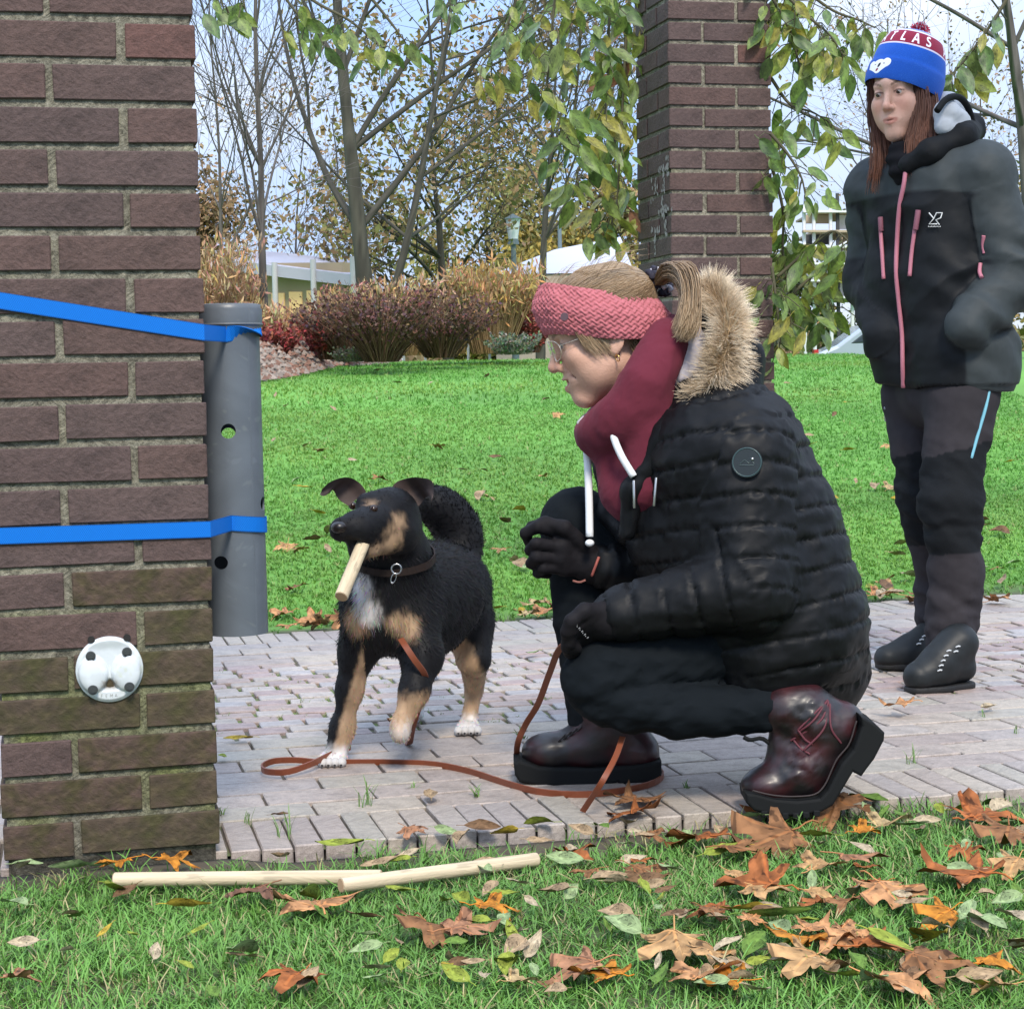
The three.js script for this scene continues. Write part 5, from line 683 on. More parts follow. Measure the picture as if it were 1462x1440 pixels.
// ---------------------------------------------------------------- the dog
const leashMat = phys([0.19, 0.05, 0.02], 0.5, { bumpMap: rep(grainBump, 8), bumpScale: 0.0006 });
{
  const base = flatHit(475, 1092), T = thing('dog', 'black and tan dog with white chest carrying a wooden stick', 'dog', base), r = rng(64);
  const P = (x, y, d) => W(x, y, d);
  const s = [];
  // trunk
  s.push(cap(P(566, 850, 3.78), P(615, 850, 3.93), 0.104, 0.11), cap(P(612, 850, 3.93), P(636, 848, 4.08), 0.108, 0.094), cap(P(560, 868, 3.77), P(600, 880, 3.88), 0.095, 0.093), cap(P(550, 838, 3.75), P(562, 800, 3.72), 0.082, 0.072), ell(P(643, 838, 4.1), V(0.08, 0.095, 0.1)));
  s.push(cap(P(562, 800, 3.72), P(560, 762, 3.68), 0.069, 0.06));
  // head
  s.push(ell(P(556, 732, 3.655), V(0.058, 0.051, 0.062)), cap(P(545, 742, 3.61), P(512, 754, 3.54), 0.045, 0.033, 0.02), cap(P(512, 752, 3.54), P(488, 756, 3.515), 0.03, 0.0235, 0.015), cap(P(556, 762, 3.63), P(512, 786, 3.545), 0.036, 0.02, 0.02), ell(P(565, 762, 3.63), V(0.045, 0.04, 0.045), null, 0.02), cap(P(523, 718, 3.6), P(545, 716, 3.61), 0.02, 0.022, 0.02));
  s.push(cut(cap(P(495, 775, 3.5), P(532, 776, 3.56), 0.006, 0.008), 0.006));
  // standing foreleg
  s.push(cap(P(527, 880, 3.74), P(511, 930, 3.77), 0.055, 0.037), cap(P(510, 930, 3.77), P(499, 985, 3.775), 0.034, 0.023), cap(P(499, 985, 3.775), P(489, 1040, 3.775), 0.024, 0.019), cap(P(488, 1040, 3.775), P(479, 1076, 3.77), 0.022, 0.023));
  s.push(ell(P(474, 1084, 3.755), V(0.027, 0.017, 0.036), null, 0.012));
  // lifted foreleg
  s.push(cap(P(588, 890, 3.73), P(603, 935, 3.70), 0.056, 0.04), cap(P(603, 935, 3.70), P(592, 985, 3.665), 0.037, 0.026), cap(P(592, 985, 3.665), P(578, 1022, 3.65), 0.025, 0.02), ell(P(571, 1040, 3.64), V(0.022, 0.03, 0.028), null, 0.012));
  // hind legs
  s.push(ell(P(661, 862, 4.07), V(0.055, 0.1, 0.09)), cap(P(672, 895, 4.05), P(676, 940, 4.02), 0.052, 0.038), cap(P(676, 940, 4.02), P(677, 985, 4.1), 0.034, 0.02, 0.012), cap(P(677, 985, 4.1), P(669, 1030, 4.085), 0.018, 0.018, 0.012), ell(P(668, 1039, 4.06), V(0.026, 0.016, 0.034), null, 0.012));
  s.push(ell(P(618, 862, 4.16), V(0.055, 0.095, 0.09)), cap(P(612, 900, 4.16), P(604, 940, 4.15), 0.048, 0.034), cap(P(604, 940, 4.15), P(598, 980, 4.24), 0.03, 0.02, 0.015), cap(P(598, 980, 4.24), P(592, 1010, 4.23), 0.02, 0.02, 0.015), ell(P(590, 1019, 4.21), V(0.024, 0.016, 0.032), null, 0.012));
  // tail, curled up over the back
  const tl = curve([P(655, 805, 4.15), P(660, 775, 4.17), P(650, 748, 4.17), P(632, 728, 4.15), P(615, 716, 4.12)], 12); for (let i = 0; i < 12; i++) s.push(cap(tl[i], tl[i + 1], 0.026 + 0.013 * Math.sin(i / 12 * 3.1), 0.026 + 0.013 * Math.sin((i + 1) / 12 * 3.1)));
  const near = (x, y, z, p, a) => { const dx = x - p.x, dy = y - p.y, dz = z - p.z; return a - Math.hypot(dx, dy, dz) + 0.012 * fbm(x * 60, y * 60, z * 60, 2); };
  const spots = { white: [[P(518, 832, 3.68), 0.018], [P(518, 850, 3.675), 0.021], [P(522, 868, 3.67), 0.022], [P(528, 882, 3.665), 0.019]], tan: [[P(502, 892, 3.68), 0.03], [P(582, 895, 3.675), 0.024], [P(562, 890, 3.665), 0.016], [P(556, 768, 3.59), 0.017], [P(549, 757, 3.575), 0.015], [P(540, 753, 3.57), 0.011], [P(565, 746, 3.585), 0.013], [P(552, 782, 3.58), 0.02], [P(537, 792, 3.56), 0.022], [P(529, 720, 3.572), 0.0035]] };
  const col = (x, y, z) => {
    const n = 1 + 0.5 * fbm(x * 80, y * 30, z * 80, 3); let c = [0.0075 * n, 0.0078 * n, 0.0095 * n]; const put = (q, t) => { t = sstep(-0.017, 0.017, t + 0.006 * vnoise(x * 260, y * 90, z * 260)); c = [mix(c[0], q[0] * n, t), mix(c[1], q[1] * n, t), mix(c[2], q[2] * n, t)]; };
    const tan = [0.37, 0.25, 0.155], wh = [0.58, 0.56, 0.55];
    for (const [p, a] of spots.tan) put(tan, near(x, y, z, p, a));
    const legs = y - 0.215 - 0.02 * fbm(x * 40, y * 40, z * 40, 2); const px = x - base.x;
    if (y < 0.26) { const z0 = z; const front = z0 > -3.9; const inner = front ? (px < 0.07 ? (x - P(497, 985, 3.775).x) * 3.2 + 0.13 : 0.15) : (px > 0.2 ? 0.2 - 2.0 * (x - P(672, 900, 4.05).x) : 0.15); put(tan, inner - y + 0.02 * fbm(x * 50, y * 50, z * 50, 2)); put(wh, 0.034 - y + 0.008 * fbm(x * 70, y * 70, z * 70, 2)); }
    put(wh, near(x, y, z, P(571, 1046, 3.64), 0.024));
    for (const [p, a] of spots.white) put(wh, near(x, y, z, p, a));
    put([0.006, 0.005, 0.005], near(x, y, z, P(484, 754, 3.5), 0.016));
    return c;
  };
  const F0 = field(s, 0.03), g = skin(s, 0.0055, { k: 0.03, color: col, disp: (x, y, z) => 0.0022 * fbm(x * 50, y * 35, z * 50, 3) });
  const fur = new TB(), pos = g.attributes.position, nor = g.attributes.normal, cl = g.attributes.color, flow = P(650, 860, 4.1).sub(P(520, 760, 3.6)).normalize().add(V(0, -0.9, 0)).normalize();
  for (let k = 0; k < 26000; k++) {
    const i = Math.floor(r() * pos.count), p = V(pos.getX(i), pos.getY(i), pos.getZ(i)), n = V(nor.getX(i), nor.getY(i), nor.getZ(i)); const tail = p.z < -4.02 && p.y > P(660, 785, 4.15).y, leg = p.y < 0.24, head = p.y > P(540, 792, 3.6).y && p.z > -3.75; if (head && r() < 0.5) continue;
    const L = tail ? 0.008 + 0.008 * r() : leg ? 0.006 + 0.004 * r() : head ? 0.005 + 0.004 * r() : 0.011 + 0.009 * r(); const f = (tail ? tl[12].clone().sub(tl[8]).normalize() : leg ? V(0, -1, 0) : flow).clone(); f.addScaledVector(n, -f.dot(n)); const d = n.clone().multiplyScalar(tail ? 0.5 : 0.3).addScaledVector(f, 0.8).add(V(r() - 0.5, r() - 0.5, r() - 0.5).multiplyScalar(0.5)).normalize();
    const c = [cl.getX(i), cl.getY(i), cl.getZ(i)].map((q) => q * (0.7 + 0.9 * r())); const o = p.clone().addScaledVector(n, -0.002); tubeInto(fur, [o, o.clone().addScaledVector(d, L)], (t) => 0.0008 * (1 - 0.8 * t), 3, c);
  }
  const body = part(T, 'body', g, phys([1, 1, 1], 0.6, { vertexColors: true, specularIntensity: 0.35 }));
  part(T, 'fur', fur.geo(), phys([1, 1, 1], 0.55, { vertexColors: true, specularIntensity: 0.4 }));
  // ears: folded flaps with thickness
  const ear = (o, inner) => { const tb = new TB(), rows = o.length, R = []; for (let i = 0; i < rows; i++) { const [a, b] = o[i], row = []; for (let j = 0; j <= 8; j++) { const t = j / 8, p = a.clone().lerp(b, t); p.z -= 0.012 * Math.sin(Math.PI * t); row.push(p); } R.push(row); } const up = curve2(R, 14); const nn = up.length; const id = []; for (const side of [1, -1]) for (let i = 0; i < nn; i++) for (let j = 0; j <= 8; j++) { const p = up[i][j]; const k = 1 + 0.5 * fbm(p.x * 90, p.y * 90, p.z * 90, 2); const c = side < 0 && inner ? [0.06 * k, 0.04 * k, 0.036 * k] : [0.0095 * k, 0.01 * k, 0.012 * k]; id.push(tb.v(p.x, p.y, p.z + side * -0.0028 * (j === 0 || j === 8 || i === nn - 1 ? 0.2 : 1), c)); } const q = (s_, i, j) => s_ * nn * 9 + i * 9 + j; for (let i = 0; i < nn - 1; i++) for (let j = 0; j < 8; j++) { tb.q(id[q(0, i, j)], id[q(0, i, j + 1)], id[q(0, i + 1, j + 1)], id[q(0, i + 1, j)]); tb.q(id[q(1, i, j)], id[q(1, i + 1, j)], id[q(1, i + 1, j + 1)], id[q(1, i, j + 1)]); } return tb.geo(); };
  const curve2 = (R, n) => { const cols = R[0].map((_, j) => curve(R.map((row) => row[j]), n)); return cols[0].map((_, i) => cols.map((c) => c[i])); };
  const em = mat([1, 1, 1], 0.75, { vertexColors: true });
  part(T, 'ear', ear([[P(497, 722, 3.66), P(523, 702, 3.65)], [P(483, 712, 3.67), P(514, 690, 3.66)], [P(476, 700, 3.66), P(500, 682, 3.65)], [P(470, 704, 3.62), P(483, 683, 3.62)], [P(462, 708, 3.6), P(468, 690, 3.6)], [P(456, 706, 3.59), P(459, 699, 3.59)]], true), em);
  part(T, 'ear', ear([[P(556, 700, 3.65), P(590, 728, 3.67)], [P(566, 688, 3.66), P(600, 720, 3.68)], [P(584, 682, 3.66), P(606, 712, 3.68)], [P(602, 682, 3.63), P(612, 708, 3.63)], [P(617, 687, 3.6), P(616, 712, 3.6)], [P(620, 700, 3.59), P(616, 716, 3.59)]], true), em);
  // nose, eyes
  part(T, 'nose', skin([ell(P(484, 753, 3.498), V(0.0155, 0.012, 0.013)), cut(ell(P(479, 757, 3.482), V(0.004, 0.003, 0.006)), 0.003), cut(ell(P(489, 757, 3.484), V(0.004, 0.003, 0.006)), 0.003)], 0.0022, { k: 0.008 }), phys([0.012, 0.009, 0.009], 0.3));
  for (const [x, y, d] of [[533, 727, 3.583], [503, 722, 3.586]]) { const e = new THREE.SphereGeometry(0.0085, 16, 12); const p = surf(x, y, F0, 3.4, 3.8, 0.001); e.translate(p.x, p.y, p.z - 0.004); part(T, 'eye', e, phys([0.02, 0.009, 0.005], 0.08)); }
  // toes
  for (const [x, y, d, w] of [[474, 1086, 3.722, 1], [668, 1041, 4.03, 1]]) for (let k = -1.5; k <= 1.5; k++) { const p = P(x + k * 9, y + 2 - Math.abs(k) * 1.5, d); const e = new THREE.SphereGeometry(0.0105, 12, 10); e.scale(0.95, 0.95, 1.4); e.translate(p.x, 0.0105, p.z); part(T, 'toe', e, mat([0.5, 0.49, 0.48], 0.85)); const c = new THREE.ConeGeometry(0.0032, 0.012, 8); c.rotateX(1.9); c.translate(p.x, 0.0065, p.z + 0.0165); part(T, 'claw', c, mat([0.02, 0.018, 0.017], 0.5)); }
  // collar
  { const c = P(563, 797, 3.715), pts = []; for (let i = 0; i <= 40; i++) { const a = i / 40 * 2 * Math.PI; let q = c.clone().add(V(Math.cos(a), -0.28 * Math.sin(a), Math.sin(a)).multiplyScalar(0.03)); const dir = q.clone().sub(c).normalize(); for (let k = 0; k < 60 && F0(q.x, q.y, q.z) < 0.004; k++) q.addScaledVector(dir, 0.002); pts.push(q); } pts[40] = pts[0].clone(); const col = part(T, 'collar', ribbon(pts, 0.014, () => V(-0.1, 1, 0.1), 0.003), phys([0.02, 0.013, 0.011], 0.7, { specularIntensity: 0.4 })); const rg = P(566, 812, 3.60), st = mat([0.5, 0.5, 0.5], 0.25, { metalness: 1 }); const t1 = new THREE.TorusGeometry(0.0095, 0.0017, 8, 24); t1.translate(rg.x, rg.y, rg.z); part(col, 'ring', t1, st); const t2 = new THREE.TorusGeometry(0.0075, 0.0014, 8, 24); t2.scale(0.6, 1.3, 1); t2.rotateZ(-0.35); t2.translate(rg.x - 0.006, rg.y - 0.018, rg.z + 0.002); part(col, 'clip', t2, st); }
}
// ---------------------------------------------------------------- wooden sticks
const woodTex = dataTex(128, 256, (u, v) => { const n = 0.9 + 0.14 * tileNoise(u * 1, v, 5, 3, 3) + 0.12 * tileNoise(u, v * 0.2, 40, 2, 6) - 0.1 * sstep(0.32, 0.42, tileNoise(u, v, 14, 3, 9)); return [n, n * 0.98, n * 0.94]; }), stickMat = mat([0.72, 0.62, 0.46], 0.75, { map: rep(woodTex, 1, 2), bumpMap: rep(grainBump, 1, 6), bumpScale: 0.0006 }), endMat = mat([0.42, 0.28, 0.16], 0.9);
function stick(a, b, rad, label) { const L = a.distanceTo(b), g = new THREE.LatheGeometry([[0, -L / 2], [rad * 0.9, -L / 2], [rad, -L / 2 + 0.0015], [rad, L / 2 - 0.0015], [rad * 0.9, L / 2], [0, L / 2]].map(([x, y]) => new THREE.Vector2(x, y)), 24); const T = thing('wooden_stick', label, 'stick', a.clone().add(b).multiplyScalar(0.5)); T.quaternion.setFromUnitVectors(V(0, 1, 0), b.clone().sub(a).normalize()); const m = shade(new THREE.Mesh(g, stickMat)); m.name = 'rod'; T.add(m); for (const y of [-L / 2, L / 2]) { const c = new THREE.CylinderGeometry(rad * 0.88, rad * 0.88, 0.001, 20); c.translate(0, y, 0); const e = shade(new THREE.Mesh(c, endMat)); e.name = 'sawn_end'; T.add(e); } }
stick(W(524, 762, 3.555), W(487, 852, 3.44), 0.0128, 'pale round wooden stick held in the dog\'s mouth');
{ const lay = (px, py) => { const p = flatHit(px, py, -0.004); return p; }; stick(lay(163, 1270).setY(0.012), lay(545, 1270).setY(0.016), 0.0112, 'straight pale wooden stick lying on the lawn beside the brick pillar'); stick(lay(487, 1292).setY(0.026), lay(767, 1241).setY(0.012), 0.0112, 'slanting pale wooden stick on the lawn, crossing the end of the straight stick'); }
// ---------------------------------------------------------------- leash
{
  const G = (px, py, y = 0.005) => flatHit(px, py, y), up = V(0, 1, 0), list = [];
  const run = (pts, side, w = 0.0135) => list.push(ribbon(curve(pts, 60), w, side, 0.003));
  // trailing loop by the paw and the long run across the paving
  run([G(500, 1066, 0.03), G(470, 1078, 0.022), G(440, 1092, 0.018), G(408, 1102, 0.013), G(380, 1101, 0.012), G(374, 1094, 0.012), G(392, 1086, 0.012), G(425, 1085, 0.012), G(455, 1088, 0.01), G(500, 1088), G(560, 1088), G(620, 1091), G(670, 1101), G(720, 1117), G(770, 1130), G(830, 1134), G(890, 1128), G(932, 1118), G(947, 1106), G(938, 1096, 0.006)], () => V(0, 1, 0.25).normalize(), 0.0125);
  // from the closed hand down to the boot
  run([W(814, 915, 3.26), W(800, 925, 3.28), W(785, 960, 3.34), W(768, 1005, 3.42), W(750, 1035, 3.50), W(740, 1058, 3.53), G(739, 1084, 0.03), G(744, 1108, 0.004)], () => V(1, 0.1, 0.35), 0.0115);
  // slack end hanging from behind the knee to the ground
  run([W(889, 1052, 3.30), W(880, 1078, 3.27), W(862, 1112, 3.23), G(832, 1158, 0.004)], () => V(1, 0, 0.2), 0.0105);
  // from the collar across the chest
  run([W(572, 912, 3.66), W(580, 924, 3.63), W(592, 942, 3.625), W(606, 962, 3.645), W(606, 985, 3.71), W(598, 1010, 3.76), W(590, 1035, 3.80), G(584, 1062, 0.004), G(580, 1058, 0.003)], () => V(1, 0.2, 0.1), 0.012);
  const g = merge(list); single('leash', g, leashMat, G(640, 1095, 0), 'brown leather leash trailing over the paving from dog to gloved hand', 'leash');
}

// ---------------------------------------------------------------- trees
const at = (px, d) => { const p = W(px, 540, d); return p.setY(land(p.x, p.z)); };      // a spot on the land at depth d, under this column of the picture
function growTree(seed, o) {
  const r = rng(seed), wood = new TB(), tips = [];
  const grow = (p, dir, len, rad, lv) => {
    const n = lv === 0 ? 8 : lv < 3 ? 5 : 3, pts = [p.clone()], rs = [rad], d = dir.clone(); let q = p.clone();
    for (let i = 0; i < n; i++) { d.add(V(r() - 0.5, (r() - 0.5) * 0.5 + (o.up ?? 0.05) * (lv ? 1 : 0.4), r() - 0.5).multiplyScalar(lv ? o.wig ?? 0.28 : 0.09)).normalize(); q = q.clone().addScaledVector(d, len / n); pts.push(q); rs.push(rad * (1 - (lv === 0 ? 0.85 : 0.65) * Math.pow((i + 1) / n, lv === 0 ? 0.75 : 1))); }
    const k = 1 + 0.2 * (r() - 0.5), bp = lv < 2 ? curve(pts, n * 5) : pts, m = bp.length - 1, br = bp.map((_, i) => { const u = i / m * n, a = Math.min(n - 1, Math.floor(u)); return mix(rs[a], rs[a + 1], u - a) * (lv < 2 ? 1 + 0.1 * (r() - 0.5) : 1); }); tubeInto(wood, bp, br, lv === 0 ? 12 : lv === 1 ? 7 : lv === 2 ? 4 : 3, (t, j) => { const q = k * (lv < 2 ? 0.55 + 0.9 * r() : 1); return [o.bark[0] * q, o.bark[1] * q * (lv < 2 ? 1.02 : 1), o.bark[2] * q]; });
    if (lv >= o.levels - 1) for (const t of [0.5, 0.75, 1]) tips.push([pts[Math.round(t * n)], d.clone(), lv]);
    if (lv >= o.levels) return;
    const kids = lv === 0 ? o.kids0 : o.kids;
    for (let k2 = 0; k2 < kids; k2++) { const t = lv === 0 ? mix(o.first ?? 0.35, 1, (k2 + r() * 0.7) / kids) : 0.25 + 0.75 * (k2 + r()) / kids, i = clamp(Math.round(t * n), 1, n), b = pts[i]; const ax = V(r() - 0.5, r() - 0.5, r() - 0.5).cross(d).normalize(), an = (lv === 0 ? o.spread ?? 0.8 : 0.7) * (0.6 + 0.6 * r()); const nd = d.clone().applyAxisAngle(ax, an).normalize(); grow(b, nd, len * (lv === 0 ? (o.reach ?? 0.5) * (1.15 - 0.5 * t) : 0.62) * (0.75 + 0.5 * r()), Math.max(rs[i] * (lv === 0 ? 0.5 : 0.6), 0.0045), lv + 1); }
  };
  for (const st of o.stems ?? [[V(0, 0, 0), V(0, 1, 0), 1]]) grow(st[0], st[1].clone().normalize(), o.h * st[2], o.rad * (st[3] ?? 1), 0);
  return { wood: wood.geo(), tips, r };
}
function leafCloud(tips, r, per, size, spread, cols, keep = () => true) {
  const tb = new TB();
  for (const [p, d] of tips) for (let k = 0; k < per; k++) {
    const q = p.clone().add(V(r() - 0.5, r() - 0.5, r() - 0.5).multiplyScalar(spread)); if (!keep(q)) continue; const s = size * (0.6 + 0.8 * r()), a = V(r() - 0.5, r() - 0.5, r() - 0.5).normalize(), b = a.clone().cross(V(r() - 0.5, r() - 0.5, r() - 0.5)).normalize(), c0 = cols[Math.floor(r() * cols.length)], kk = 0.7 + 0.6 * r(), c = c0.map((x) => x * kk);
    const e = [q.clone().addScaledVector(a, -s), q.clone().addScaledVector(b, s * 0.5), q.clone().addScaledVector(a, s), q.clone().addScaledVector(b, -s * 0.5)].map((v) => tb.v(v.x, v.y, v.z, c)); tb.q(...e);
  }
  return tb.geo();
}
const barkMat = mat([1, 1, 1], 0.95, { vertexColors: true }), leafyMat = mat([1, 1, 1], 0.85, { vertexColors: true });
function tree(name, px, d, seed, o, label, group) {
  const base = at(px, d); base.y -= 0.1; const T = thing(name, label, 'tree', base, group), g = growTree(seed, o);
  g.wood.translate(base.x, base.y, base.z); part(T, 'trunk', g.wood, barkMat);
  if (o.leaf) { const l = leafCloud(g.tips, g.r, o.leaf.per, o.leaf.size, o.leaf.spread, o.leaf.cols, o.leaf.keep); l.translate(base.x, base.y, base.z); part(T, 'crown', l, leafyMat); }
  return T;
}
const greyBark = [0.09, 0.078, 0.072], darkBark = [0.05, 0.046, 0.036], olive = [[0.2, 0.19, 0.05], [0.24, 0.19, 0.06], [0.16, 0.17, 0.05], [0.27, 0.19, 0.07], [0.15, 0.16, 0.05]], rusty = [[0.27, 0.165, 0.08], [0.24, 0.155, 0.08], [0.21, 0.16, 0.08]], gold = [[0.32, 0.23, 0.04], [0.25, 0.2, 0.04], [0.2, 0.18, 0.04]];
tree('bare_tree', 531, 34, 3, { h: 11.5, rad: 0.2, levels: 4, kids0: 13, kids: 3, first: 0.2, spread: 0.85, reach: 0.47, up: 0.06, bark: darkBark, stems: [[V(0, 0, 0), V(-0.06, 1, 0), 1], [V(0.16, 0.5, 0.1), V(0.2, 1, -0.1), 0.8, 0.5]], leaf: { per: 3, size: 0.07, spread: 0.7, cols: rusty, keep: (q) => q.x > 0.3 && q.y > 3.2 } }, 'large dark tree with two stems and few brown leaves behind the purple shrub');
tree('bare_tree', 383, 28, 8, { h: 8.2, rad: 0.075, levels: 3, kids0: 24, kids: 5, first: 0.22, spread: 0.5, reach: 0.32, up: 0.16, bark: greyBark }, 'slender bare tree with upright twigs in front of the pavilion');
tree('bare_tree', 325, 36, 15, { h: 8.5, rad: 0.055, levels: 3, kids0: 20, kids: 5, first: 0.25, spread: 0.6, reach: 0.33, up: 0.1, bark: greyBark }, 'thin bare tree beside the tall beige grass and brick pillar');
tree('bare_tree', 425, 46, 21, { h: 7, rad: 0.06, levels: 3, kids0: 18, kids: 5, first: 0.2, spread: 0.7, reach: 0.35, up: 0.08, bark: greyBark, leaf: { per: 1, size: 0.06, spread: 0.5, cols: rusty } }, 'small twiggy tree standing behind the pavilion roof');
tree('autumn_tree', 640, 44, 31, { h: 6.6, rad: 0.17, levels: 3, kids0: 18, kids: 5, first: 0.3, spread: 1.0, reach: 0.46, up: 0.02, bark: darkBark, leaf: { per: 3, size: 0.09, spread: 1.0, cols: [...olive, ...rusty] } }, 'olive brown autumn tree beside the large dark tree');
tree('autumn_tree', 700, 60, 37, { h: 6.4, rad: 0.13, levels: 3, kids0: 17, kids: 5, first: 0.22, spread: 1.1, reach: 0.5, up: 0.0, bark: darkBark, leaf: { per: 5, size: 0.11, spread: 1.2, cols: olive } }, 'dense olive green tree behind the lamp post');
tree('bare_tree', 772, 30, 44, { h: 5.4, rad: 0.085, levels: 3, kids0: 15, kids: 5, first: 0.3, spread: 0.75, reach: 0.5, up: 0.1, bark: darkBark }, 'small bare tree before the white marquee roof');
tree('autumn_tree', 850, 64, 52, { h: 5.2, rad: 0.16, levels: 3, kids0: 16, kids: 5, first: 0.2, spread: 1.0, reach: 0.45, up: 0.0, bark: darkBark, leaf: { per: 6, size: 0.13, spread: 1.3, cols: [...rusty, ...olive, [0.06, 0.07, 0.035]] } }, 'brown and green tree rising behind the marquee');
tree('golden_bush', 815, 58, 58, { h: 3.4, rad: 0.08, levels: 3, kids0: 14, kids: 5, first: 0.1, spread: 1.1, reach: 0.6, up: 0.0, bark: darkBark, leaf: { per: 10, size: 0.1, spread: 0.8, cols: gold } }, 'golden leaved bush between the marquee and brown tree');
tree('golden_bush', 755, 58, 59, { h: 3.0, rad: 0.08, levels: 3, kids0: 14, kids: 5, first: 0.1, spread: 1.1, reach: 0.6, up: 0.0, bark: darkBark, leaf: { per: 10, size: 0.1, spread: 0.8, cols: gold } }, 'golden leaved bush beside the lamp post');
tree('bare_tree', 1480, 25, 63, { h: 8.5, rad: 0.13, levels: 4, kids0: 13, kids: 3, first: 0.2, spread: 0.95, reach: 0.44, up: 0.02, bark: greyBark }, 'bare grey tree behind the standing woman');
tree('bare_tree', 1262, 46, 70, { h: 9, rad: 0.11, levels: 3, kids0: 16, kids: 4, first: 0.25, spread: 0.7, reach: 0.38, up: 0.1, bark: greyBark, leaf: { per: 1, size: 0.05, spread: 0.5, cols: rusty } }, 'tall bare tree behind the standing woman\'s blue hat');
tree('bare_tree', 1395, 46, 74, { h: 7, rad: 0.11, levels: 3, kids0: 18, kids: 4, first: 0.15, spread: 0.9, reach: 0.42, up: 0.03, bark: [0.1, 0.075, 0.05], leaf: { per: 2, size: 0.06, spread: 0.6, cols: rusty } }, 'brown twiggy tree beyond the standing woman\'s shoulder');
tree('leafy_tree', 1112, 58, 79, { h: 3.4, rad: 0.1, levels: 3, kids0: 15, kids: 5, first: 0.12, spread: 1.0, reach: 0.5, up: 0.0, bark: darkBark, leaf: { per: 9, size: 0.08, spread: 0.8, cols: [[0.1, 0.14, 0.04], [0.16, 0.15, 0.04], [0.07, 0.1, 0.03]] } }, 'low green tree between lime marked pillar and white scaffold');
tree('leafy_tree', 250, 56, 83, { h: 4.2, rad: 0.1, levels: 3, kids0: 15, kids: 5, first: 0.12, spread: 1.0, reach: 0.5, up: 0.0, bark: darkBark, leaf: { per: 7, size: 0.1, spread: 0.9, cols: rusty } }, 'rusty autumn tree half hidden by the strapped pillar');
tree('leafy_tree', 1440, 60, 84, { h: 5.0, rad: 0.1, levels: 3, kids0: 15, kids: 5, first: 0.12, spread: 1.0, reach: 0.5, up: 0.0, bark: darkBark, leaf: { per: 7, size: 0.1, spread: 0.9, cols: [...rusty, ...olive] } }, 'low brown tree far behind the standing woman\'s elbow');
// far wood closing the view: reads as one mass
{
  const r = rng(401), tb = new TB(); for (let k = 0; k < 36000; k++) { const u = r(), px = mix(-700, 2200, u), d = mix(85, 125, r()), p = at(px, d), top = 2.6 + 1.8 * fbm(px * 0.012, 3, 1, 3) + (px > 560 && px < 900 ? 0.6 : 0); p.y += top * Math.pow(r(), 0.8); p.z += (r() - 0.5) * 3; const s = 0.26 * (0.6 + 0.8 * r()), c0 = [...olive, ...rusty][Math.floor(clamp(0.5 + fbm(px * 0.02, 1, 9, 3)) * 7.9)], k2 = 0.6 + 0.6 * r(), c = c0.map((x) => x * k2); const a = V(r() - 0.5, r() - 0.5, r() - 0.5).normalize(), b = a.clone().cross(V(r() - 0.5, r() - 0.5, r() - 0.5)).normalize(); tb.q(...[[-1, 0], [0, 0.6], [1, 0], [0, -0.6]].map(([i, j]) => { const v = p.clone().addScaledVector(a, s * i).addScaledVector(b, s * j); return tb.v(v.x, v.y, v.z, c); })); }
  const m = shade(new THREE.Mesh(tb.geo(), leafyMat)); m.name = 'distant_wood'; tag(m, 'distant band of brown and olive trees closing off the lawn', 'wood', null, 'stuff'); scene.add(m);
}

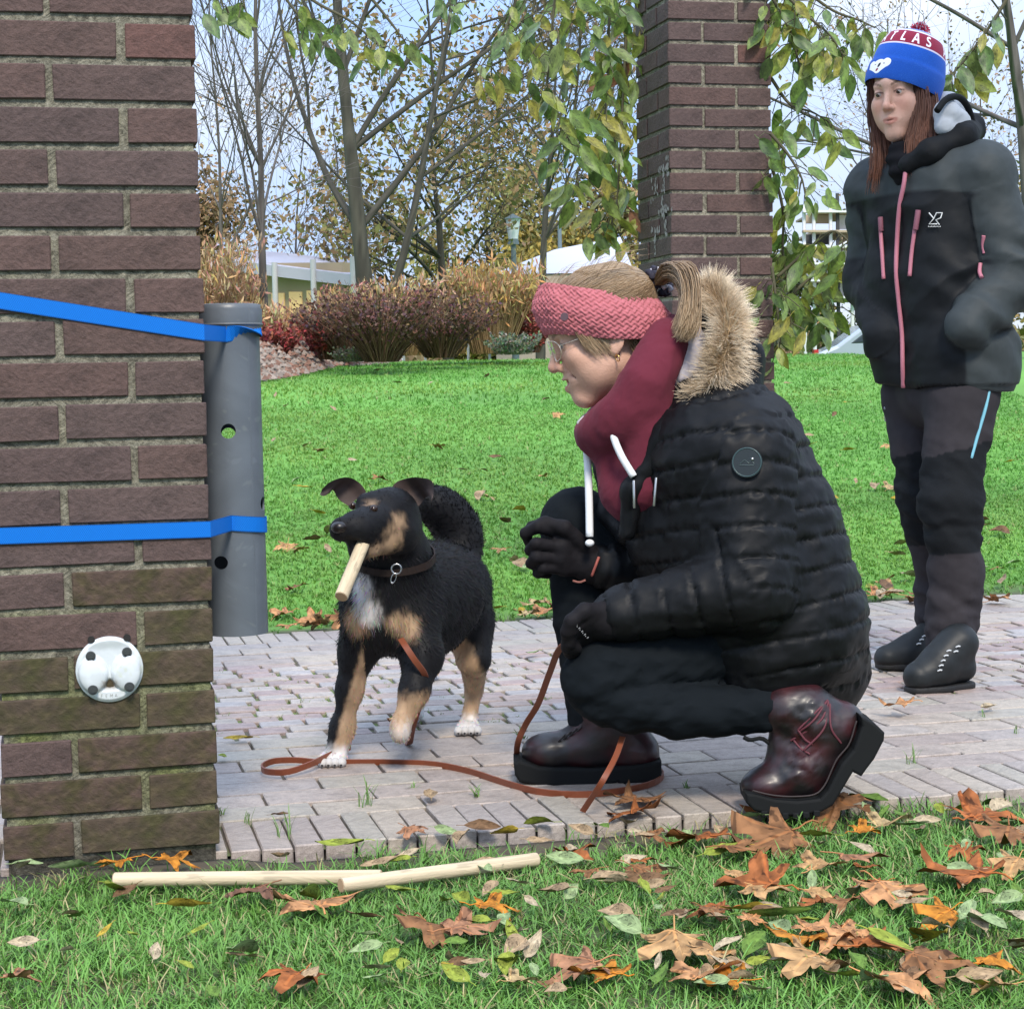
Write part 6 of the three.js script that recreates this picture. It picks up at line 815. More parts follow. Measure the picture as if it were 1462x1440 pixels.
// ---------------------------------------------------------------- planting bed at the end of the lawn
{
  const edge = [[150, 580], [280, 560], [375, 546], [430, 536], [480, 525], [560, 519], [640, 512], [700, 505], [760, 499], [860, 497], [1000, 500]].map(([x, y]) => hit(x, y)), r = rng(301);
  const bedPts = curve(edge, 90), tb = new TB(), n = 14;
  for (let i = 0; i < bedPts.length; i++) for (let j = 0; j <= n; j++) { const e = bedPts[i], away = e.clone().sub(camera.position).setY(0).normalize(), t = j / n, p = e.clone().addScaledVector(away, 9 * t); p.y = land(p.x, p.z) + 0.02 + 0.35 * sstep(0, 0.3, t) + 0.05 * fbm(p.x * 1.7, 0, p.z * 1.7, 3) - (j === 0 ? 0.06 : 0); const k = 1 + 0.6 * fbm(p.x * 6, 3, p.z * 6, 3), st = clamp(0.5 + 1.5 * fbm(p.x * 0.8, 7, p.z * 0.8, 2)); tb.v(p.x, p.y, p.z, [mix(0.16, 0.27, st) * k, mix(0.11, 0.225, st) * k, mix(0.075, 0.19, st) * k]); }
  for (let i = 0; i < bedPts.length - 1; i++) for (let j = 0; j < n; j++) tb.q(i * (n + 1) + j, (i + 1) * (n + 1) + j, (i + 1) * (n + 1) + j + 1, i * (n + 1) + j + 1);
  structure('planting_bed', tb.geo(), mat([1, 1, 1], 1, { vertexColors: true }));
  { // pebbles and fallen bits on the bed
    const pb = new TB(); for (let k = 0; k < 9000; k++) { const e = bedPts[Math.floor(r() * 90)], away = e.clone().sub(camera.position).setY(0).normalize(), p = e.clone().addScaledVector(away, 0.05 + 2.6 * r()).add(V((r() - 0.5) * 0.3, 0, 0)); const t = p.distanceTo(e) / 9; p.y = land(p.x, p.z) + 0.03 + 0.35 * sstep(0, 0.3, t); const s = 0.02 + 0.035 * r(), q = 0.7 + 0.6 * r(), c = r() < 0.6 ? [0.25 * q, 0.2 * q, 0.16 * q] : [0.2 * q, 0.105 * q, 0.07 * q]; const id = [[1, 0, 0], [-0.5, 0, 0.8], [-0.5, 0, -0.8], [0, 0.9, 0]].map(([a, b, e2]) => pb.v(p.x + a * s, p.y + b * s, p.z + e2 * s, c)); pb.t(id[0], id[3], id[1]); pb.t(id[1], id[3], id[2]); pb.t(id[2], id[3], id[0]); }
    const m = shade(new THREE.Mesh(pb.geo(), mat([1, 1, 1], 0.9, { vertexColors: true }))); m.name = 'bed_pebbles'; tag(m, 'pale pebbles and leaf litter strewn over the planting bed', 'pebbles', null, 'stuff'); scene.add(m);
  }
  const onBed = (px, d) => { const p = W(px, 540, d); p.y = land(p.x, p.z) + 0.2; return p; };
  // a plant made of many stems fanning from its base, with seed heads or leaves along them
  function fan(name, px, d, o, label, group, cat = 'plant') {
    const base = onBed(px, d), T = thing(name, label, cat, base, group), sb = new TB(), lb = new TB();
    for (let k = 0; k < o.n; k++) {
      const a = r() * 6.283, lean = o.lean * Math.sqrt(r()), L = o.h * (0.6 + 0.45 * r()), p0 = base.clone().add(V(Math.cos(a) * o.w * r(), -0.05, Math.sin(a) * o.w * r())), d0 = V(Math.cos(a) * lean, 1, Math.sin(a) * lean).normalize(), pts = [p0]; for (let i = 1; i <= 4; i++) { const t = i / 4; pts.push(p0.clone().addScaledVector(d0, L * t).add(V(Math.cos(a) * o.droop * t * t, -o.droop * 0.6 * t * t, Math.sin(a) * o.droop * t * t)).add(V(r() - 0.5, 0, r() - 0.5).multiplyScalar(0.03 * t))); }
      const q = 0.7 + 0.6 * r(); tubeInto(sb, pts, (t) => o.rad * (1 - 0.7 * t), 3, o.stem.map((x) => x * q));
      for (let j = 0; j < o.leaves; j++) { const t = mix(o.from, 1, r()), i = Math.min(3, Math.floor(t * 4)), p = pts[i].clone().lerp(pts[i + 1], t * 4 - i), s = o.size * (0.6 + 0.8 * r()), u = V(r() - 0.5, (r() - 0.3) * (o.plume ? 2.5 : 1), r() - 0.5).normalize(), w = u.clone().cross(V(r() - 0.5, r() - 0.5, r() - 0.5)).normalize(), c = o.cols[Math.floor(r() * o.cols.length)].map((x) => x * (0.7 + 0.6 * r())); lb.q(...[[-0.2, 0], [0.4, o.wide ?? 0.4], [1, 0], [0.4, -(o.wide ?? 0.4)]].map(([e, f]) => { const v = p.clone().addScaledVector(u, s * e).addScaledVector(w, s * f); return lb.v(v.x, v.y, v.z, c); })); }
    }
    part(T, 'stems', sb.geo(), barkMat); part(T, o.plume ? 'seed_heads' : 'foliage', lb.geo(), leafyMat);
  }
  const purple = [[0.09, 0.038, 0.04], [0.12, 0.05, 0.045], [0.15, 0.075, 0.05], [0.07, 0.035, 0.038], [0.18, 0.1, 0.06]], straw = [[0.42, 0.28, 0.15], [0.36, 0.23, 0.12], [0.46, 0.32, 0.18]], red = [[0.26, 0.04, 0.035], [0.2, 0.03, 0.03], [0.3, 0.09, 0.06]], sage = [[0.15, 0.18, 0.12], [0.2, 0.22, 0.16], [0.11, 0.14, 0.09]];
  const pur = { n: 420, h: 1.05, lean: 0.85, w: 0.2, droop: 0.14, rad: 0.007, stem: [0.13, 0.07, 0.04], leaves: 8, from: 0.42, size: 0.042, cols: purple };
  fan('purple_shrub', 545, 21.4, pur, 'wide dark purple shrub with fanning stems at the lawn edge', null, 'shrub');
  fan('purple_shrub', 630, 23.2, { ...pur, n: 320, h: 0.95 }, 'dark purple shrub beside the wide one, nearer the golden grass', null, 'shrub');
  fan('purple_shrub', 496, 23.0, { ...pur, n: 260, h: 0.95 }, 'dark purple shrub beside the wide one, nearer the drain pipe', null, 'shrub');
  fan('purple_shrub', 300, 25.5, { ...pur, n: 220, h: 0.85 }, 'dark purple shrub among tall beige grass by the brick pillar', null, 'shrub');
  const gr = { n: 420, h: 1.6, lean: 0.34, w: 0.3, droop: 0.12, rad: 0.005, stem: [0.3, 0.19, 0.09], leaves: 4, from: 0.6, size: 0.11, cols: straw, plume: true, wide: 0.12 };
  [[292, 27, 1.85], [322, 28, 1.35], [352, 27, 0.85], [430, 27, 0.7], [470, 26.5, 0.75], [520, 25.5, 1.0], [575, 25.5, 1.15], [635, 25.5, 1.1], [702, 25.5, 1.3], [716, 26.5, 1.35]].forEach(([px, d, h], i) => fan('ornamental_grass', px, d, { ...gr, h, n: i > 7 || i < 2 ? 520 : 380, cols: i > 7 ? [[0.4, 0.26, 0.1], [0.44, 0.3, 0.13], [0.34, 0.2, 0.08]] : straw }, i < 3 ? 'tall beige ornamental grass by the brick pillar and pavilion' : i > 7 ? 'golden ornamental grass standing right of the purple shrubs, before the lamp' : 'feathery brown ornamental grass rising behind the purple shrubs', i < 3 ? 'beige grass by the pavilion' : i > 7 ? 'golden grass by the lamp' : 'brown grass behind the shrubs'));
  const rd = { n: 120, h: 0.55, lean: 0.6, w: 0.12, droop: 0.06, rad: 0.005, stem: [0.14, 0.06, 0.04], leaves: 12, from: 0.2, size: 0.045, cols: red };
  fan('red_shrub', 392, 21.8, rd, 'small red leaved shrub beside the grey drain pipe', null, 'shrub'); fan('red_shrub', 466, 23, { ...rd, h: 0.6 }, 'small red leaved shrub touching the purple shrubs', null, 'shrub'); fan('red_shrub', 734, 26, { ...rd, h: 0.85, n: 160 }, 'red leaved shrub behind the pink headband', null, 'shrub'); fan('red_shrub', 760, 26, { ...rd, h: 0.6 }, 'low red leaved shrub close to the pink headband', null, 'shrub');
  fan('sage_clump', 735, 24.6, { n: 170, h: 0.33, lean: 0.8, w: 0.25, droop: 0.03, rad: 0.004, stem: [0.16, 0.17, 0.12], leaves: 11, from: 0.1, size: 0.035, cols: sage }, 'grey green low clump at the lawn edge', null, 'plant');
  fan('sage_clump', 505, 21.6, { n: 110, h: 0.2, lean: 0.9, w: 0.2, droop: 0.02, rad: 0.004, stem: [0.14, 0.14, 0.1], leaves: 10, from: 0.1, size: 0.03, cols: [[0.16, 0.15, 0.09], [0.22, 0.19, 0.12]] }, 'low olive clump at the foot of the purple shrubs', null, 'plant');
}

// ---------------------------------------------------------------- pavilion, marquee, scaffold, lamps, car
{
  const box = (parent, name, a, b, y0, y1, thick, m, label) => { const L = a.distanceTo(b), g = new THREE.BoxGeometry(L, y1 - y0, thick); const e = b.clone().sub(a).normalize(); g.applyMatrix4(new THREE.Matrix4().makeBasis(e, V(0, 1, 0), e.clone().cross(V(0, 1, 0))).setPosition(a.clone().add(b).multiplyScalar(0.5).setY((y0 + y1) / 2))); return part(parent, name, g, m, label); };
  const roofM = mat([0.4, 0.39, 0.45], 0.6), wallM = mat([0.34, 0.27, 0.17], 0.9), glow = mat([0.5, 0.36, 0.16], 0.6, { emissive: lin(1, 0.7, 0.3), emissiveIntensity: 0.12 }), trimM = mat([0.45, 0.45, 0.46], 0.7);
  { // pavilion with low hipped roof
    const d = 40, c = at(418, d), T = thing('pavilion', 'low pavilion with grey hipped roof and lit windows behind the bare trees', 'building', c), Y = (py) => W(420, py, d).y;
    const A = W(334, 400, d - 2), B = W(512, 400, d - 4), C = W(505, 400, d + 6), E = W(330, 400, d + 6); const eA = W(334, 372, d - 2), eB = W(513, 393, d - 4), eC = W(500, 372, d + 6), eE = W(330, 372, d + 6), r1 = W(372, 358, d), r2 = W(420, 362, d + 2);
    const rb = new TB(), P = [eA, eB, eC, eE, r1, r2].map((p) => rb.v(p.x, p.y, p.z)), P2 = [eA, eB, eC, eE].map((p) => rb.v(p.x, p.y - 0.22, p.z)); rb.q(P[0], P[1], P[5], P[4]); rb.t(P[1], P[2], P[5]); rb.q(P[2], P[3], P[4], P[5]); rb.t(P[3], P[0], P[4]); for (let i = 0; i < 4; i++) { const j = (i + 1) % 4; const q = [P[i], P[j], P2[j], P2[i]].map((k) => rb.v(rb.p[3 * k], rb.p[3 * k + 1], rb.p[3 * k + 2])); rb.q(...q); } rb.q(...P2); part(T, 'roof', rb.geo(), roofM);
    const inA = A.clone().lerp(C, 0.07), inB = B.clone().lerp(E, 0.07), w = box(T, 'wall', inA, inB, c.y - 0.2, eA.y - 0.1, 0.25, wallM); box(T, 'wall', inB, C.clone().lerp(A, 0.07), c.y - 0.2, eA.y - 0.15, 0.25, wallM);
    for (let i = 0; i < 5; i++) { const t = 0.12 + i * 0.17, o = V(0, 0, 0.16); box(w, 'window', inA.clone().lerp(inB, t).add(o), inA.clone().lerp(inB, t + 0.12).add(o), Y(458), Y(425), 0.06, glow); }
    for (let i = 0; i < 4; i++) { const p = A.clone().lerp(B, 0.03 + i * 0.31); const g = new THREE.CylinderGeometry(0.06, 0.06, eA.y - c.y, 8); g.translate(p.x, (eA.y + c.y) / 2 - 0.1, p.z); part(T, 'post', g, trimM); }
  }
  { // white railing line in front of it
    const d = 50, a = at(455, d), b = at(700, d), T = thing('railing', 'low white railing behind the ornamental grasses', 'railing', a); for (const y of [1.35, 0.75]) box(T, 'rail', a.clone(), b.clone(), a.y + y - 0.05, a.y + y + 0.03, 0.06, trimM); for (let i = 0; i <= 8; i++) { const p = a.clone().lerp(b, i / 8); const g = new THREE.CylinderGeometry(0.035, 0.035, 1.4, 8); g.translate(p.x, p.y + 0.7, p.z + 0.05); part(T, 'post', g, trimM); }
  }
  { // marquee
    const d = 47, c = at(820, d), T = thing('marquee', 'white marquee with sloping roof beyond the lawn', 'tent', c), mw = mat([0.48, 0.5, 0.6], 0.7); const P = [[700, 392, d - 3], [905, 388, d - 3], [886, 338, d + 4], [792, 356, d + 4], [700, 392, d + 12], [905, 388, d + 12]].map((q) => W(...q)); const tb = new TB(), id = P.map((p) => tb.v(p.x, p.y, p.z)); tb.q(id[0], id[1], id[2], id[3]); tb.t(id[0], id[3], id[4]); tb.q(id[4], id[3], id[2], id[5]); tb.t(id[1], id[5], id[2]); part(T, 'roof', tb.geo(), mw);
    const w = box(T, 'wall', P[0].clone().add(V(0.1, 0, -0.1)), P[1].clone().add(V(-0.1, 0, -0.1)), c.y - 0.2, P[1].y - 0.02, 0.1, mat([0.44, 0.36, 0.30], 0.8)); for (let i = 0; i < 6; i++) { const t = 0.04 + i * 0.16; box(w, 'window', P[0].clone().lerp(P[1], t).add(V(0, 0, 0.03)), P[0].clone().lerp(P[1], t + 0.11).add(V(0, 0, 0.03)), W(720, 428, d - 3).y, W(720, 406, d - 3).y, 0.06, i < 3 ? glow : mat([0.4, 0.42, 0.46], 0.3)); }
  }
  { // white scaffold structure in several levels
    const d = 54, c = at(1190, d), T = thing('scaffold', 'white scaffold of stacked decks behind the vine and standing woman', 'scaffold', c), wm = mat([0.66, 0.67, 0.7], 0.6), pm = mat([0.7, 0.71, 0.74], 0.7), dk = mat([0.05, 0.05, 0.055], 0.8), tn = mat([0.42, 0.33, 0.24], 0.8); const L = 1146, R = 1236;
    for (const dz of [0, 3]) for (const x of [1148, 1162, 1186, 1196, 1216, 1234]) { const p = W(x, 300, d + dz), top = W(x, x < 1190 ? 292 : 276, d).y; const g = new THREE.CylinderGeometry(0.055, 0.055, top - c.y + 0.3, 8); g.translate(p.x, (top + c.y - 0.3) / 2, p.z); part(T, 'pole', g, x === 1196 ? dk : wm); }
    for (const y of [302, 330, 352, 376, 400, 424]) { const yy = W(L, y, d).y; box(T, 'deck', W(L, y, d - 0.1), W(R, y, d - 0.1), yy - 0.06, yy, 0.3, y % 3 ? wm : tn); const g = new THREE.BoxGeometry(W(R, y, d).x - W(L, y, d).x, 0.06, 3); const m = W((L + R) / 2, y, d + 1.5); g.translate(m.x, yy - 0.04, m.z); part(T, 'floor', g, tn); }
    for (const [x0, x1, y0, y1, m] of [[1198, 1236, 306, 326, pm], [1198, 1236, 356, 372, pm], [1200, 1236, 404, 422, pm], [1150, 1184, 306, 318, tn], [1152, 1184, 380, 398, pm], [1150, 1186, 334, 348, dk], [1198, 1236, 332, 348, tn], [1150, 1186, 404, 420, dk]]) box(T, 'panel', W(x0, y0, d + 0.35), W(x1, y0, d + 0.35), W(x0, y1, d).y, W(x0, y0, d).y, 0.04, m);
    for (const [x0, y0, x1, y1] of [[1150, 424, 1184, 400], [1198, 352, 1234, 330], [1198, 400, 1234, 376]]) part(T, 'brace', tube([W(x0, y0, d - 0.3), W(x1, y1, d - 0.3)], 0.03, 6), wm);
  }
  const lampPost = (px, d, yTop, label, tall) => { const c = at(px, d), T = thing('lamp_post', label, 'lamp', c), gm = mat([0.12, 0.16, 0.17], 0.5), top = W(px, yTop, d).y, H = top - c.y; const p = new THREE.CylinderGeometry(0.055, 0.09, H - 0.6, 12); p.translate(c.x, c.y + (H - 0.6) / 2, c.z); part(T, 'post', p, gm); if (tall) { const h = new THREE.BoxGeometry(0.5, 0.1, 0.22); h.translate(c.x, top - 0.1, c.z); const h2 = new THREE.CylinderGeometry(0.03, 0.04, 0.55, 8); h2.translate(c.x, top - 0.38, c.z); part(T, 'head', merge([h, h2]), mat([0.5, 0.52, 0.54], 0.5)); return; } const g = new THREE.CylinderGeometry(0.17, 0.1, 0.5, 16); g.translate(c.x, top - 0.33, c.z); part(T, 'lantern_glass', g, phys([0.7, 0.74, 0.78], 0.25)); const cn = new THREE.ConeGeometry(0.22, 0.12, 16); cn.translate(c.x, top - 0.03, c.z); part(T, 'cap', cn, gm); const rg = new THREE.CylinderGeometry(0.11, 0.13, 0.12, 12); rg.translate(c.x, top - 0.6, c.z); part(T, 'collar', rg, gm); };
  lampPost(737, 42, 308, 'grey green lamp post with glass lantern behind the golden grass'); lampPost(803, 54, 290, 'thin lamp post with flat head behind the marquee roof', true);
  { // silver car, most of it below the brow of the lawn
    const c = at(1226, 44), d = 44, T = thing('parked_car', 'silver hatchback parked beyond the lawn by the vine', 'car', c), pa = phys([0.42, 0.46, 0.5], 0.25, { metalness: 0.5, clearcoat: 1, clearcoatRoughness: 0.1 }); const S = (pts, w, m, name, par, z = 0) => { const sh = new THREE.Shape(pts.map(([x, y]) => new THREE.Vector2(x, y))); const g = new THREE.ExtrudeGeometry(sh, { depth: w - 0.16, bevelEnabled: true, bevelSize: 0.08, bevelThickness: 0.08, bevelOffset: -0.08, bevelSegments: 3 }); g.translate(c.x - 1.15, c.y, c.z - w / 2 + 0.08 + z); return part(par ?? T, name, g, m); };
    const body = S([[0.05, 0.3], [0.0, 0.75], [0.5, 0.95], [1.15, 1.42], [2.3, 1.48], [3.4, 1.4], [3.9, 0.95], [4.0, 0.4], [3.8, 0.28]], 1.7, pa, 'body'); const gm = phys([0.03, 0.04, 0.045], 0.08); S([[0.78, 0.97], [1.22, 1.33], [1.95, 1.38], [1.95, 0.97]], 1.74, gm, 'window', body); S([[2.05, 0.97], [2.05, 1.39], [3.1, 1.34], [3.35, 0.97]], 1.74, gm, 'window', body); for (const x of [0.75, 3.25]) for (const z of [-0.78, 0.78]) { const w = new THREE.CylinderGeometry(0.31, 0.31, 0.2, 24); w.rotateX(Math.PI / 2); w.translate(c.x - 1.15 + x, c.y + 0.31, c.z + z); const tyre = part(T, 'wheel', w, mat([0.015, 0.015, 0.016], 0.8)); const rim = new THREE.CylinderGeometry(0.2, 0.2, 0.22, 16); rim.rotateX(Math.PI / 2); rim.translate(c.x - 1.15 + x, c.y + 0.31, c.z + z); part(tyre, 'rim', rim, mat([0.4, 0.4, 0.42], 0.3, { metalness: 0.8 })); } const tl = new THREE.BoxGeometry(0.1, 0.16, 0.3); tl.translate(c.x - 1.12, c.y + 0.78, c.z + 0.6); part(T, 'tail_light', tl, mat([0.4, 0.02, 0.02], 0.3));
  }
}

// ---------------------------------------------------------------- leaves: fallen on the grass, hanging on the vine
function mapleGeo(seed) { // five pointed lobes with teeth, cupped and bent, about 1 unit across
  const r = rng(seed), lobes = [[0, 1], [0.95, 0.86], [-0.95, 0.86], [2.0, 0.56], [-2.0, 0.56]], N = 66, tb = new TB(), R = 3, fold = 0.26 * (r() - 0.3), cup = 0.3 * (r() - 0.6), tw = (r() - 0.5) * 0.4, q = r() * 9;
  const rad = (a) => { let m = 0.2; for (const [c, l] of lobes) { let d = Math.abs(a - c); if (d > Math.PI) d = 2 * Math.PI - d; m = Math.max(m, l * Math.max(0, 1 - Math.pow(d / (0.56 + 0.12 * l), 1.15))); } return m * (1 + 0.09 * Math.sin(a * 23 + q)) * 0.58 + 0.1; };
  const z = (x, y) => { const d = Math.hypot(x, y); return cup * d * d * 1.4 + fold * Math.abs(x) + tw * x * y + 0.13 * fbm(x * 3 + q, y * 3, 1, 3) + (d > 0.33 ? (d - 0.33) * 1.1 * vnoise(x * 3, y * 3 + q, 5) : 0); };
  const c = tb.v(0, z(0, -0.1), -0.1 * -1, null, [0.5, 0.5]), ring = []; for (let k = 1; k <= R; k++) { const row = []; for (let i = 0; i < N; i++) { const a = i / N * 2 * Math.PI - Math.PI, d = rad(a) * k / R, x = Math.sin(a) * d, y = Math.cos(a) * d - 0.1 * (1 - k / R); row.push(tb.v(x, z(x, y), -y, null, [x + 0.5, y + 0.5])); } ring.push(row); }
  for (let i = 0; i < N; i++) { const j = (i + 1) % N; tb.t(c, ring[0][j], ring[0][i]); for (let k = 0; k < R - 1; k++) tb.q(ring[k][i], ring[k][j], ring[k + 1][j], ring[k + 1][i]); }
  const st = []; for (let i = 0; i <= 4; i++) st.push(V(0.03 * i * (q - 4) * 0.1, z(0, -0.1) + 0.01 + 0.02 * i * r(), 0.12 + 0.1 * i)); const n0 = tb.p.length / 3; tubeInto(tb, st, 0.011, 4); while (tb.u.length < tb.p.length / 3 * 2) tb.u.push(0.5, 0.45); return tb.geo();
}
function ovalGeo(seed, ratio = 0.45, curl = 1) { // pointed oval, 1 unit long, bent along its midrib
  const r = rng(seed), tb = new TB(), n = 8, bend = (r() - 0.3) * 1.1 * curl, fold = (0.15 + 0.5 * r()) * curl, tw = (r() - 0.5) * 0.8 * curl, R = [];
  for (let i = 0; i <= n; i++) { const t = i / n, w = ratio * 0.5 * Math.pow(Math.sin(Math.PI * Math.pow(t, 0.85)), 0.8) * (1 - 0.25 * t) + 0.004, a = bend * (t - 0.4), row = []; for (const s of [-1, -0.5, 0, 0.5, 1]) { const x = s * w, y = fold * Math.abs(x) + tw * x * (t - 0.5) * 2 + 0.03 * vnoise(t * 5 + seed, s * 3, 1); row.push(tb.v(x, y + bend * 0.5 * (t - 0.5) * (t - 0.5), 0.5 - t, null, [s * 0.5 + 0.5, t])); } R.push(row); }
  for (let i = 0; i < n; i++) for (let k = 0; k < 4; k++) tb.q(R[i][k], R[i][k + 1], R[i + 1][k + 1], R[i + 1][k]); const n0 = tb.p.length / 3; tubeInto(tb, [V(0, bend * 0.125, 0.5), V(0.01, bend * 0.13, 0.62), V(0.0, bend * 0.1, 0.72)], 0.01, 4); while (tb.u.length < tb.p.length / 3 * 2) tb.u.push(0.5, 0.02); return tb.geo();
}
const veinTex = (seed) => dataTex(128, 128, (u, v) => { const x = Math.abs(u - 0.5), mid = sstep(0.02, 0.004, x), f = Math.abs(((v * 7 - x * 6) % 1 + 1) % 1 - 0.5) * 2, side = sstep(0.88, 0.99, f) * 0.5; const n = 0.82 + 0.34 * tileNoise(u, v, 6, 4, seed) - 0.25 * sstep(0.2, 0.35, tileNoise(u, v, 9, 3, seed + 4)); return [n + 0.2 * mid + 0.12 * side, n + 0.2 * mid + 0.12 * side, n + 0.14 * mid + 0.06 * side]; });
const palmTex = dataTex(128, 128, (u, v) => { const x = u - 0.5, y = v - 0.5 + 0.1, a = Math.atan2(x, y), d = Math.hypot(x, y); let m = 0; for (const c of [0, 0.95, -0.95, 2, -2]) m = Math.max(m, sstep(0.03, 0.008, Math.abs(a - c) * d) * (d < 0.5 ? 1 : 0)); const n = 0.82 + 0.36 * tileNoise(u, v, 7, 4, 2) - 0.3 * sstep(0.18, 0.34, tileNoise(u, v, 10, 3, 8)); return [n + 0.22 * m, n + 0.16 * m, n + 0.1 * m]; });
const vt = veinTex(1), maples = [], ovals = [], flats = []; for (let i = 0; i < 7; i++) { maples.push(mapleGeo(500 + i)); ovals.push(ovalGeo(520 + i, 0.36 + 0.09 * (i % 4), 1)); flats.push(ovalGeo(540 + i, 0.42 + 0.05 * (i % 3), 0.35)); }
const leafMat = (c, tex) => phys(c, 0.75, { map: tex, specularIntensity: 0.35 });
const MC = { peach: [0.56, 0.285, 0.13], rust: [0.38, 0.13, 0.042], brown: [0.29, 0.14, 0.062], pink: [0.4, 0.2, 0.11], orange: [0.55, 0.22, 0.03], tan: [0.52, 0.31, 0.14], plum: [0.24, 0.125, 0.08], straw: [0.52, 0.38, 0.19] }, OC = { green: [0.15, 0.26, 0.05], pale: [0.32, 0.42, 0.2], lime: [0.30, 0.36, 0.055], yellow: [0.5, 0.36, 0.05], tan: [0.42, 0.3, 0.18], brown: [0.2, 0.115, 0.06], cream: [0.52, 0.42, 0.28] };
const mMat = {}, oMat = {}; for (const k in MC) mMat[k] = leafMat(MC[k], palmTex); for (const k in OC) oMat[k] = leafMat(OC[k], vt);
const word = { peach: 'peach', rust: 'rust brown', brown: 'brown', pink: 'pinkish brown', orange: 'orange', tan: 'tan', plum: 'plum brown', straw: 'straw coloured', green: 'green', pale: 'pale green', lime: 'lime green', yellow: 'yellow', cream: 'cream' };
const lr = rng(600);
function fallen(kind, colour, p, size, where, tilt = 0.35) {
  const maple = kind === 'maple', set = maple ? maples : ovals, m = shade(new THREE.Mesh(set[Math.floor(lr() * 7)], (maple ? mMat : oMat)[colour])); m.name = numbered(maple ? 'maple_leaf' : 'fallen_leaf'); m.position.copy(p); m.scale.setScalar(size); m.rotation.set((lr() - 0.5) * tilt * 2, lr() * 6.283, (lr() - 0.5) * tilt * 2);
  const on = { front: 'front lawn', paving: 'brick paving', edge: 'far edge of the paving', back: 'lawn beyond the paving' }[where];
  tag(m, `fallen ${word[colour]} ${maple ? 'maple leaf with pointed lobes' : 'oval leaf'} lying on the ${on}`, 'leaf', `${word[colour]} ${maple ? 'maple' : 'oval'} leaves on the ${on}`); scene.add(m);
}
const gy = (px, py, up) => { const p = hit(px, py); p.y += up; return p; };
// the big leaves where the photograph shows them: pixel, width in pixels, colour
for (const [x, y, w, c] of [[455, 1322, 135, 'peach'], [372, 1302, 85, 'plum'], [612, 1352, 120, 'brown'], [655, 1358, 90, 'pink'], [696, 1325, 75, 'orange'], [838, 1414, 105, 'pink'], [965, 1378, 120, 'tan'], [1000, 1425, 110, 'peach'], [1088, 1292, 115, 'rust'], [1118, 1222, 135, 'brown'], [1005, 1222, 95, 'rust'], [1040, 1240, 80, 'brown'], [1262, 1300, 105, 'peach'], [1385, 1278, 125, 'rust'], [1400, 1190, 125, 'rust'], [1440, 1215, 100, 'brown'], [912, 1152, 95, 'brown'], [903, 1186, 85, 'rust'], [1190, 1172, 125, 'brown'], [1110, 1170, 80, 'rust'], [240, 1256, 70, 'orange'], [176, 1260, 60, 'orange'], [425, 1428, 90, 'rust'], [1128, 1368, 95, 'orange'], [1160, 1402, 110, 'tan'], [1240, 1382, 95, 'rust'], [1320, 1408, 120, 'brown'], [1270, 1432, 110, 'peach'], [1215, 1255, 80, 'pink'], [1165, 1265, 80, 'tan'], [510, 1292, 46, 'rust'], [1290, 1025, 52, 'peach'], [575, 1035, 40, 'rust'], [1260, 1205, 70, 'straw'], [20, 1432, 60, 'pink'], [1452, 1260, 70, 'tan'], [735, 1438, 60, 'straw'], [1010, 1330, 60, 'brown'], [845, 1275, 50, 'brown'], [585, 1212, 48, 'pink'], [1410, 1410, 70, 'orange']]) { const p = gy(x, y, y < 1180 && x < 1000 ? 0.014 : 0.034), d = p.distanceTo(camera.position); fallen('maple', c, p, w * 1.0 * d / F, y < 1130 ? 'paving' : 'front', y < 1100 ? 0.12 : 0.2); }
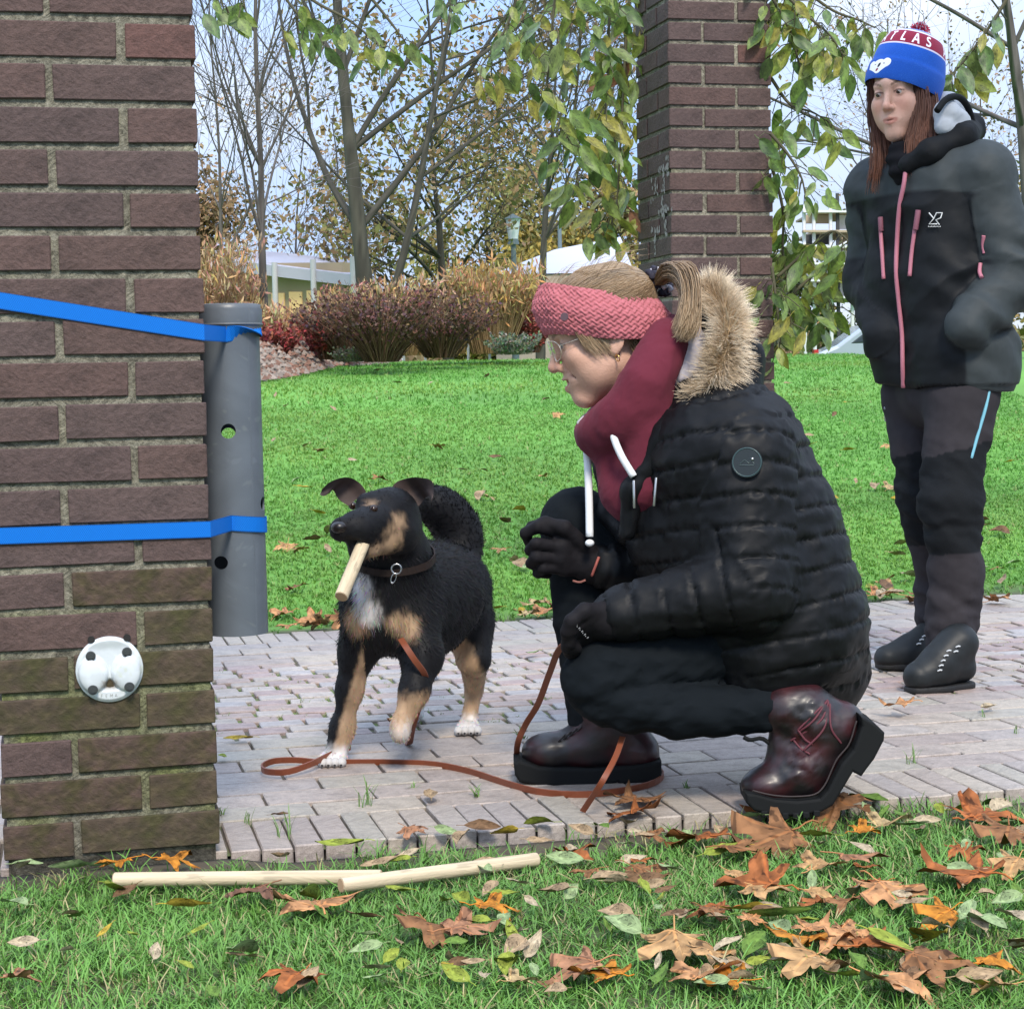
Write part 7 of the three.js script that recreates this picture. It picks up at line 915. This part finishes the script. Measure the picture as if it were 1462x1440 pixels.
for (const [x, y, w, c] of [[40, 1262, 40, 'pale'], [100, 1268, 62, 'pale'], [130, 1264, 44, 'pale'], [20, 1318, 46, 'pale'], [165, 1300, 60, 'lime'], [35, 1378, 42, 'cream'], [95, 1390, 26, 'cream'], [485, 1232, 66, 'lime'], [350, 1392, 80, 'pale'], [222, 1392, 40, 'cream'], [100, 1336, 36, 'tan'], [270, 1325, 60, 'yellow'], [722, 1345, 34, 'pale'], [725, 1412, 50, 'lime'], [676, 1408, 34, 'tan'], [540, 1418, 60, 'cream'], [890, 1352, 60, 'pale'], [920, 1300, 55, 'lime'], [905, 1255, 40, 'cream'], [870, 1285, 60, 'tan'], [880, 1335, 50, 'tan'], [1110, 1340, 90, 'green'], [1280, 1385, 90, 'lime'], [1330, 1372, 80, 'yellow'], [1380, 1335, 60, 'pale'], [1410, 1350, 60, 'pale'], [1230, 1240, 50, 'cream'], [1390, 1165, 60, 'lime'], [1100, 1155, 55, 'lime'], [1240, 1150, 60, 'green'], [1445, 1340, 50, 'cream'], [1050, 1235, 36, 'yellow'], [1060, 1330, 60, 'yellow'], [1250, 1432, 60, 'pale'], [770, 1200, 46, 'lime'], [720, 1215, 44, 'yellow'], [690, 1208, 50, 'brown'], [640, 1213, 40, 'pale'], [830, 1212, 40, 'tan'], [860, 1205, 36, 'green'], [400, 1172, 26, 'brown'], [340, 1062, 40, 'yellow'], [318, 1088, 26, 'lime'], [620, 970, 36, 'tan'], [760, 938, 30, 'pale'], [615, 1143, 40, 'tan'], [1410, 1018, 36, 'cream'], [1310, 1212, 50, 'tan'], [955, 1268, 40, 'pale'], [815, 1240, 30, 'cream'], [740, 1290, 40, 'cream'], [760, 1320, 34, 'cream'], [640, 1415, 34, 'yellow'], [700, 1300, 40, 'tan'], [560, 1398, 34, 'lime'], [150, 1362, 30, 'yellow'], [190, 1366, 28, 'lime'], [285, 1360, 34, 'lime']]) { const p = gy(x, y, y < 1180 ? 0.012 : 0.032), d = p.distanceTo(camera.position); fallen('oval', c, p, w * 1.05 * d / F, y < 1180 && y > 900 ? 'paving' : 'front', y < 1160 ? 0.12 : 0.5); }
// the drift along the far edge of the paving and strays on the lawns
const pick = (a) => a[Math.floor(lr() * a.length)];
for (let k = 0; k < 95; k++) { const x = 375 + 1090 * lr(), s0 = toST(flatHit(x, 880)), t = PATH_T + 0.02 + 0.26 * lr() * lr(), p = fromST(s0[0], t); p.y = landST(s0[0], t) + 0.03; lr() < 0.4 ? fallen('maple', pick(['peach', 'tan', 'straw', 'brown', 'peach']), p, 0.06 + 0.05 * lr(), 'edge', 0.35) : fallen('oval', pick(['pale', 'cream', 'tan', 'yellow', 'lime', 'cream']), p, 0.045 + 0.05 * lr(), 'edge', 0.45); }
for (const [x, y, w, c] of [[406, 884, 44, 'peach'], [410, 786, 38, 'tan'], [448, 892, 44, 'peach'], [700, 716, 26, 'straw'], [1270, 640, 26, 'tan'], [1270, 702, 28, 'straw'], [1420, 862, 40, 'peach'], [1302, 862, 44, 'tan']]) { const p = gy(x, y, 0.02); fallen('maple', c, p, w * p.distanceTo(camera.position) / F, 'back', 0.5); }
for (let k = 0; k < 80; k++) { const x = (k % 2 ? 385 + 430 * lr() : 1110 + 350 * lr()), y = 850 - 330 * Math.pow(lr(), 1.3), p = gy(x, y, 0.03); if (toST(p)[1] < PATH_T + 0.1 || p.distanceTo(camera.position) > 24) continue; fallen(lr() < 0.35 ? 'maple' : 'oval', pick(['tan', 'tan', 'brown']), p, 0.055 + 0.06 * lr(), 'back', 0.5); }
for (let k = 0; k < 42; k++) { const x = 385 + 1070 * lr(), y = 850 - 320 * Math.pow(lr(), 1.2), p = gy(x, y, 0.03); if (toST(p)[1] < PATH_T + 0.1 || p.distanceTo(camera.position) > 22) continue; fallen('oval', pick(['yellow', 'cream', 'pale', 'yellow']), p, 0.05 + 0.05 * lr(), 'back', 0.5); }
for (let k = 0; k < 24; k++) { const x = 800 + 640 * lr(), y = 1185 + 260 * lr(), p = gy(x, y, 0.03); if (toST(p)[1] > -0.05) continue; fallen('maple', pick(['brown', 'rust', 'tan', 'peach', 'orange', 'rust']), p, 0.045 + 0.04 * lr(), 'front', 0.2); }
for (let k = 0; k < 150; k++) { const x = 1462 * Math.pow(lr(), 0.6), y = 1170 + 280 * lr(), p = gy(x, y, 0.03); if (toST(p)[1] > -0.04) continue; fallen('oval', pick(['tan', 'cream', 'brown', 'lime', 'pale', 'green']), p, 0.028 + 0.035 * lr(), 'front', 0.6); }

// ---------------------------------------------------------------- vine sprays hanging from the pergola
{
  const r = rng(700), vm = [[0.2, 0.34, 0.06], [0.27, 0.42, 0.065], [0.34, 0.47, 0.085], [0.43, 0.5, 0.075], [0.15, 0.27, 0.055], [0.52, 0.48, 0.07], [0.31, 0.42, 0.11]].map((c) => phys(c, 0.5, { map: vt, transmission: 0.5, thickness: 0 })), rustL = mat([0.25, 0.11, 0.05], 0.6, { map: vt }), stemM = mat([0.075, 0.07, 0.035], 0.8);
  function spray(path, d, n, opt, label, group) {
    const pts = curve(path.map(([x, y, dd]) => W(x, y, d + (dd ?? 0))), 40), T = thing('vine_spray', label, 'vine', pts[0].clone(), group); part(T, 'stem', tube(pts, (t) => 0.006 * (1 - 0.7 * t), 6), stemM);
    const tw = new TB();
    for (let k = 0; k < n; k++) {
      const t = opt.from !== undefined ? mix(opt.from, 1, (k + r()) / n) : (k + r()) / n, i = Math.min(39, Math.floor(t * 40)), a = pts[i].clone().lerp(pts[i + 1], t * 40 - i), off = V((r() - 0.5) * 2, -0.2 - 0.9 * r(), (r() - 0.5) * 2).normalize().multiplyScalar((opt.spread ?? 0.08) * (0.3 + r())), L = (opt.size ?? 0.095) * (0.7 + 0.6 * r()), p = a.clone().add(off); tubeInto(tw, [a, a.clone().lerp(p, 0.5).add(V(0, 0.012, 0)), p], 0.0017, 4);
      const hang = V((r() - 0.5) * 1.7 + off.x * 4, -1 + 0.5 * r(), (r() - 0.5) * 1.4).normalize(), face = V((r() - 0.5) * 2.2, (r() - 0.2) * 0.7, 1).normalize(); const m = shade(new THREE.Mesh(flats[Math.floor(r() * 7)], r() < (opt.rust ?? 0) ? rustL : vm[Math.floor(Math.pow(r(), opt.bias ?? 1) * 7)])); m.name = 'leaf'; const z = hang.clone().negate(), x = face.clone().cross(z).normalize(), y = z.clone().cross(x); m.quaternion.setFromRotationMatrix(new THREE.Matrix4().makeBasis(x, y, z)); m.scale.setScalar(L); m.position.copy(p).addScaledVector(hang, L * 0.55).sub(T.position); T.add(m);
    }
    part(T, 'leaf_stalks', tw.geo(), stemM);
  }
  const A = 'green vine spray hanging above the drain pipe from the pergola', ga = 'vine sprays above the drain pipe', B = 'leafy vine spray hanging beside the lime marked pillar, on the dog\'s side', gb = 'vine sprays on the dog\'s side of the lime marked pillar', C = 'leafy vine spray hanging between the lime marked pillar and the standing woman', gc = 'vine sprays beside the standing woman', D2 = 'vine spray arching over the standing woman\'s blue hat';
  spray([[300, -60], [310, -15], [318, 10]], 4.9, 5, { size: 0.085, spread: 0.05, from: 0.5, bias: 1.6 }, A, ga); spray([[335, -60], [345, -10], [350, 12]], 4.9, 5, { size: 0.085, spread: 0.05, from: 0.5, bias: 1.6 }, A, ga);
  spray([[380, -60], [400, -15], [425, 20], [445, 38]], 5.1, 13, { size: 0.07, spread: 0.06, from: 0.4, bias: 1.6 }, A, ga); spray([[400, -60], [440, -5], [500, 30], [530, 55], [545, 70]], 5.5, 15, { size: 0.07, spread: 0.06, from: 0.35 }, A, ga); spray([[600, -60], [630, -20], [648, 5]], 5.4, 8, { size: 0.07, spread: 0.06, from: 0.5 }, A, ga); spray([[500, -40], [560, 35], [580, 62]], 5.6, 7, { size: 0.07, spread: 0.06, from: 0.6 }, A, ga);
  spray([[760, -50], [740, -10], [722, 40], [700, 75], [680, 105]], 5.6, 17, { size: 0.075, spread: 0.07, from: 0.3, bias: 0.6 }, B, gb);
  for (const [pth, n, d, o] of [[[[800, -50], [790, 20], [785, 90], [775, 140]], 24, 5.7, {}], [[[840, -50], [830, 30], [825, 110], [815, 180], [805, 205]], 32, 5.75, {}], [[[880, -50], [870, 30], [868, 110], [860, 200]], 34, 5.9, {}], [[[905, -50], [895, 40], [890, 130], [885, 220], [880, 290], [868, 335]], 50, 6.1, { rust: 0.06, bias: 0.8 }], [[[900, 60], [880, 160], [878, 240], [886, 330]], 32, 6.25, { rust: 0.08, bias: 0.7 }], [[[770, -40], [760, 20], [750, 70]], 18, 5.9, { bias: 0.8 }], [[[860, 180], [830, 230], [822, 262]], 9, 6.0, { bias: 0.6, from: 0.4 }]]) spray(pth, d, n, { size: 0.088, spread: 0.09, ...o }, B, gb);
  for (const [pth, n, d, o] of [[[[1080, -40], [1110, 10], [1130, 50], [1140, 90]], 30, 5.9, {}], [[[1100, -30], [1150, 20], [1185, 50], [1205, 80]], 34, 5.85, { bias: 0.7 }], [[[1130, -30], [1190, 15], [1230, 30], [1250, 40]], 22, 6.0, { bias: 0.7 }], [[[1100, 110], [1130, 150], [1160, 160], [1185, 175]], 18, 5.95, { from: 0.1 }], [[[1100, 190], [1125, 220], [1145, 255], [1150, 280]], 20, 5.9, {}], [[[1100, 230], [1118, 300], [1118, 360], [1126, 420], [1130, 470]], 38, 6.05, { spread: 0.09 }], [[[1110, 395], [1150, 360], [1190, 330], [1215, 350], [1222, 380]], 22, 6.0, { from: 0.2 }], [[[1110, 400], [1150, 410], [1180, 425], [1190, 445]], 18, 6.15, {}], [[[1102, 380], [1110, 440], [1115, 490]], 18, 5.9, {}]]) spray(pth, d, n, { size: 0.088, spread: 0.09, ...o }, C, gc);
  spray([[1470, -60], [1440, -5], [1415, 35], [1390, 70], [1370, 95], [1352, 112]], 4.9, 20, { size: 0.08, spread: 0.05, from: 0.3, bias: 0.8 }, D2, null); spray([[1130, 420], [1170, 385], [1195, 360]], 6.0, 8, { size: 0.085, spread: 0.06 }, C, gc);
}

// ---------------------------------------------------------------- grass: blades on both lawns, weeds in the paving joints
{
  const tuft = (n, seed, h, w, lean) => { const r = rng(seed), tb = new TB(); for (let k = 0; k < n; k++) { const a = r() * 6.283, o = V((r() - 0.5) * 0.5 * h, 0, (r() - 0.5) * 0.5 * h), L = h * (0.55 + 0.6 * r()), ln = lean * (0.3 + r()), dx = Math.cos(a), dz = Math.sin(a), sx = -dz * w / 2, sz = dx * w / 2, P = (t) => V(o.x + dx * ln * L * t * t, L * t * (1 - 0.25 * ln * t), o.z + dz * ln * L * t * t); const row = [0, 0.5, 0.85].map((t) => { const p = P(t), q = 1 - 0.45 * t * t; return [tb.v(p.x - sx * q, p.y, p.z - sz * q), tb.v(p.x + sx * q, p.y, p.z + sz * q)]; }), tp = P(1), e = tb.v(tp.x, tp.y, tp.z); tb.q(row[0][0], row[0][1], row[1][1], row[1][0]); tb.q(row[1][0], row[1][1], row[2][1], row[2][0]); tb.t(row[2][0], row[2][1], e); } return tb.geo(); };
  const gm = () => mat([1, 1, 1], 0.6);
  function lawn(name, label, geos, spots) { // spots: [s, t, size, colour]
    geos.forEach((g, gi) => { const mine = spots.filter((_, i) => i % geos.length === gi), m = new THREE.InstancedMesh(g, gm(), mine.length), M = new THREE.Matrix4(), q = new THREE.Quaternion(), r = rng(811 + gi); mine.forEach(([s, t, k, c], i) => { const p = fromST(s, t, landST(s, t) - 0.003); q.setFromEuler(new THREE.Euler((r() - 0.5) * 0.5, r() * 6.283, (r() - 0.5) * 0.5)); M.compose(p, q, V(k, k * (0.8 + 0.5 * r()), k)); m.setMatrixAt(i, M); m.setColorAt(i, lin(...c)); }); m.name = numbered(name); shade(m); tag(m, label, 'grass', null, 'stuff'); scene.add(m); });
  }
  const r = rng(820), front = [], back = [];
  for (let k = 0; k < 80000; k++) { const s = -1.9 + 4.7 * r(), t = -1.55 * Math.pow(r(), 0.85); const bare = sstep(-0.24, -0.02, t + 0.12 * fbm(s * 4, t * 4, 8, 3)) * (s < 0.9 ? 1 : 0.6), pat = fbm(s * 6, t * 6, 3, 3) > 0.12 ? 0.45 : 0; if (r() < bare * 0.88 + pat * 0.6) continue; if (s < 0.012 && s > -PW - 0.01 && t > -0.02) continue; const n = 0.8 + 0.36 * r() + 0.25 * fbm(s * 3, t * 3, 6, 2), dry = r() < 0.12; front.push([s, t, 0.55 + 0.55 * r(), dry ? [0.3 * n, 0.27 * n, 0.12 * n] : [0.108 * n, 0.25 * n, 0.038 * n]]); }
  lawn('front_lawn_grass', 'short green grass of the front lawn', [tuft(4, 1, 0.034, 0.0022, 1.0), tuft(4, 2, 0.029, 0.002, 1.3), tuft(3, 3, 0.042, 0.0023, 0.8)], front);
  const add = (n, t0, t1, w0, w1, size) => { for (let k = 0; k < n; k++) { const t = PATH_T + mix(t0, t1, r()), c = 1.55 + (t - 3) * -0.02, s = c + (r() - 0.5) * mix(w0, w1, (t - PATH_T - t0) / (t1 - t0)), d = t - PATH_T; if (d < 0.35 && r() < 0.9 - d * 2 + 0.4 * fbm(s * 3, t * 3, 5, 2)) continue; const n2 = 0.92 + 0.16 * r() + 0.22 * fbm(s * 0.8, t * 0.8, 6, 3), dry = r() < 0.03, pt = clamp(0.3 + 2.2 * fbm(s * 0.5, t * 0.5, 11, 4)); back.push([s, t, size * (0.7 + 0.6 * r()), dry ? [0.25 * n2, 0.27 * n2, 0.09 * n2] : [0.112 * n2 * (1 + 0.4 * pt), 0.295 * n2, 0.038 * n2]]); } };
  add(70000, 0.01, 3.2, 6.2, 8.5, 0.75); add(65000, 3.2, 9, 8.5, 13, 0.9); add(45000, 9, 24, 13, 24, 1.35);
  lawn('back_lawn_grass', 'bright green mown grass of the lawn beyond the paving', [tuft(6, 4, 0.027, 0.0034, 1.1), tuft(6, 5, 0.023, 0.0032, 1.4)], back);
  // weeds: countable tufts in the front joints, moss and seedlings in the small-stone field
  const wg = [tuft(9, 11, 0.05, 0.0024, 0.5), tuft(12, 12, 0.035, 0.004, 1.1)], wm = mat([0.13, 0.24, 0.06], 0.6);
  for (const [x, y, k, g] of [[405, 1198, 1.1, 0], [522, 1155, 1.15, 0], [352, 1180, 0.7, 0], [680, 1140, 0.8, 1], [1302, 1095, 0.9, 0], [1405, 1028, 0.6, 0], [1120, 1110, 0.6, 1], [745, 1058, 0.9, 1], [1450, 1050, 0.6, 0], [315, 1168, 0.7, 1], [590, 1128, 0.5, 1], [980, 1128, 0.6, 1]]) { const m = shade(new THREE.Mesh(wg[g], wm)); m.name = numbered('grass_weed'); m.position.copy(flatHit(x, y, -0.006)); m.rotation.y = r() * 6; m.scale.setScalar(k); tag(m, 'small grass weed growing in a joint of the brick paving', 'weed', 'weeds in the paving joints'); scene.add(m); }
  const moss = []; for (let k = 0; k < 5200; k++) { const row = Math.floor(r() * Math.round((FIELD1 - FIELD0) / FIELDP)), t = FIELD0 + row * FIELDP + FIELDP * r(), s = -0.2 + 4.2 * r(); if (fbm(s * 7, t * 9, 4, 3) < 0.02) continue; moss.push([s, t, 0.25 + 0.3 * r()]); }
  { const m = new THREE.InstancedMesh(wg[1], phys([0.15, 0.21, 0.06], 0.7), moss.length), M = new THREE.Matrix4(), q = new THREE.Quaternion(); moss.forEach(([s, t, k], i) => { q.setFromEuler(new THREE.Euler(0, r() * 6.283, 0)); M.compose(fromST(s, t, -0.013), q, V(k, k * 0.9, k)); m.setMatrixAt(i, M); }); m.name = 'joint_moss'; shade(m); tag(m, 'moss and seedlings between the small paving stones', 'moss', null, 'stuff'); scene.add(m); }
}
renderer.render(scene, camera);
